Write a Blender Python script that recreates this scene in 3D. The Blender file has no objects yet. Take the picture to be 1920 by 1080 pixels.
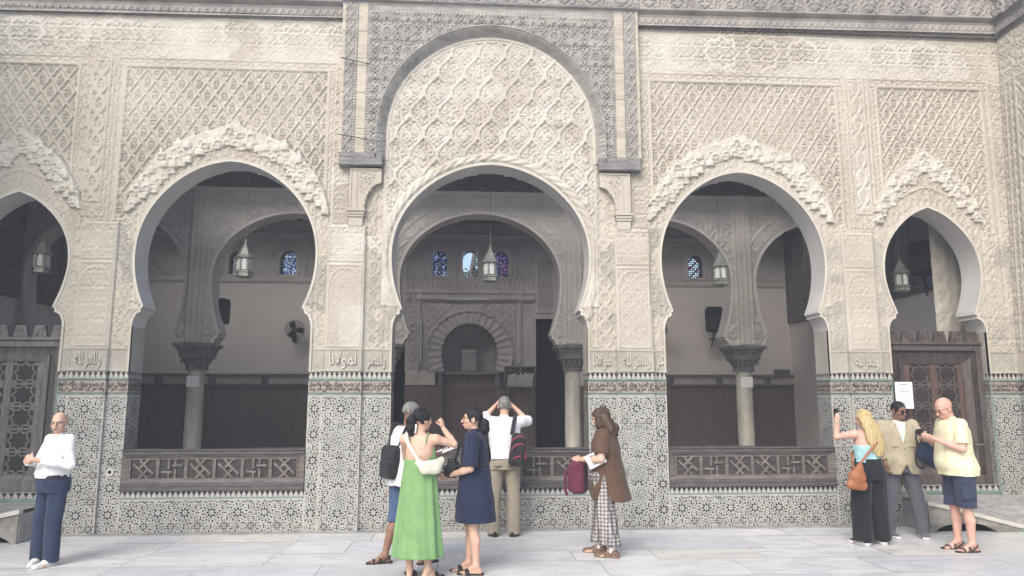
import bpy, bmesh, math, random
import numpy as np
from mathutils import Vector, Matrix
random.seed(7); RNG = np.random.default_rng(7)
SC = bpy.context.scene
COL = SC.collection
R = math.radians
# ------------------------------------------------------------------ camera
cam_d = bpy.data.cameras.new('camera'); cam = bpy.data.objects.new('camera', cam_d); COL.objects.link(cam)
cam_d.sensor_width = 36; cam_d.lens = 26.0; cam_d.clip_end = 200; cam_d.clip_start = .1
cam.location = (-0.38, -10.1, 1.70)
cam.rotation_euler = (R(90) + math.atan(210 / 1387), 0, -R(3.8))
SC.camera = cam
# ------------------------------------------------------------------ sky, sun, exposure
SUN_EL, SUN_AZ = 40, -26          # degrees; azimuth measured from straight behind the camera, negative = from the left
W = bpy.data.worlds.new('World'); SC.world = W; W.use_nodes = True
nt = W.node_tree; bg = nt.nodes['Background']
sky = nt.nodes.new('ShaderNodeTexSky'); sky.sky_type = 'NISHITA'; sky.sun_disc = False
sky.sun_elevation = R(SUN_EL); sky.sun_rotation = R(180 - SUN_AZ); sky.air_density = 1.2; sky.dust_density = 3.0
nt.links.new(sky.outputs[0], bg.inputs[0]); bg.inputs[1].default_value = 0.12
sd = bpy.data.lights.new('sun', 'SUN'); sd.energy = 1.5; sd.angle = R(38); sd.color = (1.0, .965, .92)
sun = bpy.data.objects.new('sun', sd); COL.objects.link(sun)
_d = Vector((math.sin(R(SUN_AZ)) * math.cos(R(SUN_EL)), -math.cos(R(SUN_AZ)) * math.cos(R(SUN_EL)), math.sin(R(SUN_EL))))
sun.rotation_euler = _d.to_track_quat('Z', 'Y').to_euler(); sun.location = _d * 20
SC.view_settings.view_transform = 'Standard'; SC.view_settings.look = 'None'
SC.view_settings.exposure = 1.10; SC.view_settings.gamma = 1.0
SC.render.engine = 'CYCLES'
SC.cycles.use_denoising = True
SC.cycles.max_bounces = 8; SC.cycles.diffuse_bounces = 5; SC.cycles.glossy_bounces = 3; SC.cycles.transmission_bounces = 4
SC.cycles.caustics_reflective = False; SC.cycles.caustics_refractive = False
SC.cycles.sample_clamp_indirect = 6

# ------------------------------------------------------------------ scene helpers
def tag(o, label=None, cat=None, group=None, kind=None):
    if label: o['label'] = label
    if cat: o['category'] = cat
    if group: o['group'] = group
    if kind: o['kind'] = kind
    return o
def thing(name, label, cat, loc=(0, 0, 0), rz=0., group=None):
    o = bpy.data.objects.new(name, None); COL.objects.link(o); o.location = loc; o.rotation_euler = (0, 0, rz)
    o.empty_display_size = .1
    return tag(o, label, cat, group)
def copy_tree(o, parent=None):
    c = o.copy(); COL.objects.link(c)
    if parent is not None: c.parent = parent
    for ch in list(o.children): copy_tree(ch, c)
    return c
def raw(name, V, F, mats, parent=None, smooth=False, mi=None):
    me = bpy.data.meshes.new(name)
    V = np.asarray(V, dtype=np.float32).reshape(-1, 3)
    if isinstance(F, np.ndarray):
        m, k = F.shape
        me.vertices.add(len(V)); me.vertices.foreach_set('co', V.ravel())
        me.loops.add(m * k); me.loops.foreach_set('vertex_index', F.astype(np.int32).ravel())
        me.polygons.add(m); me.polygons.foreach_set('loop_start', np.arange(0, m * k, k, dtype=np.int32))
        me.update(calc_edges=True)
    else:
        me.from_pydata(V.tolist(), [], F); me.update()
    if not isinstance(mats, (list, tuple)): mats = [mats]
    for m_ in mats: me.materials.append(m_)
    if mi is not None: me.polygons.foreach_set('material_index', np.asarray(mi, dtype=np.int32))
    if smooth: me.polygons.foreach_set('use_smooth', np.ones(len(me.polygons), dtype=bool))
    o = bpy.data.objects.new(name, me); COL.objects.link(o)
    if parent is not None: o.parent = parent
    return o
class MB:
    """collects faces and links them as one mesh object"""
    def __init__(s): s.V = []; s.F = []; s.M = []; s.T = None
    def add(s, V, F, m=0):
        n = len(s.V)
        V = [tuple(s.T @ Vector(v)) for v in V] if s.T is not None else [tuple(v) for v in V]
        s.V += V; s.F += [tuple(i + n for i in f) for f in F]; s.M += [m] * len(F)
    def box(s, x0, x1, y0, y1, z0, z1, m=0):
        s.add([(x0, y0, z0), (x1, y0, z0), (x1, y1, z0), (x0, y1, z0), (x0, y0, z1), (x1, y0, z1), (x1, y1, z1), (x0, y1, z1)],
              [(0, 3, 2, 1), (4, 5, 6, 7), (0, 1, 5, 4), (1, 2, 6, 5), (2, 3, 7, 6), (3, 0, 4, 7)], m)
    def bbox(s, x0, x1, y0, y1, z0, z1, b=.005, m=0):
        """box with a chamfered front (y0) face"""
        s.add([(x0, y0 + b, z0), (x1, y0 + b, z0), (x1, y0 + b, z1), (x0, y0 + b, z1), (x0 + b, y0, z0 + b), (x1 - b, y0, z0 + b), (x1 - b, y0, z1 - b), (x0 + b, y0, z1 - b),
               (x0, y1, z0), (x1, y1, z0), (x1, y1, z1), (x0, y1, z1)],
              [(4, 5, 6, 7), (0, 1, 5, 4), (1, 2, 6, 5), (2, 3, 7, 6), (3, 0, 4, 7), (0, 8, 9, 1), (1, 9, 10, 2), (2, 10, 11, 3), (3, 11, 8, 0), (8, 11, 10, 9)], m)
    def prism(s, P, y0, y1, m=0):
        """P: list of (x,z), counter-clockwise seen from the front (-y)"""
        n = len(P)
        s.add([(x, y0, z) for x, z in P] + [(x, y1, z) for x, z in P],
              [tuple(range(n)), tuple(range(2 * n - 1, n - 1, -1))] + [(i, i + n, (i + 1) % n + n, (i + 1) % n) for i in range(n)], m)
    def bar(s, a, b, w, y0, y1, m=0):
        """flat bar between two (x,z) points"""
        a = Vector(a); b = Vector(b); d = (b - a).normalized(); n = Vector((-d.y, d.x)) * w / 2
        s.prism([tuple(a - n), tuple(b - n), tuple(b + n), tuple(a + n)], y0, y1, m)
    def lathe(s, prof, n=20, c=(0, 0, 0), m=0, cap=True):
        V = []; F = []
        for r, z in prof:
            for i in range(n):
                a = 2 * math.pi * i / n; V.append((c[0] + r * math.cos(a), c[1] + r * math.sin(a), c[2] + z))
        for k in range(len(prof) - 1):
            for i in range(n):
                j = (i + 1) % n; F.append((k * n + i, k * n + j, (k + 1) * n + j, (k + 1) * n + i))
        if cap:
            F.append(tuple(range(n - 1, -1, -1))); F.append(tuple(range((len(prof) - 1) * n, len(prof) * n)))
        s.add(V, F, m)
    def tube(s, pts, r, n=8, m=0, flat=None):
        """tube through points; r number or list; flat=(normal, ratio) flattens it along a normal"""
        pts = [Vector(p) for p in pts]; k = len(pts)
        rr = r if isinstance(r, (list, tuple)) else [r] * k
        V = []; F = []; up = None
        for i, p in enumerate(pts):
            t = (pts[min(i + 1, k - 1)] - pts[max(i - 1, 0)]).normalized()
            if up is None:
                up = Vector((0, 0, 1)) if abs(t.z) < .9 else Vector((0, 1, 0))
            u = t.cross(up).normalized(); v = u.cross(t).normalized(); up = v
            for j in range(n):
                a = 2 * math.pi * j / n; off = u * math.cos(a) * rr[i] + v * math.sin(a) * rr[i]
                if flat:
                    nn = Vector(flat[0]).normalized(); off = off - nn * off.dot(nn) * (1 - flat[1])
                V.append(tuple(p + off))
        for i in range(k - 1):
            for j in range(n):
                q = (j + 1) % n; F.append((i * n + j, i * n + q, (i + 1) * n + q, (i + 1) * n + j))
        F.append(tuple(range(n - 1, -1, -1))); F.append(tuple(range((k - 1) * n, k * n)))
        s.add(V, F, m)
    def build(s, name, mats, parent=None, smooth=False):
        o = raw(name, s.V, s.F, mats, parent, False, s.M)
        if smooth:
            me = o.data; me.polygons.foreach_set('use_smooth', np.ones(len(me.polygons), dtype=bool))
            me.set_sharp_from_angle(angle=R(38))
        return o

# ------------------------------------------------------------------ materials
MATS = {}
def lin(r, g, b):
    f = lambda c: ((c / 255 + .055) / 1.055) ** 2.4 if c > 10 else c / 255 / 12.92
    return (f(r), f(g), f(b))
def pmat(name, rgb, rough=.75, rgb2=None, scale=3., detail=5, bump=0., bscale=60., spec=.3, metal=0., island=0., stretch=None, contrast=(.35, .65), coat=0., sheen=0.):
    m = bpy.data.materials.new(name); m.use_nodes = True; t = m.node_tree; N = t.nodes; L = t.links
    b = N['Principled BSDF']; b.inputs['Roughness'].default_value = rough; b.inputs['Metallic'].default_value = metal
    b.inputs['Specular IOR Level'].default_value = spec
    if coat: b.inputs['Coat Weight'].default_value = coat
    if sheen: b.inputs['Sheen Weight'].default_value = sheen
    tc = N.new('ShaderNodeTexCoord'); vec = tc.outputs['Object']
    geo = None
    if stretch or island:
        mp = N.new('ShaderNodeMapping'); L.new(vec, mp.inputs[0])
        if stretch: mp.inputs['Scale'].default_value = stretch
        vec = mp.outputs[0]
    if island:
        geo = N.new('ShaderNodeNewGeometry')
        va = N.new('ShaderNodeVectorMath'); va.operation = 'SCALE'; va.inputs[0].default_value = (37., 91., 53.)
        L.new(geo.outputs['Random Per Island'], va.inputs['Scale']); L.new(va.outputs[0], mp.inputs['Location'])
    no = N.new('ShaderNodeTexNoise'); no.inputs['Scale'].default_value = scale; no.inputs['Detail'].default_value = detail; no.inputs['Roughness'].default_value = .6
    L.new(vec, no.inputs['Vector'])
    rp = N.new('ShaderNodeValToRGB'); rp.color_ramp.elements[0].position = contrast[0]; rp.color_ramp.elements[1].position = contrast[1]
    c2 = rgb2 or tuple(c * .8 for c in rgb)
    rp.color_ramp.elements[0].color = (*c2, 1); rp.color_ramp.elements[1].color = (*rgb, 1)
    L.new(no.outputs[0], rp.inputs[0]); out = rp.outputs[0]
    if island:
        hs = N.new('ShaderNodeHueSaturation'); mr = N.new('ShaderNodeMapRange')
        mr.inputs['To Min'].default_value = 1 - island; mr.inputs['To Max'].default_value = 1 + island
        L.new(geo.outputs['Random Per Island'], mr.inputs['Value']); L.new(mr.outputs[0], hs.inputs['Value']); L.new(out, hs.inputs['Color']); out = hs.outputs[0]
    L.new(out, b.inputs['Base Color'])
    if bump:
        n2 = N.new('ShaderNodeTexNoise'); n2.inputs['Scale'].default_value = bscale; n2.inputs['Detail'].default_value = 4
        L.new(vec, n2.inputs['Vector'])
        bp = N.new('ShaderNodeBump'); bp.inputs['Strength'].default_value = bump; bp.inputs['Distance'].default_value = .01
        L.new(n2.outputs[0], bp.inputs['Height']); L.new(bp.outputs[0], b.inputs['Normal'])
    MATS[name] = m
    return m
def marble_mat(name, c_light, c_mid, c_warm, rough=.32):
    m = bpy.data.materials.new(name); m.use_nodes = True; t = m.node_tree; N = t.nodes; L = t.links; b = N['Principled BSDF']
    tc = N.new('ShaderNodeTexCoord'); geo = N.new('ShaderNodeNewGeometry')
    va = N.new('ShaderNodeVectorMath'); va.operation = 'SCALE'; va.inputs[0].default_value = (31., 47., 13.); L.new(geo.outputs['Random Per Island'], va.inputs['Scale'])
    ad = N.new('ShaderNodeVectorMath'); ad.operation = 'ADD'; L.new(tc.outputs['Object'], ad.inputs[0]); L.new(va.outputs[0], ad.inputs[1])
    mp = N.new('ShaderNodeMapping'); mp.inputs['Rotation'].default_value = (0, 0, .5); mp.inputs['Scale'].default_value = (.8, 2.2, 1); L.new(ad.outputs[0], mp.inputs[0])
    n1 = N.new('ShaderNodeTexNoise'); n1.inputs['Scale'].default_value = 1.6; n1.inputs['Detail'].default_value = 8; n1.inputs['Roughness'].default_value = .62; n1.inputs['Distortion'].default_value = 1.2; L.new(mp.outputs[0], n1.inputs['Vector'])
    r1 = N.new('ShaderNodeValToRGB'); e = r1.color_ramp.elements
    e[0].position = .33; e[0].color = (*c_mid, 1); e[1].position = .62; e[1].color = (*c_light, 1)
    L.new(n1.outputs[0], r1.inputs[0])
    n2 = N.new('ShaderNodeTexNoise'); n2.inputs['Scale'].default_value = 2.3; n2.inputs['Detail'].default_value = 6; n2.inputs['Distortion'].default_value = 2.0; L.new(mp.outputs[0], n2.inputs['Vector'])
    ab = N.new('ShaderNodeMath'); ab.operation = 'SUBTRACT'; ab.inputs[1].default_value = .5; L.new(n2.outputs[0], ab.inputs[0])
    a2 = N.new('ShaderNodeMath'); a2.operation = 'ABSOLUTE'; L.new(ab.outputs[0], a2.inputs[0])
    vr = N.new('ShaderNodeValToRGB'); vr.color_ramp.elements[0].position = 0; vr.color_ramp.elements[0].color = (.72, .73, .75, 1); vr.color_ramp.elements[1].position = .02; vr.color_ramp.elements[1].color = (1, 1, 1, 1); L.new(a2.outputs[0], vr.inputs[0])
    mu = N.new('ShaderNodeMix'); mu.data_type = 'RGBA'; mu.blend_type = 'MULTIPLY'; mu.inputs[0].default_value = .7; L.new(r1.outputs[0], mu.inputs[6]); L.new(vr.outputs[0], mu.inputs[7])
    # some slabs are warmer or greyer than others
    r3 = N.new('ShaderNodeValToRGB'); r3.color_ramp.interpolation = 'CONSTANT'; e = r3.color_ramp.elements
    e[0].position = 0; e[0].color = (1, 1, 1, 1); e[1].position = .55; e[1].color = (.88, .9, .93, 1)
    x = r3.color_ramp.elements.new(.72); x.color = (.93, .95, 1.0, 1); x = r3.color_ramp.elements.new(.9); x.color = (*c_warm, 1)
    L.new(geo.outputs['Random Per Island'], r3.inputs[0])
    m2 = N.new('ShaderNodeMix'); m2.data_type = 'RGBA'; m2.blend_type = 'MULTIPLY'; m2.inputs[0].default_value = 1; L.new(mu.outputs[2], m2.inputs[6]); L.new(r3.outputs[0], m2.inputs[7])
    L.new(m2.outputs[2], b.inputs['Base Color']); b.inputs['Roughness'].default_value = rough; b.inputs['Specular IOR Level'].default_value = .4
    rr = N.new('ShaderNodeMapRange'); rr.inputs['To Min'].default_value = rough - .1; rr.inputs['To Max'].default_value = rough + .2; L.new(n1.outputs[0], rr.inputs['Value']); L.new(rr.outputs[0], b.inputs['Roughness'])
    MATS[name] = m; return m

STUCCO = pmat('carved_stucco', (.462, .432, .378), .9, (.38, .348, .298), 1.3, 7, .9, 70, .1, contrast=(.3, .62))
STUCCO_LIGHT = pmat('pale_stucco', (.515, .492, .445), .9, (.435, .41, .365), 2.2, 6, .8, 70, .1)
STUCCO_WHITE = pmat('bright_stucco', (.525, .50, .45), .9, (.44, .415, .365), 3, 6, .6, 70, .1)
LINTEL = pmat('grey_lintel', (.25, .243, .24), .75, (.14, .135, .135), 5, 7, .4, 60, .2, stretch=(1.2, 1, 7))
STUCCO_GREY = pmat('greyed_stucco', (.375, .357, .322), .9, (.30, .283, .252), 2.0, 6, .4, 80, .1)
PLASTER = pmat('smooth_plaster', (.50, .487, .47), .85, (.41, .398, .38), 1.2, 5, .15, 40, .1)
IN_STUCCO = pmat('interior_stucco', (.62, .585, .545), .9, (.50, .47, .435), 2.0, 6, .4, 80, .1)
IN_PLASTER = pmat('interior_plaster', (.70, .66, .63), .85, (.62, .58, .55), .8, 4, .1, 40, .1)
CEDAR = pmat('greyed_cedar', (.36, .345, .325), .8, (.235, .225, .215), 4, 7, .35, 60, .15, stretch=(1, 1, 3))
CEDAR_PALE = pmat('bare_cedar', (.47, .43, .36), .8, (.34, .31, .265), 3, 8, .25, 60, .15, stretch=(1, 1, 4))
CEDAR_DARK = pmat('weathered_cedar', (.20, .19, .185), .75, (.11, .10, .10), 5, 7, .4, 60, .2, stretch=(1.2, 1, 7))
CORNICE = pmat('cornice_cedar', (.34, .318, .298), .8, (.215, .20, .19), 2.5, 7, .3, 60, .15)
PANELWOOD = pmat('balustrade_cedar', (.115, .105, .105), .6, (.06, .054, .055), 4, 7, .25, 70, .3, stretch=(1.5, 1, 8))
PANELWOOD_EDGE = pmat('worn_cedar_edge', (.20, .175, .155), .6, (.08, .07, .066), 3, 7, .2, 70, .3, stretch=(1, 1, 9))
DOORWOOD = pmat('door_cedar', (.105, .088, .082), .6, (.055, .045, .042), 4, 7, .3, 70, .3, stretch=(6, 1, 1.2))
DOORRED = pmat('door_red_wood', (.115, .076, .062), .6, (.065, .043, .037), 4, 7, .3, 70, .3, stretch=(8, 1, 1))
DARKVOID = pmat('dark_backing', (.02, .018, .018), .9, (.012, .012, .012))
TILE_WHITE = pmat('white_glaze', (.41, .403, .382), .45, (.33, .323, .307), 5, 6, .2, 30, .35)
TILE_BLACK = pmat('black_glaze', (.03, .028, .028), .35, (.018, .018, .02), 6, 4, spec=.4, island=.4)
TILE_GREEN = pmat('green_glaze', (.12, .21, .175), .35, (.07, .13, .115), 6, 4, spec=.4, island=.4)
TILE_BROWN = pmat('ochre_glaze', (.14, .105, .085), .35, (.08, .065, .055), 6, 4, spec=.4, island=.4)
TILE_GREY = pmat('grey_glaze', (.23, .25, .25), .35, (.15, .17, .18), 6, 4, spec=.4, island=.4)
TILE_STRIP = pmat('green_strip_glaze', (.20, .275, .245), .35, (.13, .19, .17), 8, 4, spec=.4)
TILE_STRIP_D = pmat('dark_strip_glaze', (.07, .09, .085), .35, (.05, .06, .06), 8, 4, spec=.4)
TILE_ROSE = pmat('carved_tile_ground', (.34, .30, .265), .6, (.25, .22, .195), 14, 4, spec=.3)
TILE_INK = pmat('carved_tile_lettering', (.035, .027, .024), .5, (.02, .017, .017), 6, 4)
STEEL = pmat('worn_metal', (.30, .31, .27), .5, (.16, .17, .15), 8, 5, .2, 60, .5, .6)
BLACKPLASTIC = pmat('black_plastic', (.02, .02, .024), .5, (.014, .014, .018), 4, 3, .1, 90)
PAPER = pmat('white_paper', (.78, .79, .80), .8, (.72, .73, .74), 3, 3)
STONE = pmat('worn_marble_kerb', (.56, .54, .49), .5, (.40, .40, .38), 3, 7, .3, 40, .3)
GREYSTONE = pmat('grey_stone', (.33, .33, .32), .6, (.22, .22, .22), 5, 7, .3, 40, .3)
# ================================================================== relief patterns (height functions)
def vnoise(x, z, s, seed, octv=3):
    out = 0; amp = 1; tot = 0
    for k in range(octv):
        rs = np.random.default_rng(seed * 31 + k); T = rs.random((64, 64))
        u = np.asarray(x) / s + 11.3; v = np.asarray(z) / s + 7.7
        i = np.floor(u).astype(int); j = np.floor(v).astype(int); fu = u - i; fv = v - j
        fu = fu * fu * (3 - 2 * fu); fv = fv * fv * (3 - 2 * fv); g = lambda a, b: T[a % 64, b % 64]
        out = out + amp * ((g(i, j) * (1 - fu) + g(i + 1, j) * fu) * (1 - fv) + (g(i, j + 1) * (1 - fu) + g(i + 1, j + 1) * fu) * fv)
        tot += amp; amp *= .5; s = s / 2
    return out / tot
def sstep(x, a, b):
    t = np.clip((x - a) / (b - a), 0, 1); return t * t * (3 - 2 * t)
def stamp_tile(n, strokes, ar=1.):
    g = (np.arange(n) + .5) / n; Uu, Vv = np.meshgrid(g, g, indexing='ij'); H = np.zeros((n, n))
    for pts, w, h in strokes:
        pts = np.asarray(pts); d = np.full((n, n), 9.)
        for du in (-1, 0, 1):
            for dv in (-1, 0, 1):
                dx = Uu[..., None] - (pts[:, 0] + du); dy = (Vv[..., None] - (pts[:, 1] + dv)) * ar
                d = np.minimum(d, (dx * dx + dy * dy).min(-1))
        H = np.maximum(H, h * (1 - sstep(np.sqrt(d), w * .6, w * 1.25)))
    return H
def spiral(c, r, turns, a0, hand, n=26):
    t = np.linspace(0, 1, n); a = a0 + hand * turns * 2 * np.pi * t; q = r * (1 - .88 * t)
    return np.stack([c[0] + q * np.cos(a), c[1] + q * np.sin(a)], 1)
def mirror(st):
    out = []
    for p, w, h in st: out += [(p, w, h), (np.stack([1 - p[:, 0], p[:, 1]], 1), w, h)]
    return out
def arabesque(seed, n=44, k=4, ar=1.):
    rs = np.random.default_rng(seed); st = []
    t = np.linspace(0, 1, 30)
    st.append((np.stack([.5 - .36 * np.sin(np.pi * t) ** 1, t], 1), .035, .9))
    st.append((np.stack([.5 - .22 * np.sin(2 * np.pi * t), t], 1), .03, .75))
    for i in range(k):
        c = (rs.uniform(.05, .45), (i + rs.uniform(.2, .8)) / k)
        st.append((spiral(c, rs.uniform(.10, .19), rs.uniform(1.0, 1.5), rs.uniform(0, 6.28), rs.choice([-1, 1])), rs.uniform(.024, .036), 1.))
        st.append((np.array([[c[0], c[1]]]), .05, 1.))
        a = rs.uniform(0, 6.28); q = np.linspace(0, .14, 8)[:, None]
        st.append((np.array(c) + .12 * np.array([[math.cos(a), math.sin(a)]]) + q * np.array([[math.cos(a + .9), math.sin(a + .9)]]), .035, .8))
    return stamp_tile(n, mirror(st), ar)
def samp(T, u, v):
    n, m = T.shape
    return T[((u % 1) * n).astype(int) % n, ((v % 1) * m).astype(int) % m]
T_A = arabesque(3); T_B = arabesque(11, k=5); T_C = arabesque(23, k=3); T_D = arabesque(35, k=6, n=56)
def palmette_tile(n=40, ar=1.5):
    st = []
    t = np.linspace(0, 1, 16)
    for cx, cy in ((.5, .5), (0, 0), (0, 1), (1, 0), (1, 1)):
        st.append((np.stack([cx + 0 * t, cy - .24 + .46 * t], 1), .03, .8))
        for s in (-1, 1):
            for z0, rr in ((-.17, .13), (-.04, .15), (.09, .10)):
                a = np.linspace(-1.2, 1.5, 14)
                st.append((np.stack([cx + s * (.03 + rr * .8 * np.cos(a)), cy + z0 + rr * .62 * np.sin(a)], 1), .026, 1.))
    return stamp_tile(n, st, ar)
T_P = palmette_tile()
def sebka(x, z, w=.235, h=.36):
    a = x / w + z / h; b = x / w - z / h
    wob = .018 * np.sin(2 * np.pi * 3 * (a - b)) ; 
    da = np.abs((a + wob + .5) % 1 - .5); db = np.abs((b + wob + .5) % 1 - .5)
    line = .85 * np.maximum(1 - sstep(da, .05, .09), 1 - sstep(db, .05, .09))
    inner = samp(T_P, x / w + .5, z / h) * np.where(np.minimum(da, db) > .13, .95, 0)
    return np.maximum(line, inner)
def ogee(x, z, w=.385, h=.62):
    """rows of lobed leaf shapes, each row half a step aside"""
    H = 0
    for off in (0, .5):
        u = (x / w + off + .5) % 1 - .5
        c = .25 - .25 * np.sin(2 * np.pi * (z / h) + 2 * np.pi * off * 1.0)
        c = c + .028 * np.sin(2 * np.pi * z / h * 5)
        H = np.maximum(H, 1 - sstep(np.abs(np.abs(u) - c), .035, .075))
    f = samp(T_A, x / w * 2 + .5, z / h * 4)
    g = samp(T_B, x / w + .5, z / h * 2)
    H = np.maximum(H, .62 * np.maximum(f * .9, g))
    # plain leaf at the foot of every lobe
    for off in (0, .5):
        u = ((x / w + off + .5) % 1 - .5) * w; v = ((z / h + off + .78) % 1 - .5) * h
        H = np.where((u / .035) ** 2 + (v / .055) ** 2 < 1, .75, H)
    return H
def rosette(x, z, cx, cz, r):
    d = np.hypot(x - cx, z - cz); a = np.arctan2(z - cz, x - cx)
    return np.where(d < r, .5 + .5 * np.cos(8 * a + d / r * 4) * np.sin(d / r * 9), 0)
def chain_band(u, per):
    """interlaced lobes down a narrow strip; u along, returns function of cross coordinate c in -1..1"""
    def f(c):
        s = np.sin(2 * np.pi * u / per)
        return np.maximum(1 - sstep(np.abs(c - .6 * s), .12, .3), 1 - sstep(np.abs(c + .6 * s), .12, .3))
    return f
# ================================================================== arch outlines
def crom(P, n=10):
    P = [np.array(p, float) for p in P]; Q = [2 * P[0] - P[1]] + P + [2 * P[-1] - P[-2]]; out = []
    for i in range(1, len(Q) - 2):
        for k in range(n):
            t = k / n; a, b, c, d = Q[i - 1], Q[i], Q[i + 1], Q[i + 2]
            out.append(.5 * ((2 * b) + (c - a) * t + (2 * a - 5 * b + 4 * c - d) * t * t + (3 * b - a - 3 * c + d) * t ** 3))
    out.append(P[-1]); return [tuple(p) for p in out]
def corbel(j, c, z=2.95):
    return [(j, z - .28), (j - .006, z - .21), (j - .03, z - .15), (j - .5 * (j - c - .02), z - .11), (c + .028, z - .09), (c + .028, z - .035), (c, z - .03), (c, z)]
def horseshoe(j, c, r, cz, top, zc=2.95, point=.06, n=18):
    pts = [(j, 0.)] + corbel(j, c, zc)
    a0 = math.acos(min(1, (c) / r)); low = (cz - zc) / math.sin(a0)
    for i in range(1, 9):
        a = -a0 * (1 - i / 9); pts.append((r * math.cos(a), cz + low * math.sin(a)))
    for i in range(n + 1):
        a = math.pi / 2 * i / n; x = r * math.cos(a); t = i / n
        pts.append((x * (1 - point * t * t * math.sin(math.pi * min(1, t))), cz + top * math.sin(a) - point * .25 * top * math.sin(math.pi * t) * t))
    return pts
OPEN = [dict(n='centre', cx=0., P=horseshoe(1.335, 1.215, 1.37, 3.68, 1.31)),
        dict(n='side', cx=-3.595, P=horseshoe(1.165, 1.04, 1.195, 3.64, 1.32, point=.10)), dict(n='side', cx=3.585, P=horseshoe(1.165, 1.04, 1.185, 3.64, 1.31, point=.10)),
        dict(n='small', cx=-6.37, P=[(.715, 0.)] + corbel(.715, .575, 2.94) + crom([(.575, 2.94), (.66, 3.18), (.715, 3.46), (.695, 3.74), (.605, 3.98), (.44, 4.20), (.22, 4.38), (0, 4.48)], 4)[1:]),
        dict(n='small', cx=6.37, P=[(.715, 0.)] + corbel(.715, .575, 2.94) + crom([(.575, 2.94), (.66, 3.18), (.715, 3.46), (.695, 3.74), (.605, 3.98), (.44, 4.20), (.22, 4.38), (0, 4.48)], 4)[1:])]
def half_at(P, z):
    """widest half width of the outline at height z"""
    z = np.asarray(z); out = np.full(z.shape, -1.)
    for (h0, z0), (h1, z1) in zip(P[:-1], P[1:]):
        lo, hi = min(z0, z1), max(z0, z1)
        if hi - lo < 1e-6: continue
        t = (z - z0) / (z1 - z0); m = (z >= lo) & (z < hi)
        out = np.where(m, np.maximum(out, h0 + (h1 - h0) * t), out)
    return out
def outline_dist(o, X, Z, zmin=2.9, reach=.75):
    """distance outwards from the arch curve (above its cusps); big where far"""
    P = [p for p in o['P'] if p[1] >= zmin]; D = np.full(X.shape, 9.)
    pts = []
    for (h0, z0), (h1, z1) in zip(P[:-1], P[1:]):
        for t in (0, .5): pts.append((h0 + (h1 - h0) * t, z0 + (z1 - z0) * t))
    pts = np.array(pts + [P[-1]])
    m = (np.abs(X - o['cx']) < 1.4 + reach) & (Z > zmin - reach) & (Z < P[-1][1] + reach)
    x = np.abs(X[m] - o['cx']); z = Z[m]
    D[m] = np.sqrt(((x[:, None] - pts[:, 0]) ** 2 + (z[:, None] - pts[:, 1]) ** 2).min(1)); return D
WALL_T = .40
# ================================================================== the stucco field of the facade, one height map cut into parts
XE = 7.80
GS = .0105
gx = np.arange(-XE, XE + GS / 2, GS); gz = np.arange(2.07, 7.24, GS)
X, Z = np.meshgrid(gx, gz, indexing='ij'); A = np.abs(X)
LAB = np.zeros(X.shape, int); MI = np.zeros(X.shape, int); FIX = np.zeros(X.shape)          # label, material, relief weight
wear = .75 + .6 * sstep(vnoise(X, Z, .9, 5), .25, .7)                                       # eroded patches are shallower
H = .018 * np.maximum(samp(T_D, X / .30, Z / .30), .7 * samp(T_A, X / .13, Z / .13))
# band of cartouches under the cornice
m = Z > 6.45
u = (X / .62) % 1 - .5; v = (Z - 6.78) / .3
med = np.abs(np.hypot(u * 2.1, v) - (.78 + .07 * np.cos(8 * np.arctan2(v, u * 2.1))))
H = np.where(m, np.maximum(.013 * samp(T_D, X / .21, Z / .2), np.maximum(.010 * (1 - sstep(med, .05, .12)), .010 * (1 - sstep(np.abs(np.abs(v) - .93), .03, .08)))), H)
H = np.where(m, H * (.7 + .8 * sstep(vnoise(X, Z, .7, 9), .3, .65)), H)
def rect_strip(x0, x1, z0, z1, f, base=0., lip=.012, edge=.014):
    """raised strip with plain lips, filled by f(X,Z); both sides of the axis"""
    global H
    m = (A >= x0) & (A <= x1) & (Z >= z0) & (Z <= z1)
    e = np.minimum(np.minimum(A - x0, x1 - A), np.minimum(Z - z0, z1 - Z))
    H = np.where(m, base + np.where(e < edge, lip, f), H)
    return m
strip_f = .012 * samp(T_C, X / .12, Z / .17)
hstrip_f = .012 * samp(T_C, X / .16, Z / .105)
for x0, x1 in ((2.20, 5.22), (5.62, 7.48)):
    rect_strip(x0, x1, 6.335, 6.45, hstrip_f, .006)
    rect_strip(x0, x0 + .10, 2.9, 6.335, strip_f, .004); rect_strip(x1 - .10, x1, 2.9, 6.335, strip_f, .004)
    mm = rect_strip(x0 + .10, x1 - .10, 4.1, 6.335, .024 * sebka(X, Z) - .010, 0, .018, .03)
    for s in (-1, 1): LAB[mm & (np.sign(X) == s)] = 1
rect_strip(5.24, 5.60, 4.15, 6.45, .013 * samp(T_B, X / .18, Z / .3), .01)
rect_strip(5.30, 5.54, 4.35, 6.40, .016 * np.maximum(samp(T_C, X / .24 + .25, Z / .28), chain_band(Z, .56)((A - 5.42) / .12)), .012, .018, .02)
# flanks beside every pilaster
for x0, x1 in ((4.76, 5.02), (5.50, 5.66), (2.245, 2.43), (1.34, 1.72)): rect_strip(x0, x1, 2.37, 4.1, .012 * samp(T_B, X / .24, Z / .24), 0, .010, .012)
rect_strip(1.46, 1.72, 2.37, 3.92, .014 * np.maximum(samp(T_C, X / .13, Z / .2), chain_band(Z, .4)((A - 1.59) / .13)), .003)
rect_strip(2.0, 2.20, 4.05, 4.9, .014 * samp(T_D, X / .2, Z / .2), .006)
rect_strip(1.45, 1.74, 3.92, 4.88, .013 * samp(T_B, X / .26, Z / .3), 0)
rect_strip(2.20, 2.30, 4.05, 6.3, strip_f, .004)
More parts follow.
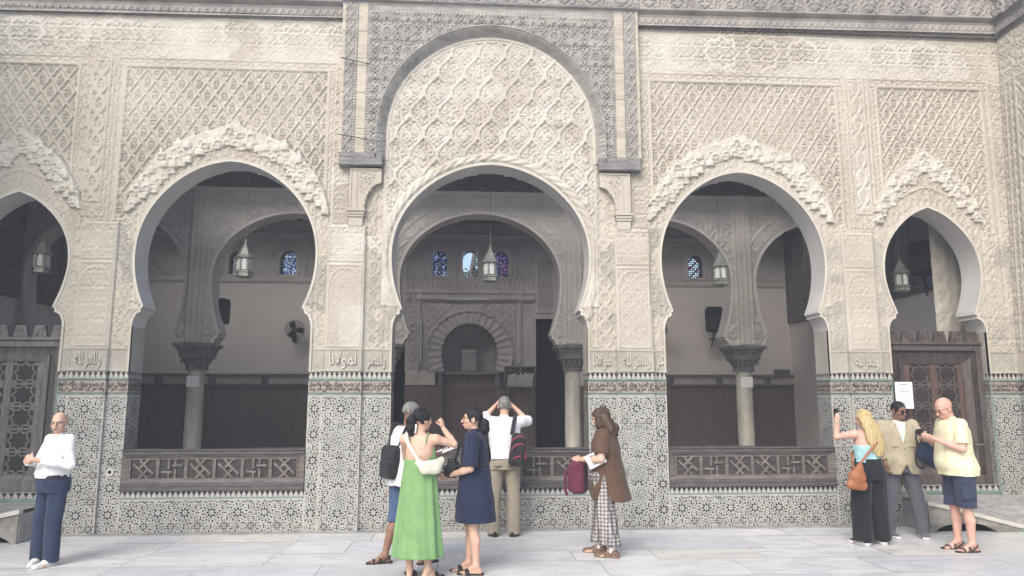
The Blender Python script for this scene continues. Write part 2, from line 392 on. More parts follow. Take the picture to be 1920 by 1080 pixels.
# pilasters: arch-headed panel below a square panel
for k, (x0, x1) in enumerate(((1.725, 2.245), (5.02, 5.50))):
    xm = (x0 + x1) / 2; hw = (x1 - x0) / 2
    m = rect_strip(x0, x1, 2.37, 4.08, 0, .05, .0, .0); LAB[m] = 2
    f = .009 * np.maximum(samp(T_A, X / .17, Z / .17), .8 * sebka(X, Z, .13, .2))
    if k == 1: f = .010 * samp(T_D, X / .22, Z / .22)
    rect_strip(x0 + .035, x1 - .035, 2.40, 3.53, f, .05, .012, .022)
    hd = (Z > 3.28) & (np.abs(X * 1.) >= 0) & (A > x0 + .05) & (A < x1 - .05) & (Z < 3.5)
    arch = np.hypot(A - xm, (Z - 3.27) * .95) / (hw - .06)
    H = np.where(hd & (np.abs(arch - 1) < .07), .05 + .013, H); H = np.where(hd & (arch > 1.07), .05 + .011 * samp(T_C, X / .1, Z / .1), H)
    rect_strip(x0 + .02, x1 - .02, 3.57, 4.06, .012 * np.maximum(samp(T_D, (X) / .24, Z / .24), .8 * rosette(A, Z, xm, 3.81, .2)), .05, .012, .018)
# inscription plaques under the piers
for x0, x1, b in ((1.345, 1.722, .004), (1.727, 2.243, .056), (2.248, 2.425, .004), (4.755, 5.018, .004), (5.022, 5.498, .056), (5.502, 5.65, .004), (7.09, 7.50, .004)):
    m = rect_strip(x0, x1, 2.075, 2.375, .006 * samp(T_A, X / .15, Z / .15), b, .014, .016); LAB[m] = 5
# tympanum between the centre arch and the cedar frame
oc = OPEN[0]; dc = outline_dist(oc, X, Z)
m = (A < 1.455) & (Z > 2.97) & (Z < 7.1); H = np.where(m, .030 * ogee(X, Z), H); LAB[m] = 4
m = (A < 1.50) & (A >= 1.455) & (Z > 2.97); H = np.where(m, .018, H); LAB[m] = 4
m = (dc > .055) & (dc < .17) & (A < 1.455); aa = np.arctan2(Z - 3.68, X)
H = np.where(m, .022 + .014 * np.abs(np.sin(aa * 26 + dc * 30)) * (np.abs(dc - .11) < .04), H)
m = (dc < .055); H = np.where(m, .012, H)
# muqarnas (honeycomb) borders over the other four arches
MUQ = {'side': [(0, 5.53), (.10, 5.47), (.25, 5.41), (.45, 5.34), (.65, 5.26), (.85, 5.12), (1.0, 4.99), (1.13, 4.82), (1.25, 4.62), (1.33, 4.40), (1.36, 4.22)],
       'small': [(0, 5.36), (.08, 5.29), (.2, 5.18), (.35, 5.07), (.5, 4.95), (.62, 4.80), (.73, 4.60), (.80, 4.40), (.82, 4.25)]}
for o in OPEN[1:]:
    prof = MUQ[o['n']]; d = outline_dist(o, X, Z); cx = o['cx']; a = np.abs(X - cx)
    ph = np.array([p[0] for p in prof]); pz = np.array([p[1] for p in prof]); top = np.interp(a, ph, pz); ztop = np.where(a < ph[-1], top, -9)
    inside = (Z < ztop) & (Z > 3.0) & (half_at(o['P'], Z) < a)
    H = np.where(inside & (d < .9), .012 * samp(T_B, (X - cx) / .2, Z / .2) + .002, H); LAB[inside & (Z > 4.0)] = 0
    if o['n'] == 'small':
        H = np.where(inside & (np.abs(d - .30) < .018), .018, H); 
    H = np.where(inside & (d < .055), .012, H)
    W_ = .118 if o['n'] == 'side' else .10
    rs = np.random.default_rng(4); CH = .086 if o['n'] == 'side' else .078; band = .30 if o['n'] == 'side' else .27
    L = np.concatenate([[0], np.cumsum(np.hypot(np.diff(ph), np.diff(pz)))]); q_ = np.linspace(0, L[-1], 120); px_ = np.interp(q_, L, ph); pz_ = np.interp(q_, L, pz)
    dband = np.full(X.shape, 9.); mm_ = inside & (Z > pz[-1] - .1); xx_ = np.abs(X[mm_] - cx); zz_ = Z[mm_]
    dband[mm_] = np.sqrt(((xx_[:, None] - px_) ** 2 + (zz_[:, None] - pz_) ** 2).min(1)); bm = (dband < band * np.clip(.2 + (Z - pz[-1]) / .45, 0, 1) - .02) & (d > .075) & (Z > pz[-1]) & (a < ph[-1])
    H = np.where(bm, .028 + .03 * (1 - dband / band), H); LAB[bm] = 3
    for k in range(int(3.95 / CH), int(5.7 / CH)):
        z0 = k * CH
        for i in range(-14, 15):
            x0 = (i + (.5 if k % 2 else 0)) * W_ + rs.uniform(-.02, .02); z0 = k * CH + rs.uniform(-.022, .022)
            below = z0 + .03 < np.interp(abs(x0), ph, pz)
            dd = np.sqrt(((abs(x0) - px_) ** 2 + (z0 - pz_) ** 2).min())
            bnd = band * min(1, .25 + max(0, z0 - pz[-1]) / .45)
            if not below or dd > bnd or dd < .012 or abs(x0) > ph[-1] or z0 < pz[-1] - .02: continue
            if half_at(o['P'], np.array([z0 - .05]))[0] + .09 > abs(x0): continue
            base = (.05 * (1 - dd / band) ** .8 + .040) * rs.uniform(.62, 1.25); tip = dd < .085
            w = W_ * rs.uniform(.86, 1.2); h0, h1 = -.58 * CH, (.62 if not tip else .75) * CH
            m = (np.abs(X - cx - x0) < w / 2) & (Z > z0 + h0) & (Z < z0 + h1 + .12); ii = np.where(m)
            if not len(ii[0]): continue
            lx = (X[ii] - cx - x0) / (w / 2); lz = Z[ii] - z0
            topz = h1 - .55 * CH * np.abs(lx) ** 2
            if tip: topz = np.where(np.abs(lx) < .46, h1 + .06 * (1 - (np.abs(lx) / .46) ** 2.), h1 - .3 * CH)
            ok = (lz < topz)
            niche = (np.abs(lx) < .62) & (lz < h0 + .75 * CH * np.sqrt(np.clip(1 - (lx / .62) ** 2, 0, 1)))
            hgt = base * (1 - .32 * np.abs(lx) ** 2.5) + .045 * (lz - h0) - .02 * sstep(lz, h1 - .5 * CH, h1)
            hgt = np.where(niche & (rs.random() < .55), base * .72, hgt)
            hgt = np.where(np.abs(lx) > .95, hgt - .008, hgt)
            H[ii] = np.where(ok, np.maximum(hgt, H[ii]), H[ii]); q = LAB[ii]; q[ok] = 3; LAB[ii] = q
plain = (H == 0)
H = np.where(np.isin(LAB, (3,)), H, np.where(H > .045, .05 + (H - .05) * wear, H * wear))
H = H + .004 * (vnoise(X, Z, .25, 77) - .5)
# paler, recently restored pieces and dirt-grey pieces: rectangles with ragged edges
for x0, x1, z0, z1 in ((-7.4, -5.6, 6.6, 7.1), (-5.4, -4.2, 6.5, 7.12), (2.4, 3.6, 6.5, 7.1), (-2.05, -1.72, 2.38, 2.95), (-2.24, -1.98, 4.65, 4.9), (-1.72, -1.5, 3.0, 3.9), (5.3, 5.5, 4.4, 5.3), (3.0, 4.3, 4.95, 5.2), (-2.2, -1.75, 3.55, 4.07)):
    q = np.minimum(np.minimum(X - x0, x1 - X), np.minimum(Z - z0, z1 - Z)) + .12 * (vnoise(X, Z, .12, 15) - .5); MI[q > 0] = 1
MI[np.isin(LAB, (3,))] = 3;  MI[(LAB == 4) & (vnoise(X, Z, .6, 8) > .42)] = 1
MI[(Z > 6.45) & (vnoise(X, Z, 1.1, 61) > .38)] = 1  # upper band mostly paler: the stronger light up there put into the colour
MI[(LAB == 5)] = 2
MI[(LAB == 0) & (Z < 4.1) & (vnoise(X, Z, .5, 18) > .60)] = 2
# openings
cxm = (X[:-1, :-1] + X[1:, 1:]) / 2; czm = (Z[:-1, :-1] + Z[1:, 1:]) / 2
keep = np.ones(cxm.shape, bool)
for o in OPEN: keep &= ~(np.abs(cxm - o['cx']) < half_at(o['P'], czm) + .013)
keep &= ~((np.abs(cxm) < 2.05) & (np.abs(cxm) > 1.56) & (czm > 5.15)); keep &= ~((np.abs(cxm) < 2.05) & (czm > 6.99))   # behind the cedar frame
cl = LAB[:-1, :-1]; cm = MI[:-1, :-1]
facade = thing('courtyard_facade', 'cream carved stucco courtyard front with five horseshoe arches over zellige tile piers', 'building facade')
VID = np.arange(X.size).reshape(X.shape)
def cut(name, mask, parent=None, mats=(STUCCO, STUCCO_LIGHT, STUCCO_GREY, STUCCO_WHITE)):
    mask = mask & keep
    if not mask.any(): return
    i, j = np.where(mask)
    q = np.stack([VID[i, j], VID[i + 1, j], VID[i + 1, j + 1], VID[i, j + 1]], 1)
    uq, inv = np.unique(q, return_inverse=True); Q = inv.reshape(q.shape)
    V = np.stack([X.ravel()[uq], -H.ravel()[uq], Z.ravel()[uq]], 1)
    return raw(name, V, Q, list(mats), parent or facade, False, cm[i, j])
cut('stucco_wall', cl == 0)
for s in (-1, 1):
    for x0, x1 in ((1.9, 5.42), (5.42, 7.6)):
        rg = (cxm * s > x0) & (cxm * s < x1)
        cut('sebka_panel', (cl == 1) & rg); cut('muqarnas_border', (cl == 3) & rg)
    for x0, x1 in ((1.6, 2.3), (4.9, 5.6)):
        cut('pilaster', (cl == 2) & (cxm * s > x0) & (cxm * s < x1))
    for x0, x1 in ((1.2, 2.6), (4.6, 5.8), (7.0, 7.6)):
        cut('inscription_plaque', (cl == 5) & (cxm * s > x0) & (cxm * s < x1))
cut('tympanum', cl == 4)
# ---- plain rims, reveals and back of the wall
def sweep(name, pts, y0, y1, mat, parent, smooth=False):
    V = []; F = []
    for x, z in pts: V += [(x, y0, z), (x, y1, z)]
    for i in range(len(pts) - 1): F.append((2 * i, 2 * i + 1, 2 * i + 3, 2 * i + 2))
    o = raw(name, V, F, mat, parent, False)
    if smooth:
        o.data.polygons.foreach_set('use_smooth', np.ones(len(F), bool)); o.data.set_sharp_from_angle(angle=R(25))
    return o
for o in OPEN:
    P = o['P']; cx = o['cx']
    up = [(cx + h, z) for h, z in P if z > 2.6]; full = up + [(2 * cx - x, z) for x, z in reversed(up[:-1])]
    sweep('arch_reveal', full, -.024, WALL_T, PLASTER, facade, True)
    for s in (1, -1):
        j = P[0][0]
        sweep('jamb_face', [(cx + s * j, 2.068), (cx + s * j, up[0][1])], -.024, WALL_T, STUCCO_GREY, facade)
    # rim: offset of the outline
    n = len(full); nr = []
    for i in range(n):
        a = np.array(full[max(0, i - 1)]); b = np.array(full[min(n - 1, i + 1)]); d = (b - a) / (np.linalg.norm(b - a) + 1e-9); nr.append((d[1], -d[0]))
    w = .032
    V = []; F = []
    for (x, z), (nx, nz) in zip(full, nr):
        V += [(x, -.024, z), (x + nx * w, -.024, z + nz * w), (x + nx * (w + .003), .02, z + nz * (w + .003))]
    for i in range(n - 1):
        F += [(3 * i, 3 * i + 3, 3 * i + 4, 3 * i + 1), (3 * i + 1, 3 * i + 4, 3 * i + 5, 3 * i + 2)]
    raw('arch_rim', V, F, STUCCO_LIGHT, facade)
    for s in (1, -1):
        x = cx + s * P[0][0]; mb = MB(); x0, x1 = sorted((x, x + s * .03)); mb.box(x0, x1, -.0235, .02, 2.068, up[0][1] + .01); mb.build('jamb_edge', STUCCO, facade)
# back of the wall (coarse)
bx_ = np.arange(-8.6, 8.61, .05); bz_ = np.arange(0, 7.61, .05); BX, BZ = np.meshgrid(bx_, bz_, indexing='ij')
kx = (BX[:-1, :-1] + BX[1:, 1:]) / 2; kz = (BZ[:-1, :-1] + BZ[1:, 1:]) / 2; kk = np.ones(kx.shape, bool)
for o in OPEN: kk &= ~(np.abs(kx - o['cx']) < half_at(o['P'], kz) + .03)
i, j = np.where(kk); BID = np.arange(BX.size).reshape(BX.shape)
raw('inner_wall_face', np.stack([BX.ravel(), np.full(BX.size, WALL_T + .002), BZ.ravel()], 1), np.stack([BID[i, j], BID[i, j + 1], BID[i + 1, j + 1], BID[i + 1, j]], 1), IN_PLASTER, facade)
# ---- consoles and small columns carrying the cedar lintel ends
for s in (-1, 1):
    mb = MB(); arc = [(1.755 - .225 * (1 - math.cos(t)), 4.30 + .38 * math.sin(t)) for t in np.linspace(.15, math.pi / 2, 8)]
    poly = [(1.965, 4.30), (1.965, 4.885), (1.53, 4.885)] + [(x, z) for x, z in reversed(arc)] + [(1.755, 4.30)]
    P2 = [(s * x, z) for x, z in poly]
    if s > 0: P2 = P2
    else: P2 = list(reversed(P2))
    P2 = list(reversed(P2)); mb.prism(P2, -.085, -.005)
    # raised edge along the curve and frame
    for k in range(len(arc) - 1):
        mb.bar((s * (arc[k][0] + .012), arc[k][1]), (s * (arc[k + 1][0] + .012), arc[k + 1][1] + .004), .03, -.10, -.08)
    mb.bar((s * 1.95, 4.31), (s * 1.95, 4.87), .025, -.097, -.08); mb.bar((s * 1.56, 4.868), (s * 1.935, 4.868), .025, -.097, -.08); mb.bar((s * 1.86, 4.32), (s * 1.86, 4.85), .012, -.094, -.08)
    rs = np.random.default_rng(9)
    for k in range(60):
        x = rs.uniform(1.60, 1.84); z = rs.uniform(4.5, 4.84)
        if (x - 1.755) > -.1 or z > 4.72: 
            t = rs.uniform(0, 3.1); mb.bar((s * x, z), (s * x + .03 * math.cos(t), z + .03 * math.sin(t)), .011, -.092, -.08)
    mb.build('console', [STUCCO], facade)
    mb = MB(); x0, x1 = sorted((s * 1.75, s * 1.985))
    mb.bbox(x0 - .012, x1 + .012, -.11, -.005, 4.265, 4.30, .006); mb.bbox(x0, x1, -.095, -.005, 4.225, 4.262, .006); mb.bbox(x0 + .01, x1 - .01, -.085, -.005, 4.19, 4.222, .006)
    mb.bbox(x0 + .02, x1 - .02, -.072, -.005, 4.06, 4.188, .008); mb.build('small_capital', [STUCCO], facade)
# ================================================================== writing: joined letter forms, set right to left, turned into meshes
_ISO = 'ء آ أ ؤ إ ئ ا ب ة ت ث ج ح خ د ذ ر ز س ش ص ض ط ظ ع غ ف ق ك ل م ن ه و ى ي'.split()
_FORMS = {}
_c = 0xFE80
for ch in _ISO:
    n = 1 if ch == 'ء' else (2 if ch in 'آأؤإادذرزوىة' else 4)
    _FORMS[ch] = [chr(_c + k) for k in range(n)]; _c += n
_LA = {'آ': 0xFEF5, 'أ': 0xFEF7, 'إ': 0xFEF9, 'ا': 0xFEFB}
def shape_line(s):
    out = []; i = 0; prev_joins = False
    while i < len(s):
        ch = s[i]
        if ch not in _FORMS: out.append(ch); prev_joins = False; i += 1; continue
        if ch == 'ل' and i + 1 < len(s) and s[i + 1] in _LA:
            out.append(chr(_LA[s[i + 1]] + (1 if prev_joins else 0))); prev_joins = False; i += 2; continue
        f = _FORMS[ch]; nxt = i + 1 < len(s) and s[i + 1] in _FORMS and s[i + 1] != 'ء'
        dual = len(f) == 4
        if dual and nxt: out.append(f[3] if prev_joins else f[2]); prev_joins = True
        else: out.append(f[1] if prev_joins and len(f) > 1 else f[0]); prev_joins = False
        i += 1
    return ''.join(reversed(out))
_TXT = {}
def text_mesh(s, extrude=0., rtl=True, bold=0.):
    key = (s, extrude, bold)
    if key in _TXT: return _TXT[key]
    c = bpy.data.curves.new('lettering', 'FONT'); c.body = shape_line(s) if rtl else s; c.size = 1; c.extrude = extrude; c.offset = bold; c.resolution_u = 3
    o = bpy.data.objects.new('lettering', c); COL.objects.link(o)
    dg = bpy.context.evaluated_depsgraph_get(); me = o.evaluated_get(dg).to_mesh()
    V = np.array([tuple(v.co) for v in me.vertices]).reshape(-1, 3); F = [tuple(p.vertices) for p in me.polygons]
    o.evaluated_get(dg).to_mesh_clear(); bpy.data.objects.remove(o); bpy.data.curves.remove(c)
    if len(V):
        lo = V.min(0); hi = V.max(0); V[:, 0] = (V[:, 0] - lo[0]) / max(1e-6, hi[0] - lo[0]); V[:, 1] = (V[:, 1] - lo[1]) / max(1e-6, hi[1] - lo[1])
    _TXT[key] = (V, F); return _TXT[key]
# ================================================================== zellige dado
MZ = [TILE_BLACK, TILE_GREEN, TILE_BROWN, TILE_GREY]
def zel_cell(S=.335):
    """pieces of one square repeat: (x, y, angle, length, width, colour)"""
    P = []
    def ring(cx, cy, n, r, l, w, cols, ph=0., rad=True):
        for k in range(n):
            a = 2 * math.pi * (k + ph) / n
            P.append((cx + r * math.cos(a), cy + r * math.sin(a), a + (0 if rad else math.pi / 2), l, w, cols[k % len(cols)]))
    h = S / 2
    ring(0, 0, 8, .046, .040, .018, [0], 0)
    ring(0, 0, 8, .080, .020, .018, [3, 1], .5)
    ring(0, 0, 16, .108, .030, .016, [0, 1, 0, 2], .5)
    ring(0, 0, 16, .142, .022, .015, [2, 0, 3], 0)
    P.append((0, 0, 0, .016, .016, 3))
    ring(h, h, 8, .038, .032, .016, [0, 2], 0)
    ring(h, h, 8, .066, .018, .016, [0, 3], .5)
    ring(h, h, 8, .094, .026, .015, [1, 0], .5)
    P.append((h, h, 0, .018, .018, 1))
    for dx, dy in ((h, 0), (0, h)):
        P.append((dx, dy, 0 if dx else math.pi / 2, .022, .015, 0))
    return P
ZC = zel_cell()
def zel_fine():
    P = []
    for n, r, l, w, c in ((8, .03, .022, .014, [1]), (8, .052, .014, .013, [0]), (16, .074, .018, .012, [3, 0]), (16, .098, .018, .013, [0, 1]), (24, .122, .018, .012, [0, 3, 1])):
        for k in range(n):
            a = 2 * math.pi * (k + (.5 if n == 16 else 0)) / n; P.append((r * math.cos(a), r * math.sin(a), a, l, w, c[k % len(c)]))
    return P
ZF = zel_fine()
class Frame:
    """a flat upright face: origin, direction along it and the outward normal"""
    def __init__(s, o, u, n): s.o = Vector(o); s.u = Vector(u).normalized(); s.n = Vector(n).normalized()
    def p(s, a, z, d=0.): return tuple(s.o + s.u * a + Vector((0, 0, z)) + s.n * d)
def quads(fr, rects, name, mat, parent, d):
    V = []; F = []
    for a0, a1, z0, z1 in rects:
        k = len(V); V += [fr.p(a0, z0, d), fr.p(a1, z0, d), fr.p(a1, z1, d), fr.p(a0, z1, d)]; F.append((k, k + 1, k + 2, k + 3))
    return raw(name, V, F, mat, parent)
def zellige(fr, w, z0, z1, parent, cx=None, fine=None, d=.0025, x0=0.):
    """loose glazed pieces set in the pale ground between z0 and z1; fine = list of heights of fine rosettes"""
    S = .335; cx = w / 2 if cx is None else cx; V = []; F = []; M = []
    rs = random.Random(int(abs(fr.o.x * 100)) + int(w * 1000))
    def put(x, y, a, l, wd, c):
        l, wd = l * 1.02, wd * 1.38
        ca, sa = math.cos(a), math.sin(a); m = .014
        if x < x0 + m or x > w - m or y < z0 + m or y > z1 - m: return
        if min(x - x0, w - x, y - z0, z1 - y) < .022: l = wd = .018
        k = len(V); pts = [(-.5, 0), (-.28, -.5), (.28, -.5), (.5, 0), (.28, .5), (-.28, .5)]
        if l < wd * 1.38: pts = [(-.5, -.2), (-.2, -.5), (.2, -.5), (.5, -.2), (.5, .2), (.2, .5), (-.2, .5), (-.5, .2)]
        for px, py in pts:
            V.append(fr.p(x + px * l * ca - py * wd * sa, y + px * l * sa + py * wd * ca, d))
        F.append(tuple(range(k, k + len(pts)))); M.append(c if rs.random() > .06 else 3)
    fz = fine or []
    for i in range(-12, 13):
        for j in range(0, 9):
            ox = cx + i * S; oz = z1 - .17 - j * S
            if ox < x0 - S or ox > w + S or oz < z0 - S: continue
            for x, y, a, l, wd, c in ZC:
                X_, Y_ = ox + x, oz + y
                if any(math.hypot(X_ - cx, Y_ - q) < .142 for q in fz): continue
                put(X_, Y_, a, l, wd, c)
    for q in fz:
        for x, y, a, l, wd, c in ZF: put(cx + x, q + y, a, l, wd, c)
    # the gaps between the stars are closed with small pieces
    if V:
        C = np.array([np.mean([V[i] for i in f], 0) for f in F]); T2 = np.stack([(C - np.array(fr.o)) @ np.array(fr.u), C[:, 2]], 1)
        g = .0125; na = int((w - x0) / g) + 1; nq = int((z1 - z0) / g) + 1; ga = x0 + .010 + g * np.arange(na); gq = z0 + .010 + g * np.arange(nq); free = np.ones((na, nq), bool)
        def mark(a_, q):
            i0, i1 = max(0, int((a_ - ga[0]) / g) - 3), int((a_ - ga[0]) / g) + 4; j0, j1 = max(0, int((q - gq[0]) / g) - 3), int((q - gq[0]) / g) + 4
            if i1 > 0 and j1 > 0: free[i0:i1, j0:j1] &= ((ga[i0:i1, None] - a_) ** 2 + (gq[None, j0:j1] - q) ** 2) > .0255 ** 2
        for a_, q in T2: mark(a_, q)
        for j in range(nq):
            for i in range(na):
                if free[i, j] and x0 + .02 < ga[i] < w - .015 and z0 + .02 < gq[j] < z1 - .015:
                    put(ga[i], gq[j], rs.uniform(0, 1.5), .0155, .0135, rs.choice((0, 0, 3, 1, 2))); mark(ga[i], gq[j])
    return raw('zellige_pattern', V, F, MZ, parent, False, M)
def merlons(fr, a0, a1, z0, parent, pitch=.0675, h=.085, d=.0025):
    n = max(1, round((a1 - a0) / pitch)); p = (a1 - a0) / n; V = []; F = []
    for i in range(n):
        c = a0 + (i + .5) * p; k = len(V)
        prof = [(-.46, 0), (.46, 0), (.36, .42), (.22, .5), (.17, .88), (-.17, .88), (-.22, .5), (-.36, .42)]
        for x, y in prof: V.append(fr.p(c + x * p, z0 + y * h, d))
        F.append(tuple(range(k, k + 8)))
    return raw('merlon_pattern', V, F, TILE_WHITE, parent)
BAND = ['امر ببناء هذه المدرسة', 'مولانا السلطان ابو عنان', 'وقد امر بها لله تعالى', 'عز نصره وخلد ملكه', 'وكان الفراغ من بنائها', 'المتوكل على رب العالمين']
_bi = [0]
def text_band(fr, a0, a1, z0, z1, parent, d=.003):
    """carved glazed frieze: two interleaved lines of writing over fine scrolls"""
    V = []; F = []; M = []
    rs = random.Random(int(a0 * 77 + fr.o.x * 1000)); w = a1 - a0; hgt = z1 - z0
    def put(P, faces, m):
        k = len(V); V.extend(P); F.extend([tuple(i + k for i in f) for f in faces]); M.extend([m] * len(faces))
    sc = MB()
    for k in range(int(w * 80)):
        c = (a0 + rs.uniform(.01, w - .01), z0 + rs.uniform(.014, hgt - .014)); r = rs.uniform(.008, .017); t0 = rs.uniform(0, 6.28); h = rs.choice((-1, 1))
        pp = [(c[0] + r * (1 - .14 * i) * math.cos(t0 + h * i * .75), c[1] + r * (1 - .14 * i) * math.sin(t0 + h * i * .75)) for i in range(6)]
        for (x, y), (x2, y2) in zip(pp[:-1], pp[1:]):
            dx, dy = x2 - x, y2 - y; L = math.hypot(dx, dy) + 1e-9; nx, ny = -dy / L * .0024, dx / L * .0024
            if min(x, x2) < a0 or max(x, x2) > a1: continue
            put([fr.p(x + nx, y + ny, d - .0012), fr.p(x - nx, y - ny, d - .0012), fr.p(x2 - nx, y2 - ny, d - .0012), fr.p(x2 + nx, y2 + ny, d - .0012)], [(0, 1, 2, 3)], 1)
    n = max(1, round(w / .46)); s = w / n
    for i in range(n):
        for line, (q0, q1) in enumerate(((.02, .60), (.42, .99))):
            words = BAND[_bi[0] % len(BAND)]; _bi[0] += 1
            if s < .35: words = words.split()[0] + ' ' + words.split()[1]
            tv, tf = text_mesh(words, 0, True, .026)
            put([fr.p(a0 + i * s + .008 + x * (s - .016), z0 + hgt * (q0 + (q1 - q0) * y), d + .0012 * line) for x, y, _ in tv], tf, 0)
    return raw('lettering', V, F, [TILE_INK, TILE_BROWN], parent)
def dado(fr, w, part, parent=facade, z0=0., text=True, fine=None, cx=None, top=True, pieces=True, sub=True):
    """white ground with zellige, green strips, carved writing and a row of merlons"""
    g = quads(fr, [(0, w, z0, 1.76), (0, w, 1.995, 2.07)], part, [TILE_WHITE], parent, 0)
    P = g if sub else parent
    if pieces: zellige(fr, w, z0, 1.755, P, cx, fine)
    if top:
        quads(fr, [(0, w, 1.762, 1.784), (0, w, 1.966, 1.986)], 'green_strip', TILE_STRIP, P, .003)
        quads(fr, [(0, w, 1.784, 1.796), (0, w, 1.952, 1.966)], 'dark_strip', TILE_STRIP_D, P, .003)
        quads(fr, [(0, w, 1.796, 1.952)], 'inscription_ground', TILE_ROSE, P, .0005)
        if text: text_band(fr, .004, w - .004, 1.80, 1.948, P)
        quads(fr, [(0, w, 1.988, 2.066)], 'black_ground', TILE_BLACK, P, .001)
        merlons(fr, 0, w, 1.988, P)
    return g
PX = dict(B=[(-2.43, -2.245, 0), (-2.245, -1.725, 1), (-1.725, -1.335, 0)], C=[(1.335, 1.725, 0), (1.725, 2.245, 1), (2.245, 2.42, 0)],
          A=[(-5.655, -5.5, 0), (-5.5, -5.02, 1), (-5.02, -4.76, 0)], D=[(4.75, 5.02, 0), (5.02, 5.5, 1), (5.5, 5.655, 0)], E=[(7.085, XE, 0)], G=[(-XE, -7.085, 0)])
for k, segs in PX.items():
    for x0, x1, p in segs:
        y = -.05 if p else 0.
        dado(Frame((x0, y, 0), (1, 0, 0), (0, -1, 0)), x1 - x0, 'tile_dado', fine=([.42, .80, 1.18] if p and k in 'BC' else None))
        if p:
            dado(Frame((x0, 0, 0), (0, -1, 0), (-1, 0, 0)), .05, 'tile_dado_edge', text=False, pieces=False)
            dado(Frame((x1, -.05, 0), (0, 1, 0), (1, 0, 0)), .05, 'tile_dado_edge', text=False, pieces=False)
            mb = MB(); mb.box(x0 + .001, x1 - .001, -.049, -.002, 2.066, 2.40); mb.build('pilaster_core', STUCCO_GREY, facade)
# tiled jambs of the openings
for o in OPEN:
    j = o['P'][0][0]; cx = o['cx']; zb = .55 if o['n'] != 'small' else .5
    dado(Frame((cx - j, 0, 0), (0, 1, 0), (1, 0, 0)), WALL_T, 'tile_jamb', z0=zb)
    dado(Frame((cx + j, WALL_T, 0), (0, -1, 0), (-1, 0, 0)), WALL_T, 'tile_jamb', z0=zb)
# parapets under the three wide arches
for o in OPEN[:3]:
    j = o['P'][0][0]; cx = o['cx']; fr = Frame((cx - j, 0, 0), (1, 0, 0), (0, -1, 0)); w = 2 * j
    g = quads(fr, [(0, w, 0, .435), (0, w, .455, .535)], 'parapet_tiles', TILE_WHITE, facade, 0)
    zellige(fr, w, .0, .435, g, w / 2)
    quads(fr, [(0, w, .437, .456)], 'green_strip', TILE_STRIP, g, .003); quads(fr, [(0, w, .457, .534)], 'black_ground', TILE_BLACK, g, .001); merlons(fr, 0, w, .458, g, .0675, .083)
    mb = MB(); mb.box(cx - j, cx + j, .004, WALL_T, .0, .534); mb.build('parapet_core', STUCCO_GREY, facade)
# raised writing in the plaques
def plaque_text(x0, x1, y, s, bold=.004, z0=2.11, z1=2.345):
    V, F = text_mesh(s, .03, True, bold); V = V.copy()
    P = np.stack([x0 + V[:, 0] * (x1 - x0), y - .010 - np.where(V[:, 2] > 0, .009, -.004), z0 + V[:, 1] * (z1 - z0)], 1)
    raw('raised_lettering', P, F, STUCCO_LIGHT, facade)
plaque_text(-2.16, -1.80, -.058, 'لمولانا'); plaque_text(-1.66, -1.42, -.008, 'والنصر'); plaque_text(1.40, 1.66, -.008, 'مولانا'); plaque_text(1.80, 2.18, -.058, 'والعز لله')
plaque_text(-5.43, -5.10, -.058, 'والعز لله'); plaque_text(5.09, 5.43, -.058, 'والعز لله'); plaque_text(2.275, 2.40, -.008, 'عز')
# ================================================================== carved cedar frame round the middle arch
def grid_mesh(name, x0, x1, z0, z1, hf, mat, parent, y0=0., step=.0105, keepf=None, M=None, smooth=False, slope=0.):
    nx = max(2, int(round((x1 - x0) / step)) + 1); nz = max(2, int(round((z1 - z0) / step)) + 1)
    xx, zz = np.meshgrid(np.linspace(x0, x1, nx), np.linspace(z0, z1, nz), indexing='ij'); h = hf(xx, zz) + 0 * xx
    V = np.stack([xx, y0 - h, zz + slope * xx], -1).reshape(-1, 3)
    ID = np.arange(nx * nz).reshape(nx, nz); k = np.ones((nx - 1, nz - 1), bool)
    if keepf is not None: k &= keepf((xx[:-1, :-1] + xx[1:, 1:]) / 2, (zz[:-1, :-1] + zz[1:, 1:]) / 2)
    i, j = np.where(k); q = np.stack([ID[i, j], ID[i + 1, j], ID[i + 1, j + 1], ID[i, j + 1]], 1)
    uq, inv = np.unique(q, return_inverse=True); V = V[uq]; q = inv.reshape(q.shape)
    if M is not None: V = V @ np.array(M.to_3x3()).T + np.array(M.translation)
    return raw(name, V, q, mat, parent, smooth)
FZ0, FZ1 = 5.10, 7.34
frame = thing('carved_cedar_frame', 'greyed carved cedar frame with rounded arch and bare plank strips above the middle arch', 'wooden frame', (0, 0, 5.1))
def fpar(o): o.location.z = -5.1; return o
AP = [(1.485, 5.02), (1.485, 5.25)] + [(1.485 * math.cos(a), 5.40 + 1.50 * math.sin(a)) for a in np.linspace(.02, math.pi / 2, 30)]
AO = [(h + .135 * (1 if z < 5.4 else math.cos(math.atan2((z - 5.4) / 1.5, h / 1.485))), z if z < 5.4 else z + .135 * math.sin(math.atan2((z - 5.4) / 1.5, h / 1.485))) for h, z in AP]
def sp_keep(x, z): return np.abs(x) > half_at(AO, z) - .012
def sp_h(x, z):
    f = samp(T_D, x / .30, z / .30); g = samp(T_A, x / .15 + .5, z / .15)
    st = np.abs(np.hypot((x / .30 + .5) % 1 - .5, (z / .30 + .5) % 1 - .5) - .26)
    return .10 + .034 * np.maximum(np.maximum(f, .6 * g), 1 - sstep(st, .03, .07))
fpar(grid_mesh('carved_spandrel', -1.735, 1.735, FZ0, 7.20, sp_h, CEDAR, frame, 0, keepf=sp_keep))
def bead_h(x, z): return .105 + .012 * (np.cos(2 * np.pi * z / .042) > -.2)
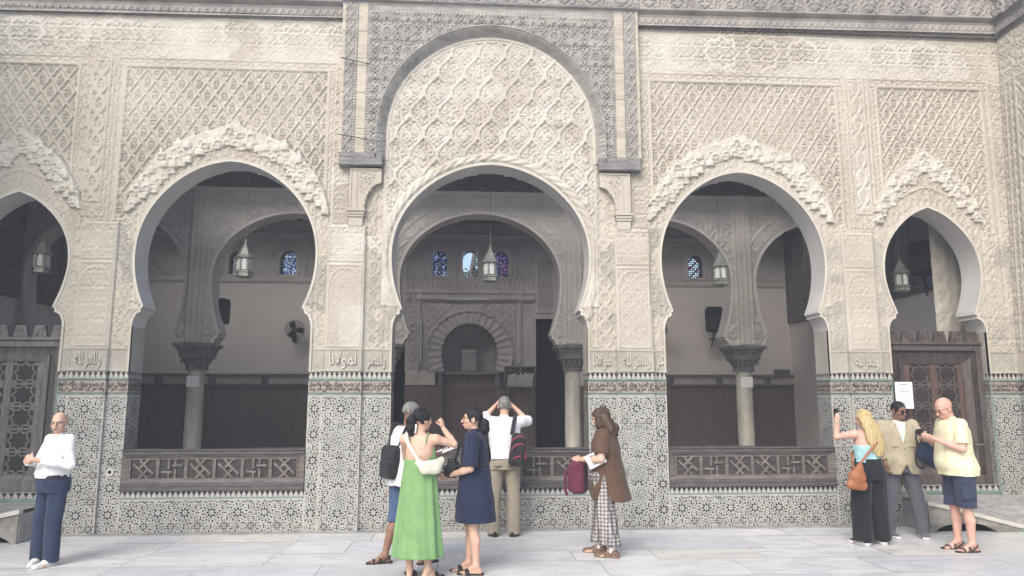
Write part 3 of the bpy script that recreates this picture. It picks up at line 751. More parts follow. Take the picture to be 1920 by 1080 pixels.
def loz_h(x, z):
    u = (np.abs(x) - 2.03) / .13; s = np.abs(np.abs(u) - np.abs(((z / .19) % 1) - .5) * 1.0)
    return .10 + .022 * np.maximum(1 - sstep(s, .06, .14), .7 * samp(T_C, x / .1, z / .1))
for s in (-1, 1):
    def R_(a, b): return (a, b) if s > 0 else (-b, -a)
    for a, b, f, m, n in ((1.735, 1.775, bead_h, CEDAR, 'beaded_strip'), (1.915, 1.955, bead_h, CEDAR, 'beaded_strip'), (1.955, 2.085, loz_h, CEDAR, 'lozenge_strip')):
        x0, x1 = R_(a, b); fpar(grid_mesh(n, x0, x1, FZ0, FZ1, f, m, frame))
    for a, b, y in ((1.777, 1.913, -.104), (2.087, 2.135, -.104)):
        x0, x1 = R_(a, b); zc = [5.1, 5.55 + .1 * s, 5.98, 6.43 - .06 * s, 6.9, FZ1]
        mb = MB()
        for z0, z1 in zip(zc[:-1], zc[1:]): mb.bbox(x0, x1, y - random.uniform(0, .006), -.01, z0 + .002, z1 - .002, .003)
        fpar(mb.build('bare_plank', CEDAR_PALE, frame))
    x0, x1 = R_(1.735, 2.13); mb = MB(); mb.box(x0, x1, -.095, .02, FZ0 + .001, FZ1 - .002); fpar(mb.build('frame_core', CEDAR_DARK, frame))
    x0, x1 = R_(1.515, 2.115); mb = MB(); mb.bbox(x0, x1, -.16, -.01, 4.905, 5.09, .012)
    mb.box(x0 + .01, x1 - .01, -.163, -.158, 4.955, 4.962); mb.box(x0 + .02, x1 - .15, -.163, -.158, 5.02, 5.026)
    fpar(mb.build('lintel_end', LINTEL, frame))
fpar(grid_mesh('top_border', -1.735, 1.735, 7.20, FZ1, lambda x, z: .104 + .014 * (np.abs(z - 7.27) > .05) + .010 * (np.cos(2 * np.pi * x / .05) > 0) * (np.abs(z - 7.24) < .02), CEDAR, frame))
# archivolt: fluted ring leaning in, then a plain pale rim down to the tympanum
V = []; F = []
ring = [(h, z) for h, z in AP]; L = [0]
full_i = [(h, z) for h, z in AP] + [(-h, z) for h, z in reversed(AP[:-1])]; full_o = [(h, z) for h, z in AO] + [(-h, z) for h, z in reversed(AO[:-1])]
ni = []; no_ = []; rid = []
for i in range(len(full_i) - 1):
    for k in range(6):
        t = k / 6; ni.append(tuple(np.array(full_i[i]) * (1 - t) + np.array(full_i[i + 1]) * t)); no_.append(tuple(np.array(full_o[i]) * (1 - t) + np.array(full_o[i + 1]) * t)); rid.append(k % 2)
ni.append(full_i[-1]); no_.append(full_o[-1]); rid.append(0); n = len(ni)
for (a, b), (c, d), r in zip(ni, no_, rid):
    for t, dp in ((0, .03), (.12, .045), (.35, .085 + .012 * r), (.7, .13 + .016 * r), (.88, .145), (.9, .16), (1, .16), (1.0, .09)):
        V.append((a + (c - a) * t, -dp, b + (d - b) * t))
for i in range(n - 1):
    for k in range(7): F.append((i * 8 + k, (i + 1) * 8 + k, (i + 1) * 8 + k + 1, i * 8 + k + 1))
fpar(raw('fluted_archivolt', V, F, CEDAR, frame))
V = []; F = []
for (a, b), (c, d) in zip(ni, no_):
    ln = math.hypot(c - a, d - b) + 1e-9; q = ((a - c) / ln, (b - d) / ln)
    for t, dp in ((0, .032), (.035, .030), (.04, .02), (.075, .018), (.08, -.01)): V.append((a + q[0] * t, -dp, b + q[1] * t))
for i in range(n - 1):
    for k in range(4): F.append((i * 5 + k + 1, (i + 1) * 5 + k + 1, (i + 1) * 5 + k, i * 5 + k))
raw('tympanum_rim', V, F, STUCCO_LIGHT, facade)
# ================================================================== cedar cornice
cornice = thing('carved_cedar_cornice', 'long weathered cedar cornice with zigzag and inscription carving along the wall top', 'cornice', (0, 0, 7.1))
def cpar(o): o.location.z = -7.1; return o
def zig_h(x, z):
    t = z - 7.13; p = .105; u = np.abs((x / p) % 1 - .5) * 2
    zz = (t > .035) & (t < .135) & (u < 1 - (t - .035) / .10) ; z2 = (u < .62 - (t - .035) / .10) & zz
    return .055 + .018 * (t < .022) + .022 * zz - .016 * z2 + .014 * ((t > .15) & (t < .165)) + .03 * (t > .185)
def ins_h(x, z):
    f = samp(T_B, x / .42, (z - 7.34) / .34); g = samp(T_D, x / .2, z / .2)
    return .10 + .035 * np.maximum(f, .5 * g)
SL = .010
for x0, x1 in ((-XE, -2.14), (2.14, XE)):
    cpar(grid_mesh('zigzag_board', x0, x1, 7.13, 7.325, zig_h, CORNICE, cornice, slope=SL))
    mb = MB(); V = []
    cpar(grid_mesh('cornice_lip', x0, x1, 7.325, 7.375, lambda x, z: .085 + .05 * sstep(z, 7.325, 7.35), CORNICE, cornice, slope=SL))
    cpar(grid_mesh('inscription_frieze', x0, x1, 7.375, 7.80, ins_h, CORNICE, cornice, slope=SL))
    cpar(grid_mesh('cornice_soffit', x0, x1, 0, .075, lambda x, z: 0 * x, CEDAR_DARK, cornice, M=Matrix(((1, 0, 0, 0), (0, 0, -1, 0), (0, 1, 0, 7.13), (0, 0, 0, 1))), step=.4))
cpar(grid_mesh('cornice_lip', -2.14, 2.14, FZ1, FZ1 + .04, lambda x, z: .11 + .05 * sstep(z, FZ1, FZ1 + .02), CORNICE, cornice))
cpar(grid_mesh('inscription_frieze', -2.14, 2.14, FZ1 + .04, 7.80, lambda x, z: ins_h(x, z) + .04, CORNICE, cornice))
# ================================================================== the two flanking courtyard walls
def side_wall(s):
    w = thing('side_courtyard_wall', 'carved stucco wall with tile dado meeting the courtyard front at the %s corner' % ('right' if s > 0 else 'left'), 'courtyard wall', (s * XE if s < 0 else 7.43, 0, 0), -s * math.pi / 2)
    if s > 0: w.rotation_euler = (Matrix.Rotation(R(2.3), 3, 'Y') @ Matrix.Rotation(-math.pi / 2, 3, 'Z')).to_euler()      # the old wall leans outwards
    # local frame: u along the wall (away from the facade), -y = into the courtyard
    D_ = 4.2; x0, x1 = (0, D_) if s > 0 else (-D_, 0)
    def hh(x, z):
        u = np.abs(x); h = .016 * samp(T_D, u / .34, z / .34)
        m = (u > .35) & (u < 1.7) & (z > 4.3) & (z < 6.33); h = np.where(m, .02 * sebka(u, z), h)
        h = np.where(((np.abs(u - .32) < .02) | (np.abs(u - .12) < .012) | (np.abs(z - 6.40) < .03) | (np.abs(u - .22) < .012)) & (z < 6.45), .022, h)
        h = np.where((u > .5) & (u < 1.5) & (z < 5.2) & (np.hypot(u - 1.0, (z - 4.4) * .8) < .62) & (np.hypot(u - 1.0, (z - 4.4) * .8) > .42), .05, h)
        return np.where((z < 2.37), .004, h)
    grid_mesh('carved_stucco', x0, x1, 2.07, 7.13, hh, STUCCO, w, 0, .0125)
    fr = Frame((x0, 0, 0), (1, 0, 0), (0, -1, 0))
    dado(fr, D_, 'tile_dado', w, text=True)
    grid_mesh('cedar_cornice', x0, x1, 7.14 + .07 * s, 7.335 + .07 * s, lambda x, z: zig_h(x, z - .01 - .07 * s), CORNICE, w, 0, .0125)
    grid_mesh('cedar_frieze', x0, x1, 7.336 + .07 * s, 7.80, lambda x, z: ins_h(x, z) + .03, CORNICE, w, 0, .0125)
    # the flat back so that the wall has thickness
    mb = MB(); mb.box(x0, x1, .02, .45, 0, 7.8); mb.build('wall_core', STUCCO_GREY, w)
side_wall(1); side_wall(-1)
# ================================================================== paving
def tagk(o): o['kind'] = 'structure'; return o
tagk(raw('floor', [(-40, -60, -.012), (40, -60, -.012), (40, 40, -.012), (-40, 40, -.012)], [(0, 1, 2, 3)], GREYSTONE))
MARBLE = marble_mat('paving_marble', (.65, .65, .65), (.50, .505, .515), (1.0, .965, .91))
rs = random.Random(21); V = []; F = []
y = -.06
while y > -12.5:
    d = rs.choice((.42, .55, .62, .75)); x = -9 + rs.uniform(0, 1)
    while x < 9:
        l = rs.choice((.7, .9, 1.2, 1.45, 1.7)); k = len(V); g = .0028; t = rs.uniform(-.02, .02); zz = rs.uniform(-.001, .001)
        V += [(x + g, y - d + g, zz), (x + l - g, y - d + g, zz), (x + l - g + t * 0, y - g, zz), (x + g, y - g, zz)]; F.append((k, k + 1, k + 2, k + 3)); x += l
    y -= d
tagk(raw('marble_paving', V, F, MARBLE))
mb = MB(); mb.T = None
x = -5.66
while x < 5.6:
    l = rs.uniform(.7, 1.3); e = min(x + l, 5.66); mb.bbox(x + .003, e - .003, -.115, -.002, -.01, .016, .006); x += l
tagk(mb.build('grey_kerb', GREYSTONE))
# ================================================================== the prayer hall behind the arches
tagk(raw('hall_floor', [(-9, .1, .02), (9, .1, .02), (9, 7.6, .02), (-9, 7.6, .02)], [(0, 1, 2, 3)], pmat('hall_matting', (.40, .33, .29), .9, (.31, .25, .22), 2)))
mb = MB()
for a, b in ((.38, .5), (3.1, 4.42), (5.5, 9)): mb.box(-9, 9, a, b, 6.25, 6.35)      # two unseen light wells along the aisles, added to brighten the hall
mb.box(-9, -5.6, .5, 3.1, 6.25, 6.35); mb.box(5.6, 9, .5, 3.1, 6.25, 6.35)
for i in range(9): mb.box(-9, 9, .55 + i * .8, .64 + i * .8, 6.05, 6.245)
hall = thing('hall_ceiling', 'dark beamed timber ceiling over the prayer hall', 'ceiling', (0, 0, 0)); mb.build('timber_ceiling', CEDAR_DARK, hall)
HX0, HX1, QY = -8.6, 7.62, 7.5
for s, x in ((-1, HX0), (1, HX1)):
    ew = thing('hall_end_wall', 'plain plaster end wall of the prayer hall with dark timber above, at the %s' % ('right' if s > 0 else 'left'), 'wall', (x, 0, 0))
    mb = MB(); a, b = sorted((0, s * .3)); mb.box(a, b, .4, 7.6, 0, 3.55); mb.build('plaster_wall', IN_PLASTER, ew)
    mb = MB(); a, b = sorted((-s * .05, s * .3)); mb.box(a, b, .4, 7.6, 3.555, 6.3)
    for i in range(12): 
        a, b = sorted((-s * .07, -s * .045)); mb.box(a, b, .6 + i * .58, .68 + i * .58, 3.56, 6.3)
    mb.build('timber_panel', CEDAR_DARK, ew)
    if s < 0:
        mb = MB(); mb.box(.0, .06, 1.55, 1.95, 2.95, 5.2); mb.build('dark_shutter', CEDAR_DARK, ew)
        mb = MB(); mb.box(.0, .10, .5, 7.2, 2.72, 2.90); mb.build('dado_rail', CEDAR_PALE, ew)
    else:
        grid_mesh('carved_strip', -.0, .9, 2.4, 5.4, lambda x, z: .02 * samp(T_B, x / .3, z / .3), STUCCO_GREY, ew, .75, .03, M=Matrix(((1, 0, 0, -.75), (0, 1, 0, 0), (0, 0, 1, 0), (0, 0, 0, 1))))
# ---- arcade of columns
CX = [-8.75, -5.35, -1.85, 1.74, 5.13, 8.5]; AY = 4.0; AT = .38
arc = thing('column_arcade', 'shaded stucco arcade of horseshoe arches on dark capitals and marble columns inside the hall', 'arcade', (0, AY, 0))
IOP = []
for a, b in zip(CX[:-1], CX[1:]):
    hw = (b - a) / 2; P = [(hw - .455, 2.95)]
    IOP.append(dict(n='in', cx=(a + b) / 2, P=horseshoe(hw - .33, hw - .455, hw - .255, 4.0, 1.24 if hw < 1.78 else 1.29, 2.95, .03)))
def ar_keep(x, z):
    k = np.ones(x.shape, bool)
    for o in IOP: k &= ~(np.abs(x - o['cx']) < half_at(o['P'], z) + .015)
    return k
def ar_h(x, z):
    h = .026 * samp(T_D, x / .3, z / .3)
    for o in IOP:
        d = outline_dist(o, x, z, 2.9, .6)
        h = np.where((d < .30) & (z > 2.9), .022 + .024 * samp(T_A, x / .2, z / .2) * (d > .07) * (d < .25), h); h = np.where((np.abs(d - .30) < .025) | (d < .05), .04, h)
    for c in CX:
        a = np.abs(x - c); m = (a < .17) & (z > 2.75)
        h = np.where(m, .05 + .012 * samp(T_B, (x - c) / .1, z / .2) * (a < .13), h); h = np.where((np.abs(a - .055) < .014) & (z > 2.75), .065, h); h = np.where((np.abs(a - .155) < .015) & (z > 2.75), .07, h)
    h = np.where(np.abs(z - 5.70) < .04, .07, h); return h
grid_mesh('carved_wall', HX0, HX1, 2.74, 5.75, ar_h, IN_STUCCO, arc, 0, .022, keepf=ar_keep)
mb = MB(); mb.box(HX0, HX1, -.03, .4, 5.752, 6.3); mb.build('timber_wall_plate', CEDAR_DARK, arc)
for o in IOP:
    up = [(o['cx'] + h, z) for h, z in o['P'] if z > 2.7]; fl = up + [(2 * o['cx'] - x, z) for x, z in reversed(up[:-1])]
    sweep('arch_reveal', fl, -.045, AT, IN_STUCCO, arc, True)
    V = []; F = []
    for k, (x, z) in enumerate(fl):
        a = np.array(fl[max(0, k - 1)]); b = np.array(fl[min(len(fl) - 1, k + 1)]); d = (b - a) / (np.linalg.norm(b - a) + 1e-9)
        V += [(x, -.045, z), (x + d[1] * .05, -.045, z - d[0] * .05)]
    for k in range(len(fl) - 1): F.append((2 * k, 2 * k + 2, 2 * k + 3, 2 * k + 1))
    raw('arch_rim', V, F, IN_PLASTER, arc)
kx_ = np.arange(HX0, HX1, .06); 
grid_mesh('rear_face', HX0, HX1, 2.74, 5.75, lambda x, z: 0 * x, IN_PLASTER, arc, AT + .001, .06, keepf=lambda x, z: np.logical_and.reduce([np.abs(x - o['cx']) > half_at(o['P'], z) + .03 for o in IOP]))
CAPM = pmat('dark_capital_stone', (.19, .19, .20), .5, (.11, .11, .12), 8, 5, .3, 40)
COLM = pmat('column_marble', (.60, .58, .52), .3, (.40, .385, .34), 2.2, 7, spec=.5, stretch=(3, 3, .7))
def cap_mb(cx):
    m = MB(); 
    def ring(w, z, ch): 
        c = w * ch; return [(cx - w + c, .19 - w, z), (cx + w - c, .19 - w, z), (cx + w, .19 - w + c, z), (cx + w, .19 + w - c, z), (cx + w - c, .19 + w, z), (cx - w + c, .19 + w, z), (cx - w, .19 + w - c, z), (cx - w, .19 - w + c, z)]
    prof = [(.35, 2.738, .02), (.35, 2.68, .02), (.31, 2.66, .05), (.275, 2.56, .2), (.27, 2.47, .3), (.235, 2.46, .35), (.19, 2.36, .45), (.175, 2.30, .55), (.19, 2.28, .58), (.19, 2.25, .58)]
    V = []; F = []
    for w, z, ch in prof: V += ring(w, z, ch)
    for k in range(len(prof) - 1):
        for i in range(8): j = (i + 1) % 8; F.append((k * 8 + i, (k + 1) * 8 + i, (k + 1) * 8 + j, k * 8 + j))
    F.append(tuple(range(8))[::-1]); F.append(tuple(range((len(prof) - 1) * 8, len(prof) * 8)))
    m.add(V, F)
    for k in range(5):
        x = cx - .2 + k * .1; m.bar((x, 2.48), (x + .02, 2.56), .035, .19 - .29, .19 - .26); m.bar((x, 2.36), (x, 2.45), .03, .19 - .255, .19 - .2)
    return m
for c in CX[1:-1]:
    mb = MB(); mb.lathe([(.21, .02), (.21, .1), (.185, .13), (.17, .2), (.155, .22), (.158, 1.2), (.148, 2.25)], 28, (c, .19, 0)); s_ = mb.build('column_shaft', COLM, arc, True)
    cap_mb(c).build('capital', CAPM, arc)
for c in (CX[1], CX[4]):
    t = raw('paper_notice', [(c - .115, AY + .19 - .168, 1.94), (c + .115, AY + .19 - .168, 1.94), (c + .115, AY + .19 - .163, 2.14), (c - .115, AY + .19 - .163, 2.14)], [(0, 1, 2, 3)], PAPER)
    so = t.modifiers.new('t', 'SOLIDIFY'); so.thickness = .003
    tag(t, 'white paper notice taped to the marble column seen through the %s arch' % ('left side' if c < 0 else 'right side'), 'notice')
# ---- wall of the prayer niche
qw = thing('prayer_niche_wall', 'far hall wall with dark wainscot, carved niche bay and small arched stained glass windows', 'wall', (0, QY, 0))
MX = -.22
def arch_poly(cx, w, z0, z1, n=10):
    r = w / 2; return [(cx - r, z0), (cx + r, z0)] + [(cx + r * math.cos(a), z1 - r + r * math.sin(a)) for a in np.linspace(0, math.pi, n)]
WIN = [(-.95, .34, 4.64, 5.26), (-.215, .36, 4.62, 5.28), (.53, .34, 4.63, 5.26), (-4.53, .38, 4.63, 5.22), (-5.72, .38, 4.62, 5.2), (5.31, .38, 4.66, 5.22)]
MIO = horseshoe(.62, .60, .66, 2.80, .70, 2.40, .0)
DOORS = [(-2.16, -1.74, 3.62), (1.36, 2.12, 3.62)]
def q_keep(x, z):
    k = np.ones(x.shape, bool)
    for cx, w, z0, z1 in WIN:
        r = w / 2; k &= ~((np.abs(x - cx) < r) & (z > z0) & ((z < z1 - r) | (np.hypot(x - cx, z - z1 + r) < r)))
    for a, b, zt in DOORS: k &= ~((x > a) & (x < b) & (z < zt) & (z > .0))
    k &= ~(np.abs(x - MX) < half_at(MIO, z)) | (z < 2.36)
    return k
def q_h(x, z):
    h = 0 * x; bay = (x > -1.74) & (x < 1.36)
    h = np.where(z > 4.58, .035 * samp(T_D, x / .36, z / .36), h); h = np.where(np.abs(z - 4.50) < .06, .03 + .015 * samp(T_A, x / .12, z / .12), h)
    m = bay & (z > 4.22) & (z < 4.56); u = np.abs(((x / .115) % 1) - .5); h = np.where(m, .05 + .03 * ((u > .33) | (np.abs(z - 4.40 - .08 * np.cos(u * 6)) < .02) | (np.abs(z - 4.24) < .03) | (np.abs(z - 4.55) < .02)), h)
    fr = bay & (z < 4.22) & (z > 2.36); a = np.abs(x - MX)
    h = np.where(fr, .03, h); h = np.where(fr & (np.abs(a - 1.20) < .03), .11, h); h = np.where(fr & (np.abs(z - 4.12) < .06), .12, h); h = np.where(fr & (np.abs(a - 1.08) < .016) & (z < 4.0), .06, h)
    m = fr & (a < 1.06) & (z < 4.0); h = np.where(m, .02 + .025 * samp(T_A, x / .2, z / .2), h)
    ang = np.arctan2(z - 2.78, x - MX); rr = np.hypot(x - MX, z - 2.78); sc = 1.0 + .022 * np.abs(np.sin(ang * 14))
    h = np.where(m & (rr < sc + .03), .11, h); h = np.where(m & (rr < sc - .02), .06 + .022 * (np.sin(ang * 34) > 0), h)
    m = fr & (x < -1.47); h = np.where(m & (np.abs(x + 1.58) < .07), .02 + .035 * samp(T_C, x / .13, z / .17), h)
    m = bay & (z > 4.58); 
    for cx, w, z0, z1 in WIN:
        r = w / 2 + .09; d = np.where(z < z1 - w / 2, np.abs(x - cx), np.hypot(x - cx, z - z1 + w / 2)); h = np.where((d < r) & (z > z0 - .06), .05, h); h = np.where((np.abs(d - r - .1) < .025) & (z > z0 - .06), .055, h)
    for c in (1.60, -1.98):
        m = (np.abs(x - c) < .26) & (z > 3.75) & (z < 5.15); h = np.where(m, .055, h); m = (np.abs(x - c) < .17) & (z > 3.85) & (z < 5.05); h = np.where(m, .045 * (sebka(x, z, .11, .2) > .4) , h)
    h = np.where((np.abs(z - 5.62) < .05), .08, h); return h
NICHE = pmat('niche_stucco', (.46, .43, .43), .9, (.36, .335, .335), 2.0, 6)
gm = grid_mesh('carved_bay', -2.3, 2.3, 2.30, 5.95, q_h, NICHE, qw, 0, .02, keepf=q_keep)
grid_mesh('carved_wall_left', HX0, -2.3, 2.30, 5.95, q_h, IN_STUCCO, qw, 0, .03, keepf=lambda x, z: q_keep(x, z) & (z > 4.42)).name = 'carved_wall'
grid_mesh('carved_wall', 2.3, HX1, 2.30, 5.95, q_h, IN_STUCCO, qw, 0, .03, keepf=lambda x, z: q_keep(x, z) & (z > 4.42))
mb = MB()
for a, b in ((HX0, -2.301), (2.301, HX1)): mb.box(a, b, 0, .3, 2.04, 4.44)
mb.build('plaster_wall', IN_PLASTER, qw)
mb = MB(); mb.box(HX0, HX1, -.02, .3, 5.95, 6.3); mb.build('timber_frieze', CEDAR_DARK, qw)
WAIN = pmat('dark_wainscot', (.19, .145, .14), .7, (.14, .105, .105), 3, 4, stretch=(8, 1, 1))
mb = MB()
for a, b in ((HX0, DOORS[0][0]), (DOORS[0][1], MX - .62), (MX + .62, DOORS[1][0]), (DOORS[1][1], HX1)):
    x = a
    while x < b - .01:
        e = min(b, x + .62); mb.bbox(x + .002, e - .002, -.03, .3, .02, 2.03, .004); x = e
mb.bbox(MX - .62, MX + .62, .25, .3, .02, 2.36, .004)
mb.build('wainscot', WAIN, qw)
mb = MB(); mb2 = MB(); x = HX0 + .1
while x < HX1 - .6:
    w = 1.18; e = x + w
    if not (e > -2.4 and x < 2.3):
        mb.box(x, e, -.10, -.031, 2.03, 2.07); mb.box(x, e, -.10, -.031, 2.24, 2.30); mb.box(x, x + .07, -.10, -.031, 2.07, 2.24); mb.box(e - .07, e, -.10, -.031, 2.07, 2.24); mb2.box(x + .07, e - .07, -.06, -.031, 2.07, 2.24)
    x += w + .01
mb.build('shelf_frame', CEDAR_DARK, qw); mb2.build('shelf_panel', pmat('faded_panel', (.44, .40, .39), .7, (.36, .32, .31), 3), qw)
# niche: half-round recess behind the horseshoe opening
mb = MB(); V = []; F = []; ns = 14
prof = [0.02, 2.9, 3.2, 3.5]; 
for z, rr in ((.02, .66), (2.85, .66), (3.1, .62), (3.3, .5), (3.45, .3), (3.5, .02)):
    for i in range(ns + 1): t = math.pi * i / ns; V.append((MX - rr * math.cos(t), .06 + rr * .85 * math.sin(t), z))
for k in range(5):
    for i in range(ns): F.append((k * (ns + 1) + i, k * (ns + 1) + i + 1, (k + 1) * (ns + 1) + i + 1, (k + 1) * (ns + 1) + i))
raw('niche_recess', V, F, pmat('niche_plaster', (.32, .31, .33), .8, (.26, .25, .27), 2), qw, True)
for s in (-1, 1):
    mb = MB(); mb.lathe([(.09, 2.04), (.06, 2.09), (.06, 2.26), (.1, 2.31), (.1, 2.36)], 12, (MX + s * .68, -.06, 0)); mb.build('niche_colonnette', CAPM, qw)
mb = MB(); mb.bbox(-1.72, MX - .80, -.06, -.0, 2.04, 2.38, .008); mb.build('pale_panel', pmat('pale_board', (.55, .50, .47), .8), qw)
for a, b, zt in DOORS:
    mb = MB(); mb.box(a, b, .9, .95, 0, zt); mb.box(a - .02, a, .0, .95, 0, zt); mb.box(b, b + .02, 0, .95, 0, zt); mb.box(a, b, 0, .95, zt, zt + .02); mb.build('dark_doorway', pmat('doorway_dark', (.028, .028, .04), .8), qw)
    mb = MB(); mb.bbox(a - .06, b + .06, -.05, .0, zt, zt + .12, .01); mb.build('doorway_lintel', NICHE, qw)
# stained glass: a fine plaster lattice holding coloured panes that daylight shines through
def glass_mat(name, rgb):
    m = bpy.data.materials.new(name); m.use_nodes = True; t = m.node_tree
    for n_ in list(t.nodes):
        if n_.type == 'BSDF_PRINCIPLED': t.nodes.remove(n_)
    tr = t.nodes.new('ShaderNodeBsdfTransparent'); tr.inputs[0].default_value = (*rgb, 1); gl = t.nodes.new('ShaderNodeBsdfGlossy'); gl.inputs['Roughness'].default_value = .1
    mx = t.nodes.new('ShaderNodeMixShader'); mx.inputs[0].default_value = .06; t.links.new(tr.outputs[0], mx.inputs[1]); t.links.new(gl.outputs[0], mx.inputs[2]); t.links.new(mx.outputs[0], t.nodes['Material Output'].inputs[0]); return m
GL = [pmat('lead_lattice', (.03, .03, .045), .8), glass_mat('blue_pane', (.10, .11, .30)), glass_mat('violet_pane', (.28, .22, .42)), glass_mat('clear_pane', (.9, .9, .95)), glass_mat('red_pane', (.6, .1, .12)), glass_mat('yellow_pane', (.7, .6, .25)), glass_mat('deep_blue_pane', (.04, .05, .2))]
for wi, (cx, w, z0, z1) in enumerate(WIN):
    rs = random.Random(40 + wi); st = .0165; V = []; F = []; M = []
    nx = int(w / st); nz = int((z1 - z0) / st)
    for i in range(nx):
        for j in range(nz):
            xc = -w / 2 + (i + .5) * w / nx; zc = z0 + (j + .5) * (z1 - z0) / nz
            if zc > z1 - w / 2 and math.hypot(xc, zc - z1 + w / 2) > w / 2 + .004: continue
            if wi == 1: c = 3
            elif wi == 5: c = 0 if (i % 3 == 0 or j % 3 == 0) else ((4 if (i // 3 * 7 + j // 3 * 3) % 11 == 0 else 3) if ((i // 3 * 5 + j // 3 * 3) % 4) != 1 else 0)
            elif wi == 4: c = (3 if rs.random() < .5 else 4) if (i % 3 and j % 2) else 0
            else:
                q = math.hypot(((xc / .17) + .5) % 1 - .5, ((zc / .17) % 1) - .5); p_ = .30 + .35 * (wi == 3) + .25 * (zc < z0 + .15)
                c = 0 if abs(q - .3) < .07 else (rs.choice((1, 1, 2, 3, 5, 6)) if wi == 0 else (rs.choice((1, 6, 4, 4, 2, 6)) if wi == 2 else rs.choice((1, 3, 5, 6, 1, 3, 1)))) if rs.random() < p_ + .1 else (6 if rs.random() < .4 else 0)
            k = len(V); a = w / nx / 2; b = (z1 - z0) / nz / 2; V += [(cx + xc - a, .12, zc - b), (cx + xc + a, .12, zc - b), (cx + xc + a, .12, zc + b), (cx + xc - a, .12, zc + b)]; F.append((k, k + 1, k + 2, k + 3)); M.append(c)
    raw('stained_glass_window' if wi != 1 else 'clear_window', V, F, GL, qw, False, M)
    P = arch_poly(cx, w, z0, z1); mb = MB(); n = len(P)
    V = [(x, -.05, z) for x, z in P] + [(x, .3, z) for x, z in P]; raw('window_reveal', V, [(i, i + n, (i + 1) % n + n, (i + 1) % n) for i in range(n)], NICHE, qw)
mb = MB()
for a, b in ((HX0, -6.0), (-5.4, -4.8), (-4.25, -1.3), (.9, 5.0), (5.6, HX1)): mb.box(a, b, .2, .32, 4.42, 6.0)
mb.box(-6.0, -5.4, .2, .32, 4.42, 4.6); mb.box(-6.0, -5.4, .2, .32, 5.24, 6); mb.box(-4.8, -4.25, .2, .32, 4.42, 4.6); mb.box(-4.8, -4.25, .2, .32, 5.24, 6); mb.box(5, 5.6, .2, .32, 4.42, 4.64); mb.box(5, 5.6, .2, .32, 5.24, 6)
mb.box(-1.3, .9, .75, .8, 2.0, 4.6); mb.box(-1.3, .9, .2, .32, 5.3, 6); mb.box(-2.4, -1.3, .96, 1.0, 0, 4.5); mb.box(.9, 2.4, .96, 1.0, 0, 4.5); mb.box(-1.3, .9, .2, .76, 4.5, 4.6)
mb.build('wall_core', IN_PLASTER, qw)
# mirror / glazed picture standing in the niche, shelf of books, lamps
t = thing('framed_mirror', 'tall framed mirror leaning inside the dark prayer niche', 'mirror', (MX - .01, QY + .30, 2.36))
mb = MB(); mb.box(-.19, .19, -.02, 0, 0, .56); mb.build('frame', CEDAR_DARK, t); mb = MB(); mb.box(-.165, .165, -.024, -.021, .025, .535); mb.build('mirror_glass', pmat('old_mirror', (.30, .30, .32), .3, (.16, .16, .19), 2.4, 3, spec=.3, metal=.0, stretch=(1, 1, 7)), t)
t = thing('ledge', 'low stone ledge inside the prayer niche below the mirror', 'ledge', (MX, QY + .33, 0)); mb = MB(); mb.bbox(-.58, .58, -.2, .14, 2.30, 2.358, .01); mb.box(-.56, .56, -.05, .14, .03, 2.30); mb.build('slab', NICHE, t)
t = thing('book_shelf', 'dark shelf with a slanting row of pale book spines right of the prayer niche', 'shelf', (.96, QY - .30, 1.98))
mb = MB(); mb.box(-.36, -.33, 0, .26, 0, .50); mb.box(.33, .36, 0, .26, 0, .50); mb.box(-.36, .36, 0, .26, .47, .50); mb.box(-.36, .36, 0, .26, 0, .03); mb.box(-.33, .33, .24, .26, .03, .47); mb.box(-.30, -.27, .01, .25, -1.98, 0); mb.box(.27, .30, .01, .25, -1.98, 0); mb.build('case', CEDAR_DARK, t)
rs = random.Random(3)
for k in range(15):
    x = -.30 + k * .04; b = thing; mb = MB(); h = rs.uniform(.26, .33); mb.add([(x, .02, .032), (x + .016, .02, .032), (x + .05, .02, .032 + h), (x + .034, .02, .032 + h), (x, .2, .032), (x + .016, .2, .032), (x + .05, .2, .032 + h), (x + .034, .2, .032 + h)], [(0, 1, 2, 3), (7, 6, 5, 4), (0, 4, 5, 1), (1, 5, 6, 2), (2, 6, 7, 3), (3, 7, 4, 0)])
    o = mb.build('book', [PAPER]); o.location = (.96, QY - .30, 1.98); tag(o, 'pale book leaning in the dark shelf right of the prayer niche', 'book', 'books leaning in the shelf')
TUBE = pmat('unlit_tube', (.62, .62, .6), .4)
for (x, z, vert, L_, lab) in ((-.26, 4.07, 0, 1.05, 'unlit tube lamp lying level above the prayer niche arch'), (-1.37, 3.10, 1, 1.08, 'unlit tube lamp standing upright left of the prayer niche'), (.94, 3.10, 1, 1.08, 'unlit tube lamp standing upright right of the prayer niche')):
    t = thing('tube_lamp', lab, 'lamp', (x, QY - .12, z)); mb = MB(); h = L_ / 2
    a, b = ((-h, 0, 0), (h, 0, 0)) if not vert else ((0, 0, -h), (0, 0, h)); mb.tube([a, b], .017, 8); mb.build('tube', TUBE, t, True)
    mb = MB(); (mb.box(-h, h, .015, .045, -.02, .02) if not vert else mb.box(-.02, .02, .015, .045, -h, h)); mb.build('batten', PAPER, t)
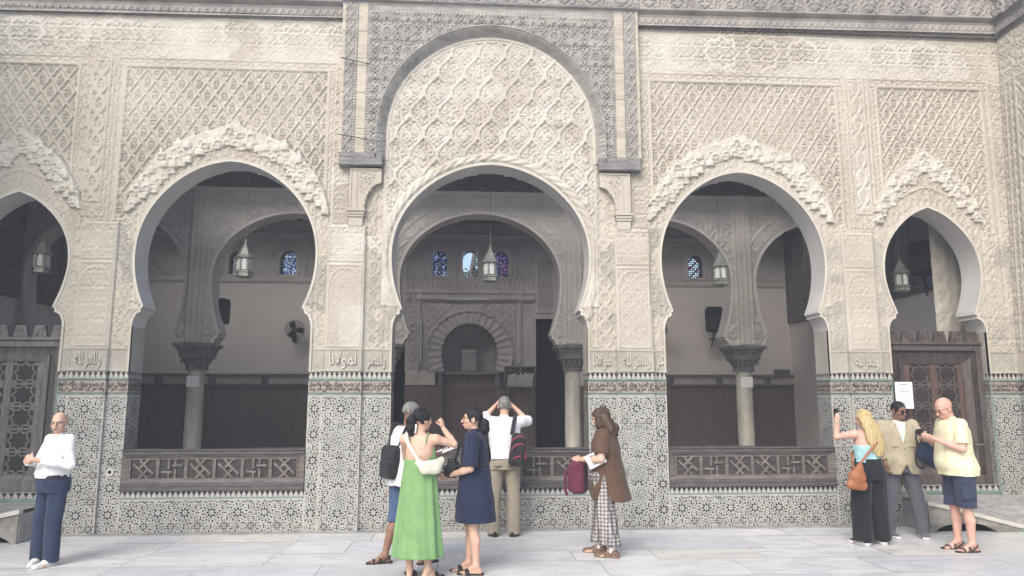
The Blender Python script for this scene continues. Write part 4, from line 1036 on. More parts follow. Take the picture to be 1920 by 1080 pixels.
# low benches / rails along the hall
for (x0, x1, y) in ((-6.6, -5.5, 3.2), (-4.2, -1.9, 3.3), (2.3, 3.9, 3.2), (4.0, 4.9, 3.3)):
    t = thing('low_rail', 'low dark wooden rail standing in the hall %s' % ('behind the left arch, its short end piece' if x0 < -5 else 'behind the left arch, right of the column' if x0 < 0 else 'behind the right arch, left half' if x0 < 3.5 else 'behind the right arch, next to the column'), 'rail', ((x0 + x1) / 2, y, .02)); w = (x1 - x0) / 2
    mb = MB(); mb.bbox(-w, w, -.03, .03, .78, .86, .008); mb.build('top_rail', CEDAR_DARK, t); mb = MB(); mb.bbox(-w, w, -.02, .02, .30, .36, .005); mb.build('lower_rail', CEDAR_DARK, t)
    for q in (-w + .04, 0, w - .04): mb = MB(); mb.bbox(q - .03, q + .03, -.03, .03, 0, .84, .006); mb.build('post', CEDAR_DARK, t)
# ---- fans
def fan(x, y, z, rz, lab):
    t = thing('wall_fan', lab, 'fan', (x, y, z), rz, 'black fans fixed to the hall walls')
    mb = MB()
    for r in (.225, .19, .15, .1, .06):
        pts = [(r * math.cos(a), -.10 - .03 * (1 - r / .23), r * math.sin(a)) for a in np.linspace(0, 2 * math.pi, 25)]; mb.tube(pts, .0045, 5)
    for k in range(28):
        a = 2 * math.pi * k / 28; mb.tube([(.04 * math.cos(a), -.13, .04 * math.sin(a)), (.225 * math.cos(a), -.10, .225 * math.sin(a)), (.20 * math.cos(a), -.02, .2 * math.sin(a))], .003, 4)
    mb.build('guard', BLACKPLASTIC, t)
    mb = MB()
    for k in range(3):
        a = 2 * math.pi * k / 3; c, s_ = math.cos(a), math.sin(a); P = [(.04, -.05), (.19, -.09), (.2, .03), (.12, .07), (.04, .04)]
        mb.add([(u * c - v * s_, -.075 + .02 * v / .09, u * s_ + v * c) for u, v in P] + [(u * c - v * s_, -.070 + .02 * v / .09, u * s_ + v * c) for u, v in P], [(0, 1, 2, 3, 4), (9, 8, 7, 6, 5)] + [(i, i + 5, (i + 1) % 5 + 5, (i + 1) % 5) for i in range(5)])
    mb.build('blades', BLACKPLASTIC, t)
    mb = MB(); mb.tube([(0, -.135, 0), (0, .03, 0)], [.04, .06], 12); mb.build('motor', pmat('fan_grey', (.10, .10, .11), .4) if 'fan_grey' not in MATS else MATS['fan_grey'], t, True)
    mb = MB(); mb.tube([(0, .0, 0), (0, .05, -.10), (0, .16, -.16)], .018, 8); mb.bbox(-.05, .05, .15, .19, -.26, -.08); mb.build('wall_bracket', BLACKPLASTIC, t)
fan(-4.27, QY - .2, 3.30, .25, 'black wall fan on the plaster behind the left side arch'); fan(4.30, QY - .2, 3.36, -.4, 'black wall fan half hidden at the left edge of the right side arch')
fan(6.35, QY - .2, 3.95, -.9, 'small black wall fan seen edge-on near the hall corner')
# ---- loudspeakers
def speaker(x, y, z, rz, lab, sc=1., tilt=0., arm=True):
    t = thing('loudspeaker', lab, 'loudspeaker', (x, y, z), rz, 'black loudspeakers on wall arms'); t.scale = (sc,) * 3; t.rotation_euler = (tilt, 0, rz)
    mb = MB(); P = [(-.20, -.27), (-.13, -.31), (.13, -.31), (.20, -.27), (.21, .22), (.16, .30), (-.16, .30), (-.21, .22)]; mb.prism(P, -.02, .10); n = len(P)
    mb.add([(a, .10, b) for a, b in P] + [(a * .6, .27, b * .85) for a, b in P], [tuple(range(2 * n - 1, n - 1, -1))] + [(i, i + n, (i + 1) % n + n, (i + 1) % n) for i in range(n)]); mb.build('cabinet', BLACKPLASTIC, t)
    mb = MB(); mb.bbox(-.17, .17, -.03, -.018, -.25, .05, .008); mb.build('grille', pmat('speaker_grille', (.045, .045, .05), .6) if 'speaker_grille' not in MATS else MATS['speaker_grille'], t)
    mb = MB(); mb.lathe([(.001, 0), (.10, .012), (.12, 0)], 20, cap=False); mb.T = None; o = mb.build('horn', BLACKPLASTIC, t, True); o.rotation_euler = (R(90), 0, 0); o.location = (0, -.025, .16)
    mb = MB(); mb.tube([(0, .12, -.30), (0, .12, -.44), (0, .38, -.46)], .022, 8); mb.tube([(0, .12, -.44), (.0, .3, -.62)], .014, 6); mb.build('wall_arm', BLACKPLASTIC, t, True)
speaker(5.60, QY - .45, 3.60, 0.05, 'black loudspeaker on an arm against the pale wall left of the right marble column')
speaker(-4.98, AY + .45, 3.40, 1.35, 'black loudspeaker seen edge-on beside the left marble column', .8)
speaker(7.25, 1.55, 4.05, -.75, 'black loudspeaker on a bracket arm seen through the small right arch', .95, -.12)
speaker(-8.2, 2.1, 4.0, .7, 'black loudspeaker cut by the picture edge in the small left arch', 1.0, -.12)
# small things on the walls
t = thing('framed_picture', 'small dark framed picture on the wall at the right edge of the right arch', 'picture', (7.35, QY - .02, 2.05)); mb = MB(); mb.box(-.2, .2, -.03, 0, 0, .38); mb.build('frame', CEDAR_DARK, t); mb = MB(); mb.box(-.15, .15, -.034, -.031, .05, .33); mb.build('picture_sheet', pmat('dim_print', (.14, .13, .13), .6), t)
# tree outside the clear window
tr = thing('tree', 'dark leafy tree outside the clear middle window', 'tree', (-.1, 11.5, 0)); mb = MB(); mb.tube([(0, 0, 0), (.1, 0, 3), (-.05, 0, 5.2), (.1, 0, 6.6)], [.2, .16, .1, .03], 8); mb.tube([(0, 0, 4.4), (.5, 0, 5.4)], [.06, .02], 6); mb.tube([(0, 0, 4.8), (-.5, 0, 5.7)], [.06, .02], 6); mb.build('trunk', CEDAR_DARK, tr)
rs = random.Random(5); V = []; F = []
for k in range(1400):
    a = rs.gauss(0, .55); b = rs.gauss(0, .4); c = rs.triangular(3.8, 7.0, 5.0); 
    if c > 5.9 + .35 * math.sin(a * 6): continue
    s_ = rs.uniform(.03, .07); d = [Vector((rs.uniform(-1, 1), rs.uniform(-1, 1), rs.uniform(-1, 1))).normalized() * s_ for _ in range(2)]; k0 = len(V); p = Vector((a, b, c)); V += [tuple(p - d[0]), tuple(p + d[1]), tuple(p + d[0]), tuple(p - d[1])]; F.append((k0, k0 + 1, k0 + 2, k0 + 3))
raw('crown', V, F, pmat('leaf_green', (.07, .10, .04), .7, (.04, .06, .03), 4, island=.4), tr)
# ================================================================== cedar balustrades in the three wide arches
BALBACK = pmat('dark_balustrade_board', (.04, .035, .035), .7, (.025, .022, .023), 4)
def balustrade(o, lab):
    j = o['P'][0][0]; cx = o['cx']; w = 2 * j - .006; t = thing('carved_balustrade', lab, 'balustrade', (cx, 0, .538), 0, 'carved cedar balustrades under the wide arches')
    h = .525; x0, x1 = -w / 2, w / 2
    mb = MB(); mb.bbox(x0, x1, -.035, .10, 0, .055, .006); mb.bbox(x0, x1, -.03, .10, .056, .105, .006); mb.bbox(x0, x1, -.03, .10, h - .065, h - .02, .006); mb.bbox(x0 - .0, x1, -.045, .12, h - .019, h, .006)
    mb.build('rail', PANELWOOD, t)
    mb = MB(); b = .085   # mitred, sloping inner frame
    O = [(x0, .106), (x1, .106), (x1, h - .066), (x0, h - .066)]; I = [(x0 + b, .106 + .035), (x1 - b, .106 + .035), (x1 - b, h - .066 - .045), (x0 + b, h - .066 - .045)]
    V = [(x, -.028, z) for x, z in O] + [(x, .012, z) for x, z in I] + [(x, .05, z) for x, z in I]; F = [(i, (i + 1) % 4, (i + 1) % 4 + 4, i + 4) for i in range(4)] + [(i + 4, (i + 1) % 4 + 4, (i + 1) % 4 + 8, i + 8) for i in range(4)]
    mb.add(V, F); mb.build('mitred_frame', PANELWOOD_EDGE, t)
    mb = MB(); mb.box(x0 + .02, x1 - .02, .048, .095, .03, h - .03); mb.build('backing_board', BALBACK, t)
    a0, a1, z0, z1 = x0 + b + .003, x1 - b - .003, .142, h - .112; n = 6; H_ = z1 - z0
    mb = MB(); 
    k = -H_
    while k < (a1 - a0):
        for sgn in (1, -1):
            xa, za, xb, zb = (a0 + k, z0, a0 + k + H_, z1) if sgn > 0 else (a0 + k, z1, a0 + k + H_, z0)
            if xa < a0: tt = (a0 - xa) / (xb - xa); za += (zb - za) * tt; xa = a0
            if xb > a1: tt = (a1 - xa) / (xb - xa); zb = za + (zb - za) * tt; xb = a1
            if xb - xa > .01: mb.bar((xa, za), (xb, zb), .008, .030 if sgn > 0 else .033, .0475)
        k += .032
    mb.build('lattice', PANELWOOD, t)
    mb = MB(); bw = (a1 - a0) / n; y0 = .006
    for i in range(n):
        c = a0 + (i + .5) * bw; m = (z0 + z1) / 2; r = H_ / 2; q = min(bw * .40, r)
        for xx in (c - bw * .47, c + bw * .47): mb.bar((xx, z0), (xx, z1), .018, y0, .03)
        if i % 3 != 1:
            for s in (0, 1, 2, 3):
                ca, sa = [(1, 0), (0, 1), (-1, 0), (0, -1)][s]
                def rt(u, v): return (c + u * ca - v * sa, m + u * sa + v * ca)
                mb.bar(rt(-q * .34, q * .36), rt(q * .62, -q * .62 + q * .02), .03, y0 + .0006 * s, .03) if False else mb.bar(rt(0, q * .42), rt(q * .98, -q * .50), .028, y0 + .0007 * s, .03)
                mb.bar(rt(0, q * .42), rt(-q * .45, q * .95), .028, y0 + .0035 + .0007 * s, .03) if s % 2 == 0 else None
        else:
            for s in (0, 1, 2, 3):
                ca, sa = [(1, 0), (0, 1), (-1, 0), (0, -1)][s]
                def rt(u, v): return (c + u * ca - v * sa, m + u * sa + v * ca)
                mb.bar(rt(-.0, q * .30), rt(q * .98, q * .30), .028, y0 + .0007 * s, .03); mb.bar(rt(q * .30, q * .30), rt(q * .30, q * .98), .024, y0 + .004 + .0007 * s, .03) if s % 2 == 0 else None
    mb.bar((a0, z0 + .008), (a1, z0 + .008), .016, y0 + .005, .03); mb.bar((a0, z1 - .008), (a1, z1 - .008), .016, y0 + .005, .03)
    mb.build('strapwork', PANELWOOD_EDGE, t)
balustrade(OPEN[1], 'carved cedar balustrade with worn brown mitred frame under the left side arch')
balustrade(OPEN[0], 'carved cedar balustrade under the middle arch, half hidden behind the visitors')
balustrade(OPEN[2], 'carved cedar balustrade of dark grey wood under the right side arch')
# ================================================================== the two crested doors in the small arches
LEAFBACK = pmat('dark_leaf_board', (.035, .028, .027), .7, (.022, .018, .018), 4)
def door(s, lab, wood, leafm, gap=False):
    cx = s * 6.37; t = thing('carved_door', lab, 'door', (cx, .10, .53), 0, 'crested cedar doors in the small arches'); W_ = .708; T_ = 1.95
    mb = MB(); mb.bbox(-W_, -W_ + .085, 0, .16, 0, T_, .01); mb.bbox(W_ - .085, W_, 0, .16, 0, T_, .01); mb.bbox(-W_ + .086, W_ - .086, 0, .16, T_ - .085, T_, .01)
    mb.bbox(-W_ - .0, W_, -.025, .17, T_ + .001, T_ + .045, .01); mb.bbox(-W_ + .086, W_ - .086, 0, .16, 0, .13, .01); mb.build('outer_frame', wood, t)
    # lattice border between outer and inner frames
    mb = MB(); mb.box(-W_ + .086, W_ - .086, .07, .12, .13, T_ - .086); mb.build('backing', LEAFBACK, t)
    mb = MB()
    def lat(x0, x1, z0, z1):
        st = .036; nx = max(1, round((x1 - x0) / st)); nz = max(1, round((z1 - z0) / st)); dx = (x1 - x0) / nx; dz = (z1 - z0) / nz
        for i in range(nx):
            for j in range(nz):
                a, b = x0 + i * dx, z0 + j * dz; mb.bar((a, b), (a + dx, b + dz), .0085, .040, .068); mb.bar((a, b + dz), (a + dx, b), .0085, .042, .068)
    lat(-W_ + .086, -W_ + .175, .135, T_ - .087); lat(W_ - .175, W_ - .086, .135, T_ - .087); lat(-W_ + .176, W_ - .176, T_ - .17, T_ - .088)
    mb.build('lattice_border', wood, t)
    mb = MB(); a = W_ - .176; b_ = .10; zt = T_ - .172
    O = [(-a, .132), (a, .132), (a, zt), (-a, zt)]; I = [(-a + b_, .132 + .07), (a - b_, .132 + .07), (a - b_, zt - b_), (-a + b_, zt - b_)]
    V = [(x, .005, z) for x, z in O] + [(x, .055, z) for x, z in I] + [(x, .09, z) for x, z in I] + [(x, .069, z) for x, z in O]
    mb.add(V, [(i, (i + 1) % 4, (i + 1) % 4 + 4, i + 4) for i in range(4)] + [(i + 4, (i + 1) % 4 + 4, (i + 1) % 4 + 8, i + 8) for i in range(4)] + [(i + 12, (i + 1) % 4 + 12, (i + 1) % 4, i) for i in range(4)]); mb.build('mitred_frame', wood, t)
    # leaves: panels of pierced stars
    ax = a - b_ - .002; z0 = .205; z1 = zt - b_ - .003
    leaf = MB(); leaf.box(-ax, ax, .088, .115, z0, z1); lf = leaf.build('door_leaf', LEAFBACK, t)
    mb = MB(); 
    for q in ((-ax, -ax + .07), (ax - .07, ax), (-.05, .05)): mb.bbox(q[0], q[1], .058, .087, z0, z1, .006)
    st_ = mb.build('stile', DOORRED if s > 0 else leafm, lf)
    mb = MB(); nrow = 5; ph = (z1 - z0) / nrow
    for side in (-1, 1):
        xa, xb = (-ax + .07, -.05) if side < 0 else (.05, ax - .07); c = (xa + xb) / 2; hw = (xb - xa) / 2
        for r in range(nrow):
            zc = z0 + (r + .5) * ph; mb.bbox(xa, xb, .066, .087, z0 + r * ph - .012, z0 + r * ph + .014, .004)
            R1, R2 = min(hw, ph / 2) * .98, min(hw, ph / 2) * .70
            P = [(c + (R1 if k % 2 == 0 else R2) * math.cos(math.pi * k / 8), zc + (R1 if k % 2 == 0 else R2) * math.sin(math.pi * k / 8)) for k in range(16)]
            for k in range(16): mb.bar(P[k], P[(k + 1) % 16], .02, .064 + .0004 * (k % 3), .087)
            for k in range(-3, 4):
                u = k * .028; hh = math.sqrt(max(0, (R2 * .95) ** 2 - u * u)); d = math.sqrt(.5)
                mb.bar((c + (u - hh) * d, zc + (u + hh) * d), (c + (u + hh) * d, zc + (u - hh) * d), .008, .076, .087); mb.bar((c + (u - hh) * d, zc + (-u - hh) * d), (c + (u + hh) * d, zc + (-u + hh) * d), .008, .078, .087)
            for sx in (-1, 1):
                for sz in (-1, 1): mb.prism([(c + sx * hw * .84 + .03 * math.cos(q), zc + sz * ph * .40 + .022 * math.sin(q)) for q in np.linspace(0, 2 * math.pi, 9)[:-1]], .062, .087)
    mb.build('star_carving', leafm, lf)
    # crest of carved merlons
    n = 6 if s > 0 else 6
    for k in range(n):
        c = -W_ + .10 + k * (2 * W_ - .20) / (n - 1); mb = MB(); mb.prism([(c - .095, T_ + .046), (c + .095, T_ + .046), (c + .058, T_ + .205), (c - .058, T_ + .205)], .02, .09)
        rs = random.Random(k)
        for q in range(9):
            x = c + rs.uniform(-.05, .05); z = T_ + rs.uniform(.07, .18); a_ = rs.uniform(0, 3.1); mb.bar((x - .018 * math.cos(a_), z - .018 * math.sin(a_)), (x + .018 * math.cos(a_), z + .018 * math.sin(a_)), .012, .012, .0205)
        mb.build('crest_merlon', wood, t)
    if s > 0:
        mb = MB(); mb.tube([(.45, -.005, .55), (.45, -.05, .55), (.57, -.055, .55)], .011, 8); mb.build('door_handle', STEEL, lf, True)
DOOR_L = pmat('grey_door_cedar', (.185, .175, .175), .6, (.10, .094, .095), 4, 7, .3, 70, .3, stretch=(6, 1, 1.2))
door(-1, 'greyed cedar door with pale star lattice, cut by the left picture edge behind the old man', DOOR_L, DOOR_L); door(1, 'dark brown cedar door with crest and red centre stile behind the man in the yellow shirt', DOORWOOD, DOORWOOD)
# wall under the doors
for s in (-1, 1):
    cx = s * 6.37; j = .715; fr = Frame((cx - j, .02, 0), (1, 0, 0), (0, -1, 0)); w = 2 * j
    g = quads(fr, [(0, w, 0, .44), (0, w, .455, .53)], 'threshold_tiles', TILE_WHITE, facade, 0)
    quads(fr, [(0, w, .405, .455)], 'green_strip', TILE_STRIP, g, .003); quads(fr, [(0, w, .457, .529)], 'black_ground', TILE_BLACK, g, .001); merlons(fr, 0, w, .458, g, .09, .075)
    mb = MB(); mb.box(cx - j, cx + j, .023, WALL_T + .2, 0, .529); mb.build('threshold_core', STONE, facade)
    # green edging of the tiles round the door
    for q in (-1, 1): mb = MB(); x = cx + q * (j + .012); mb.bbox(x - .011, x + .011, -.004, .01, .40, 1.99, .001); mb.build('green_edging', TILE_STRIP, facade)
# ---- small humped bridges over the water channel in front of the doors
DIRTY = pmat('dirty_stone', (.30, .29, .265), .7, (.13, .125, .115), 6, 8, .4, 30, .2)
DECK = pmat('deck_mosaic', (.35, .34, .33), .5, (.20, .20, .205), 16, 6, .2, 60, .4, stretch=(.6, 1.6, 1))
for s in (-1, 1):
    t = thing('channel_bridge', 'small sloping marble bridge with mosaic deck %s' % ('behind the man in the yellow shirt' if s > 0 else 'at the left picture edge behind the old man'), 'bridge', (s * 6.37, 0, 0))
    prof = [(-.71, .40), (-.35, .325), (.1, .205), (.52, .10), (1.10, .10)]
    Pp = lambda x, z: (s * x, z)
    y0, y1 = -.56, -.005
    V = []; F = []
    for x, z in prof: V += [(s * x, y0 + .06, z - .012), (s * x, (y0 + y1) / 2, max(z, .30) - .012 if x > -.3 else z - .012), (s * x, y1, .398)]
    F = [(3 * i + k, 3 * i + 3 + k, 3 * i + 4 + k, 3 * i + 1 + k) for i in range(len(prof) - 1) for k in (0, 1)]
    F_ = [(2 * i, 2 * i + 2, 2 * i + 3, 2 * i + 1) for i in range(len(prof) - 1)]
    raw('mosaic_deck', V, F, DECK, t)
    mb = MB()
    for (xa, za), (xb, zb) in zip(prof[:-1], prof[1:]):
        c = [(xa, za - .05), (xb, zb - .05), (xb, zb), (xa, za)]; c = [(s * x, z) for x, z in c]; c = c if s > 0 else c[::-1]; mb.prism(c, y0 - .02, y0 + .07)
    mb.build('marble_kerb', STONE, t)
    # side face with the arched mouth of the channel
    mb = MB(); A_ = [(-.60, 0.0)] + [(-.23 + .39 * math.cos(q), .0 + .115 * math.sin(q)) for q in np.linspace(math.pi, 0, 12)] 
    top = lambda x: float(np.interp(x, [p[0] for p in prof], [p[1] for p in prof])) - .052
    xs_ = list(np.linspace(-.71, .62, 24))
    bot = lambda x: (.12 * math.sqrt(max(0, 1 - ((x + .22) / .40) ** 2)) if abs(x + .22) < .40 else 0.)
    for xa, xb in zip(xs_[:-1], xs_[1:]):
        c = [(s * xa, bot(xa)), (s * xb, bot(xb)), (s * xb, max(bot(xb) + .004, top(xb))), (s * xa, max(bot(xa) + .004, top(xa)))]; c = c if s > 0 else c[::-1]; mb.prism(c, y0, y0 + .10)
    mb.build('bridge_side', DIRTY, t)
    mb = MB(); a, b = sorted((s * .52, s * 1.12)); mb.bbox(a, b, y0 - .012, y0 + .05, .0, .048, .004); mb.build('green_tile_face', TILE_STRIP, t)
    mb = MB(); a, b = sorted((-s * .69, s * .3)); mb.box(a, b, y0 + .12, y1 - .04, .002, .006); mb.build('channel_bed', DARKVOID, t)  # black bed and wall: shade inside the channel put into the colour
    mb = MB(); a, b = sorted((s * .3, s * .32)); mb.box(a, b, y0 + .10, y1, .0, .13); mb.build('channel_wall', DARKVOID, t); mb = MB(); a, b = sorted((-s * .70, -s * .715)); mb.box(a, b, y0, y1, 0, .345); mb.build('end_stone', GREYSTONE, t)
# ================================================================== hanging lanterns
LG = bpy.data.materials.new('frosted_pane'); LG.use_nodes = True; _b = LG.node_tree.nodes['Principled BSDF']; _b.inputs['Base Color'].default_value = (.55, .57, .57, 1); _b.inputs['Roughness'].default_value = .3; _b.inputs['Transmission Weight'].default_value = .25
def lantern(x, z, lab):
    t = thing('hanging_lantern', lab, 'lantern', (x, .85, z), R(12), 'six-sided metal lanterns hanging in the arches')
    mb = MB(); mb.lathe([(.10, 0), (.125, .012), (.125, .035), (.112, .045), (.112, .062), (.128, .072), (.128, .085), (.105, .095)], 6); mb.build('base', STEEL, t)
    mb = MB(); mb.lathe([(.135, .285), (.14, .295), (.105, .33), (.085, .375), (.066, .415), (.062, .425), (.05, .44), (.052, .452), (.026, .485), (.018, .505), (.022, .515), (.008, .54)], 6); mb.build('roof', STEEL, t)
    mb = MB()
    for k in range(6):
        a = math.pi / 3 * k; c, s_ = math.cos(a), math.sin(a); mb.tube([(.10 * c, .10 * s_, .095), (.103 * c, .103 * s_, .29)], .009, 6)
    mb.build('corner_post', STEEL, t)
    for k in range(6):
        a0, a1 = math.pi / 3 * k, math.pi / 3 * (k + 1); p = Vector((math.cos(a0), math.sin(a0))) * .097; q = Vector((math.cos(a1), math.sin(a1))) * .097
        V = []; n = 7
        pts = [(.12, 0), (.88, 0)] + [(.5 + .38 * math.cos(w), .125 + .06 * math.sin(w)) for w in np.linspace(0, math.pi, n)]
        V = [tuple((p * (1 - u) + q * u)) + (.105 + v,) for u, v in pts]; raw('glass_pane', V, [tuple(range(len(V)))], LG, t)
        mb = MB(); nn = ((p + q) / 2).normalized() * .003
        loop = [Vector((*(p * (1 - u) + q * u + nn), .105 + v)) for u, v in pts]; mb.tube(loop + [loop[0]], .004, 5); mb.build('pane_frame', STEEL, t)
    mb = MB(); mb.tube([(0, 0, .53), (0, 0, 2.2 if abs(x) < 5 else 1.6)], .004, 5); mb.tube([(.015 * math.cos(a), 0, .55 + .015 * math.sin(a)) for a in np.linspace(0, 6.28, 10)], .004, 5); mb.build('chain', STEEL, t)
lantern(-6.47, 3.50, 'six-sided metal lantern hanging in the small left arch above the old man')
lantern(-3.60, 3.48, 'six-sided metal lantern in front of the interior arch seen through the left side arch')
lantern(.02, 3.45, 'six-sided metal lantern hanging in the middle arch in front of the stained windows')
lantern(3.55, 3.43, 'six-sided metal lantern hanging in the right side arch beside the lattice window')
lantern(6.42, 3.36, 'six-sided metal lantern in the small right arch beside the bracket loudspeaker')
# ---- sign on the door frame
t = thing('paper_sign', 'white printed paper sign fixed to the left edge of the dark crested door', 'sign', (5.80, -.012, 1.58)); mb = MB(); mb.bbox(-.125, .125, -.006, .006, 0, .37, .002); mb.build('sheet', PAPER, t)
mb = MB(); rs = random.Random(2)
for k, (w, h) in enumerate(((.11, .014), (.15, .008), (.13, .008), (.16, .008), (.0, 0), (.14, .008), (.17, .008), (.0, 0), (.16, .008), (.09, .008))):
    if w: 
        x = -w / 2
        while x < w / 2: l = rs.uniform(.015, .035); mb.box(x, min(w / 2, x + l), -.0085, -.0068, .325 - k * .03, .325 - k * .03 + h); x += l + .007
mb.build('print_lines', pmat('print_ink', (.16, .16, .18), .7), t)
# thin cables on the wall
for (a, b, lab) in (((-2.14, -.19, 6.45), (-1.30, -.06, 6.36), 'thin dark cable crossing the cedar frame at upper left'), ((-2.12, -.20, 5.32), (-1.50, -.06, 5.30), 'thin dark cable crossing the cedar frame just above its left lintel end')):
    mb = MB(); mb.tube([a, tuple((Vector(a) + Vector(b)) / 2 + Vector((0, 0, -.012))), b], .006, 5); o = mb.build('cable', BLACKPLASTIC); tag(o, lab, 'cable')
t = thing('drain_spout', 'small round spout hole set in the tile pier right of the old man', 'spout', (-4.90, -.006, .78)); mb = MB(); mb.lathe([(.055, 0), (.05, .012), (.024, .012), (.02, .002)], 16); o = mb.build('stone_ring', STONE, t, True); o.rotation_euler = (R(90), 0, 0); mb = MB(); mb.lathe([(.022, .0), (.022, .011)], 12); o = mb.build('hole', DARKVOID, t); o.rotation_euler = (R(90), 0, 0)
# ================================================================== soft shapes: distance fields on a grid, meshed with surface nets
class Vox:
    def __init__(s, lo, hi, h):
        s.h = h; s.lo = np.array(lo, float); n = np.ceil((np.array(hi) - s.lo) / h).astype(int) + 1
        s.ax = [s.lo[i] + h * np.arange(n[i]) for i in range(3)]; s.D = np.full(n, .5, np.float32)
    def reg(s, lo, hi):
        sl = []
        for i in range(3):
            a = int(np.clip(np.floor((lo[i] - s.lo[i]) / s.h), 0, len(s.ax[i]))); b = int(np.clip(np.ceil((hi[i] - s.lo[i]) / s.h) + 1, 0, len(s.ax[i]))); sl.append(slice(a, b))
        x, y, z = s.ax[0][sl[0]][:, None, None], s.ax[1][sl[1]][None, :, None], s.ax[2][sl[2]][None, None, :]
        return tuple(sl), x, y, z
    def mix(s, sl, d, k, sub=False):
        b = s.D[sl]
        if sub: s.D[sl] = np.maximum(b, -d); return
        if k <= 0: s.D[sl] = np.minimum(b, d); return
        t = np.clip(.5 + .5 * (b - d) / k, 0, 1); s.D[sl] = b * (1 - t) + d * t - k * t * (1 - t)
    def cone(s, a, b, ra, rb, k=.015, flat=None, cut=False, sub=False):
        a = np.array(a, float); b = np.array(b, float); m = max(ra, rb) * 1.15 + k + .02
        sl, x, y, z = s.reg(np.minimum(a, b) - m, np.maximum(a, b) + m)
        px, py, pz = x - a[0], y - a[1], z - a[2]; d = b - a
        if flat is not None:
            n = np.array(flat[0], float); n /= np.linalg.norm(n); g = 1 / flat[1] - 1
            q = (px * n[0] + py * n[1] + pz * n[2]) * g; px, py, pz = px + q * n[0], py + q * n[1], pz + q * n[2]; d = d + n * d.dot(n) * g
        L = d.dot(d) + 1e-12; t = np.clip((px * d[0] + py * d[1] + pz * d[2]) / L, 0, 1)
        D = np.sqrt((px - d[0] * t) ** 2 + (py - d[1] * t) ** 2 + (pz - d[2] * t) ** 2) - (ra + (rb - ra) * t)
        if cut: u = d / math.sqrt(L); D = np.maximum(D, px * u[0] + py * u[1] + pz * u[2] - math.sqrt(L))
        s.mix(sl, D, k, sub)
    def chain(s, pts, rr, k=.015, **kw):
        for i in range(len(pts) - 1): s.cone(pts[i], pts[i + 1], rr[i], rr[i + 1], k, **kw)
    def ell(s, c, r, k=.012, M=None, sub=False):
        c = np.array(c, float); r = np.array(r, float); m = r.max() + k + .02; sl, x, y, z = s.reg(c - m, c + m)
        p = [x - c[0], y - c[1], z - c[2]]
        if M is not None: M = np.array(M); p = [M[0, i] * p[0] + M[1, i] * p[1] + M[2, i] * p[2] for i in range(3)]
        q = np.sqrt((p[0] / r[0]) ** 2 + (p[1] / r[1]) ** 2 + (p[2] / r[2]) ** 2); s.mix(sl, (q - 1) * r.min() * .9 + 0 * x, k, sub)
    def sbox(s, c, r, rnd=.02, k=.01, M=None):
        c = np.array(c, float); r = np.array(r, float); m = np.linalg.norm(r) + k + .03; sl, x, y, z = s.reg(c - m, c + m); p = [x - c[0], y - c[1], z - c[2]]
        if M is not None: M = np.array(M); p = [M[0, i] * p[0] + M[1, i] * p[1] + M[2, i] * p[2] for i in range(3)]
        q = [np.abs(p[i]) - r[i] + rnd for i in range(3)]; D = np.sqrt(sum(np.maximum(v, 0) ** 2 for v in q)) + np.minimum(np.maximum(np.maximum(q[0], q[1]), q[2]), 0) - rnd; s.mix(sl, D, k)
    def prof(s, P, k=.02, folds=None, seed=0, sq=2.0):
        """upright body of changing oval section; P rows = (z, half width, half depth, centre x, centre y); folds = (count, depth at bottom, depth at top)"""
        P = np.array(sorted(P)); m = P[:, 1:3].max() + np.abs(P[:, 3:]).max() + .05; sl, x, y, z = s.reg((-m - 1, -m - 1, P[0, 0]), (m + 1, m + 1, P[-1, 0]))
        zz = z[0, 0]; f = lambda i: np.interp(zz, P[:, 0], P[:, i])[None, None, :]
        X_, Y_ = x - f(3), y - f(4); ax, ay = f(1), f(2)
        if folds:
            th = np.arctan2(Y_ / ay, X_ / ax); t = np.clip((z - P[0, 0]) / (P[-1, 0] - P[0, 0]), 0, 1); amp = folds[1] * (1 - t) + folds[2] * t
            w = 1 + amp * (np.sin(folds[0] * th + seed + .8 * np.sin(2 * th + seed)) + .5 * np.sin((folds[0] * 1.6 // 1) * th + 2.1 * seed + 2 * t)); ax, ay = ax * w, ay * w
        q = (np.abs(X_ / ax) ** sq + np.abs(Y_ / ay) ** sq) ** (1 / sq); D = (q - 1) * np.minimum(ax, ay) * .85
        D = np.maximum(D, np.maximum(P[0, 0] - z, z - P[-1, 0])); s.mix(sl, D, k)
    def cut(s, c, n):
        n = np.array(n, float); n /= np.linalg.norm(n); x, y, z = s.ax[0][:, None, None], s.ax[1][None, :, None], s.ax[2][None, None, :]
        s.D = np.maximum(s.D, ((x - c[0]) * n[0] + (y - c[1]) * n[1] + (z - c[2]) * n[2]).astype(np.float32))
    def wrinkle(s, amp, f, seed=0, d=(1, 1, .5)):
        x, y, z = s.ax[0][:, None, None] * d[0], s.ax[1][None, :, None] * d[1], s.ax[2][None, None, :] * d[2]
        rs = np.random.default_rng(seed); w = 0
        for k in range(4):
            v = rs.normal(size=3); v /= np.linalg.norm(v); ff = f * (1 + .6 * k); w = w + np.sin((x * v[0] + y * v[1] + z * v[2]) * ff + rs.uniform(0, 6) + 1.3 * np.sin((x * v[1] - y * v[2] + z * v[0]) * ff * .6)) / (1 + .5 * k)
        s.D = s.D + (amp * w * .5).astype(np.float32)
    def strands(s, amp, c, n=60):
        x, y, z = s.ax[0][:, None, None] - c[0], s.ax[1][None, :, None] - c[1], s.ax[2][None, None, :]
        th = np.arctan2(x, y); s.D = s.D + (amp * (np.sin(th * n + 6 * np.sin(z * 9)) + .6 * np.sin(th * n * .43 + 4 * np.sin(z * 14 + 1)))).astype(np.float32)
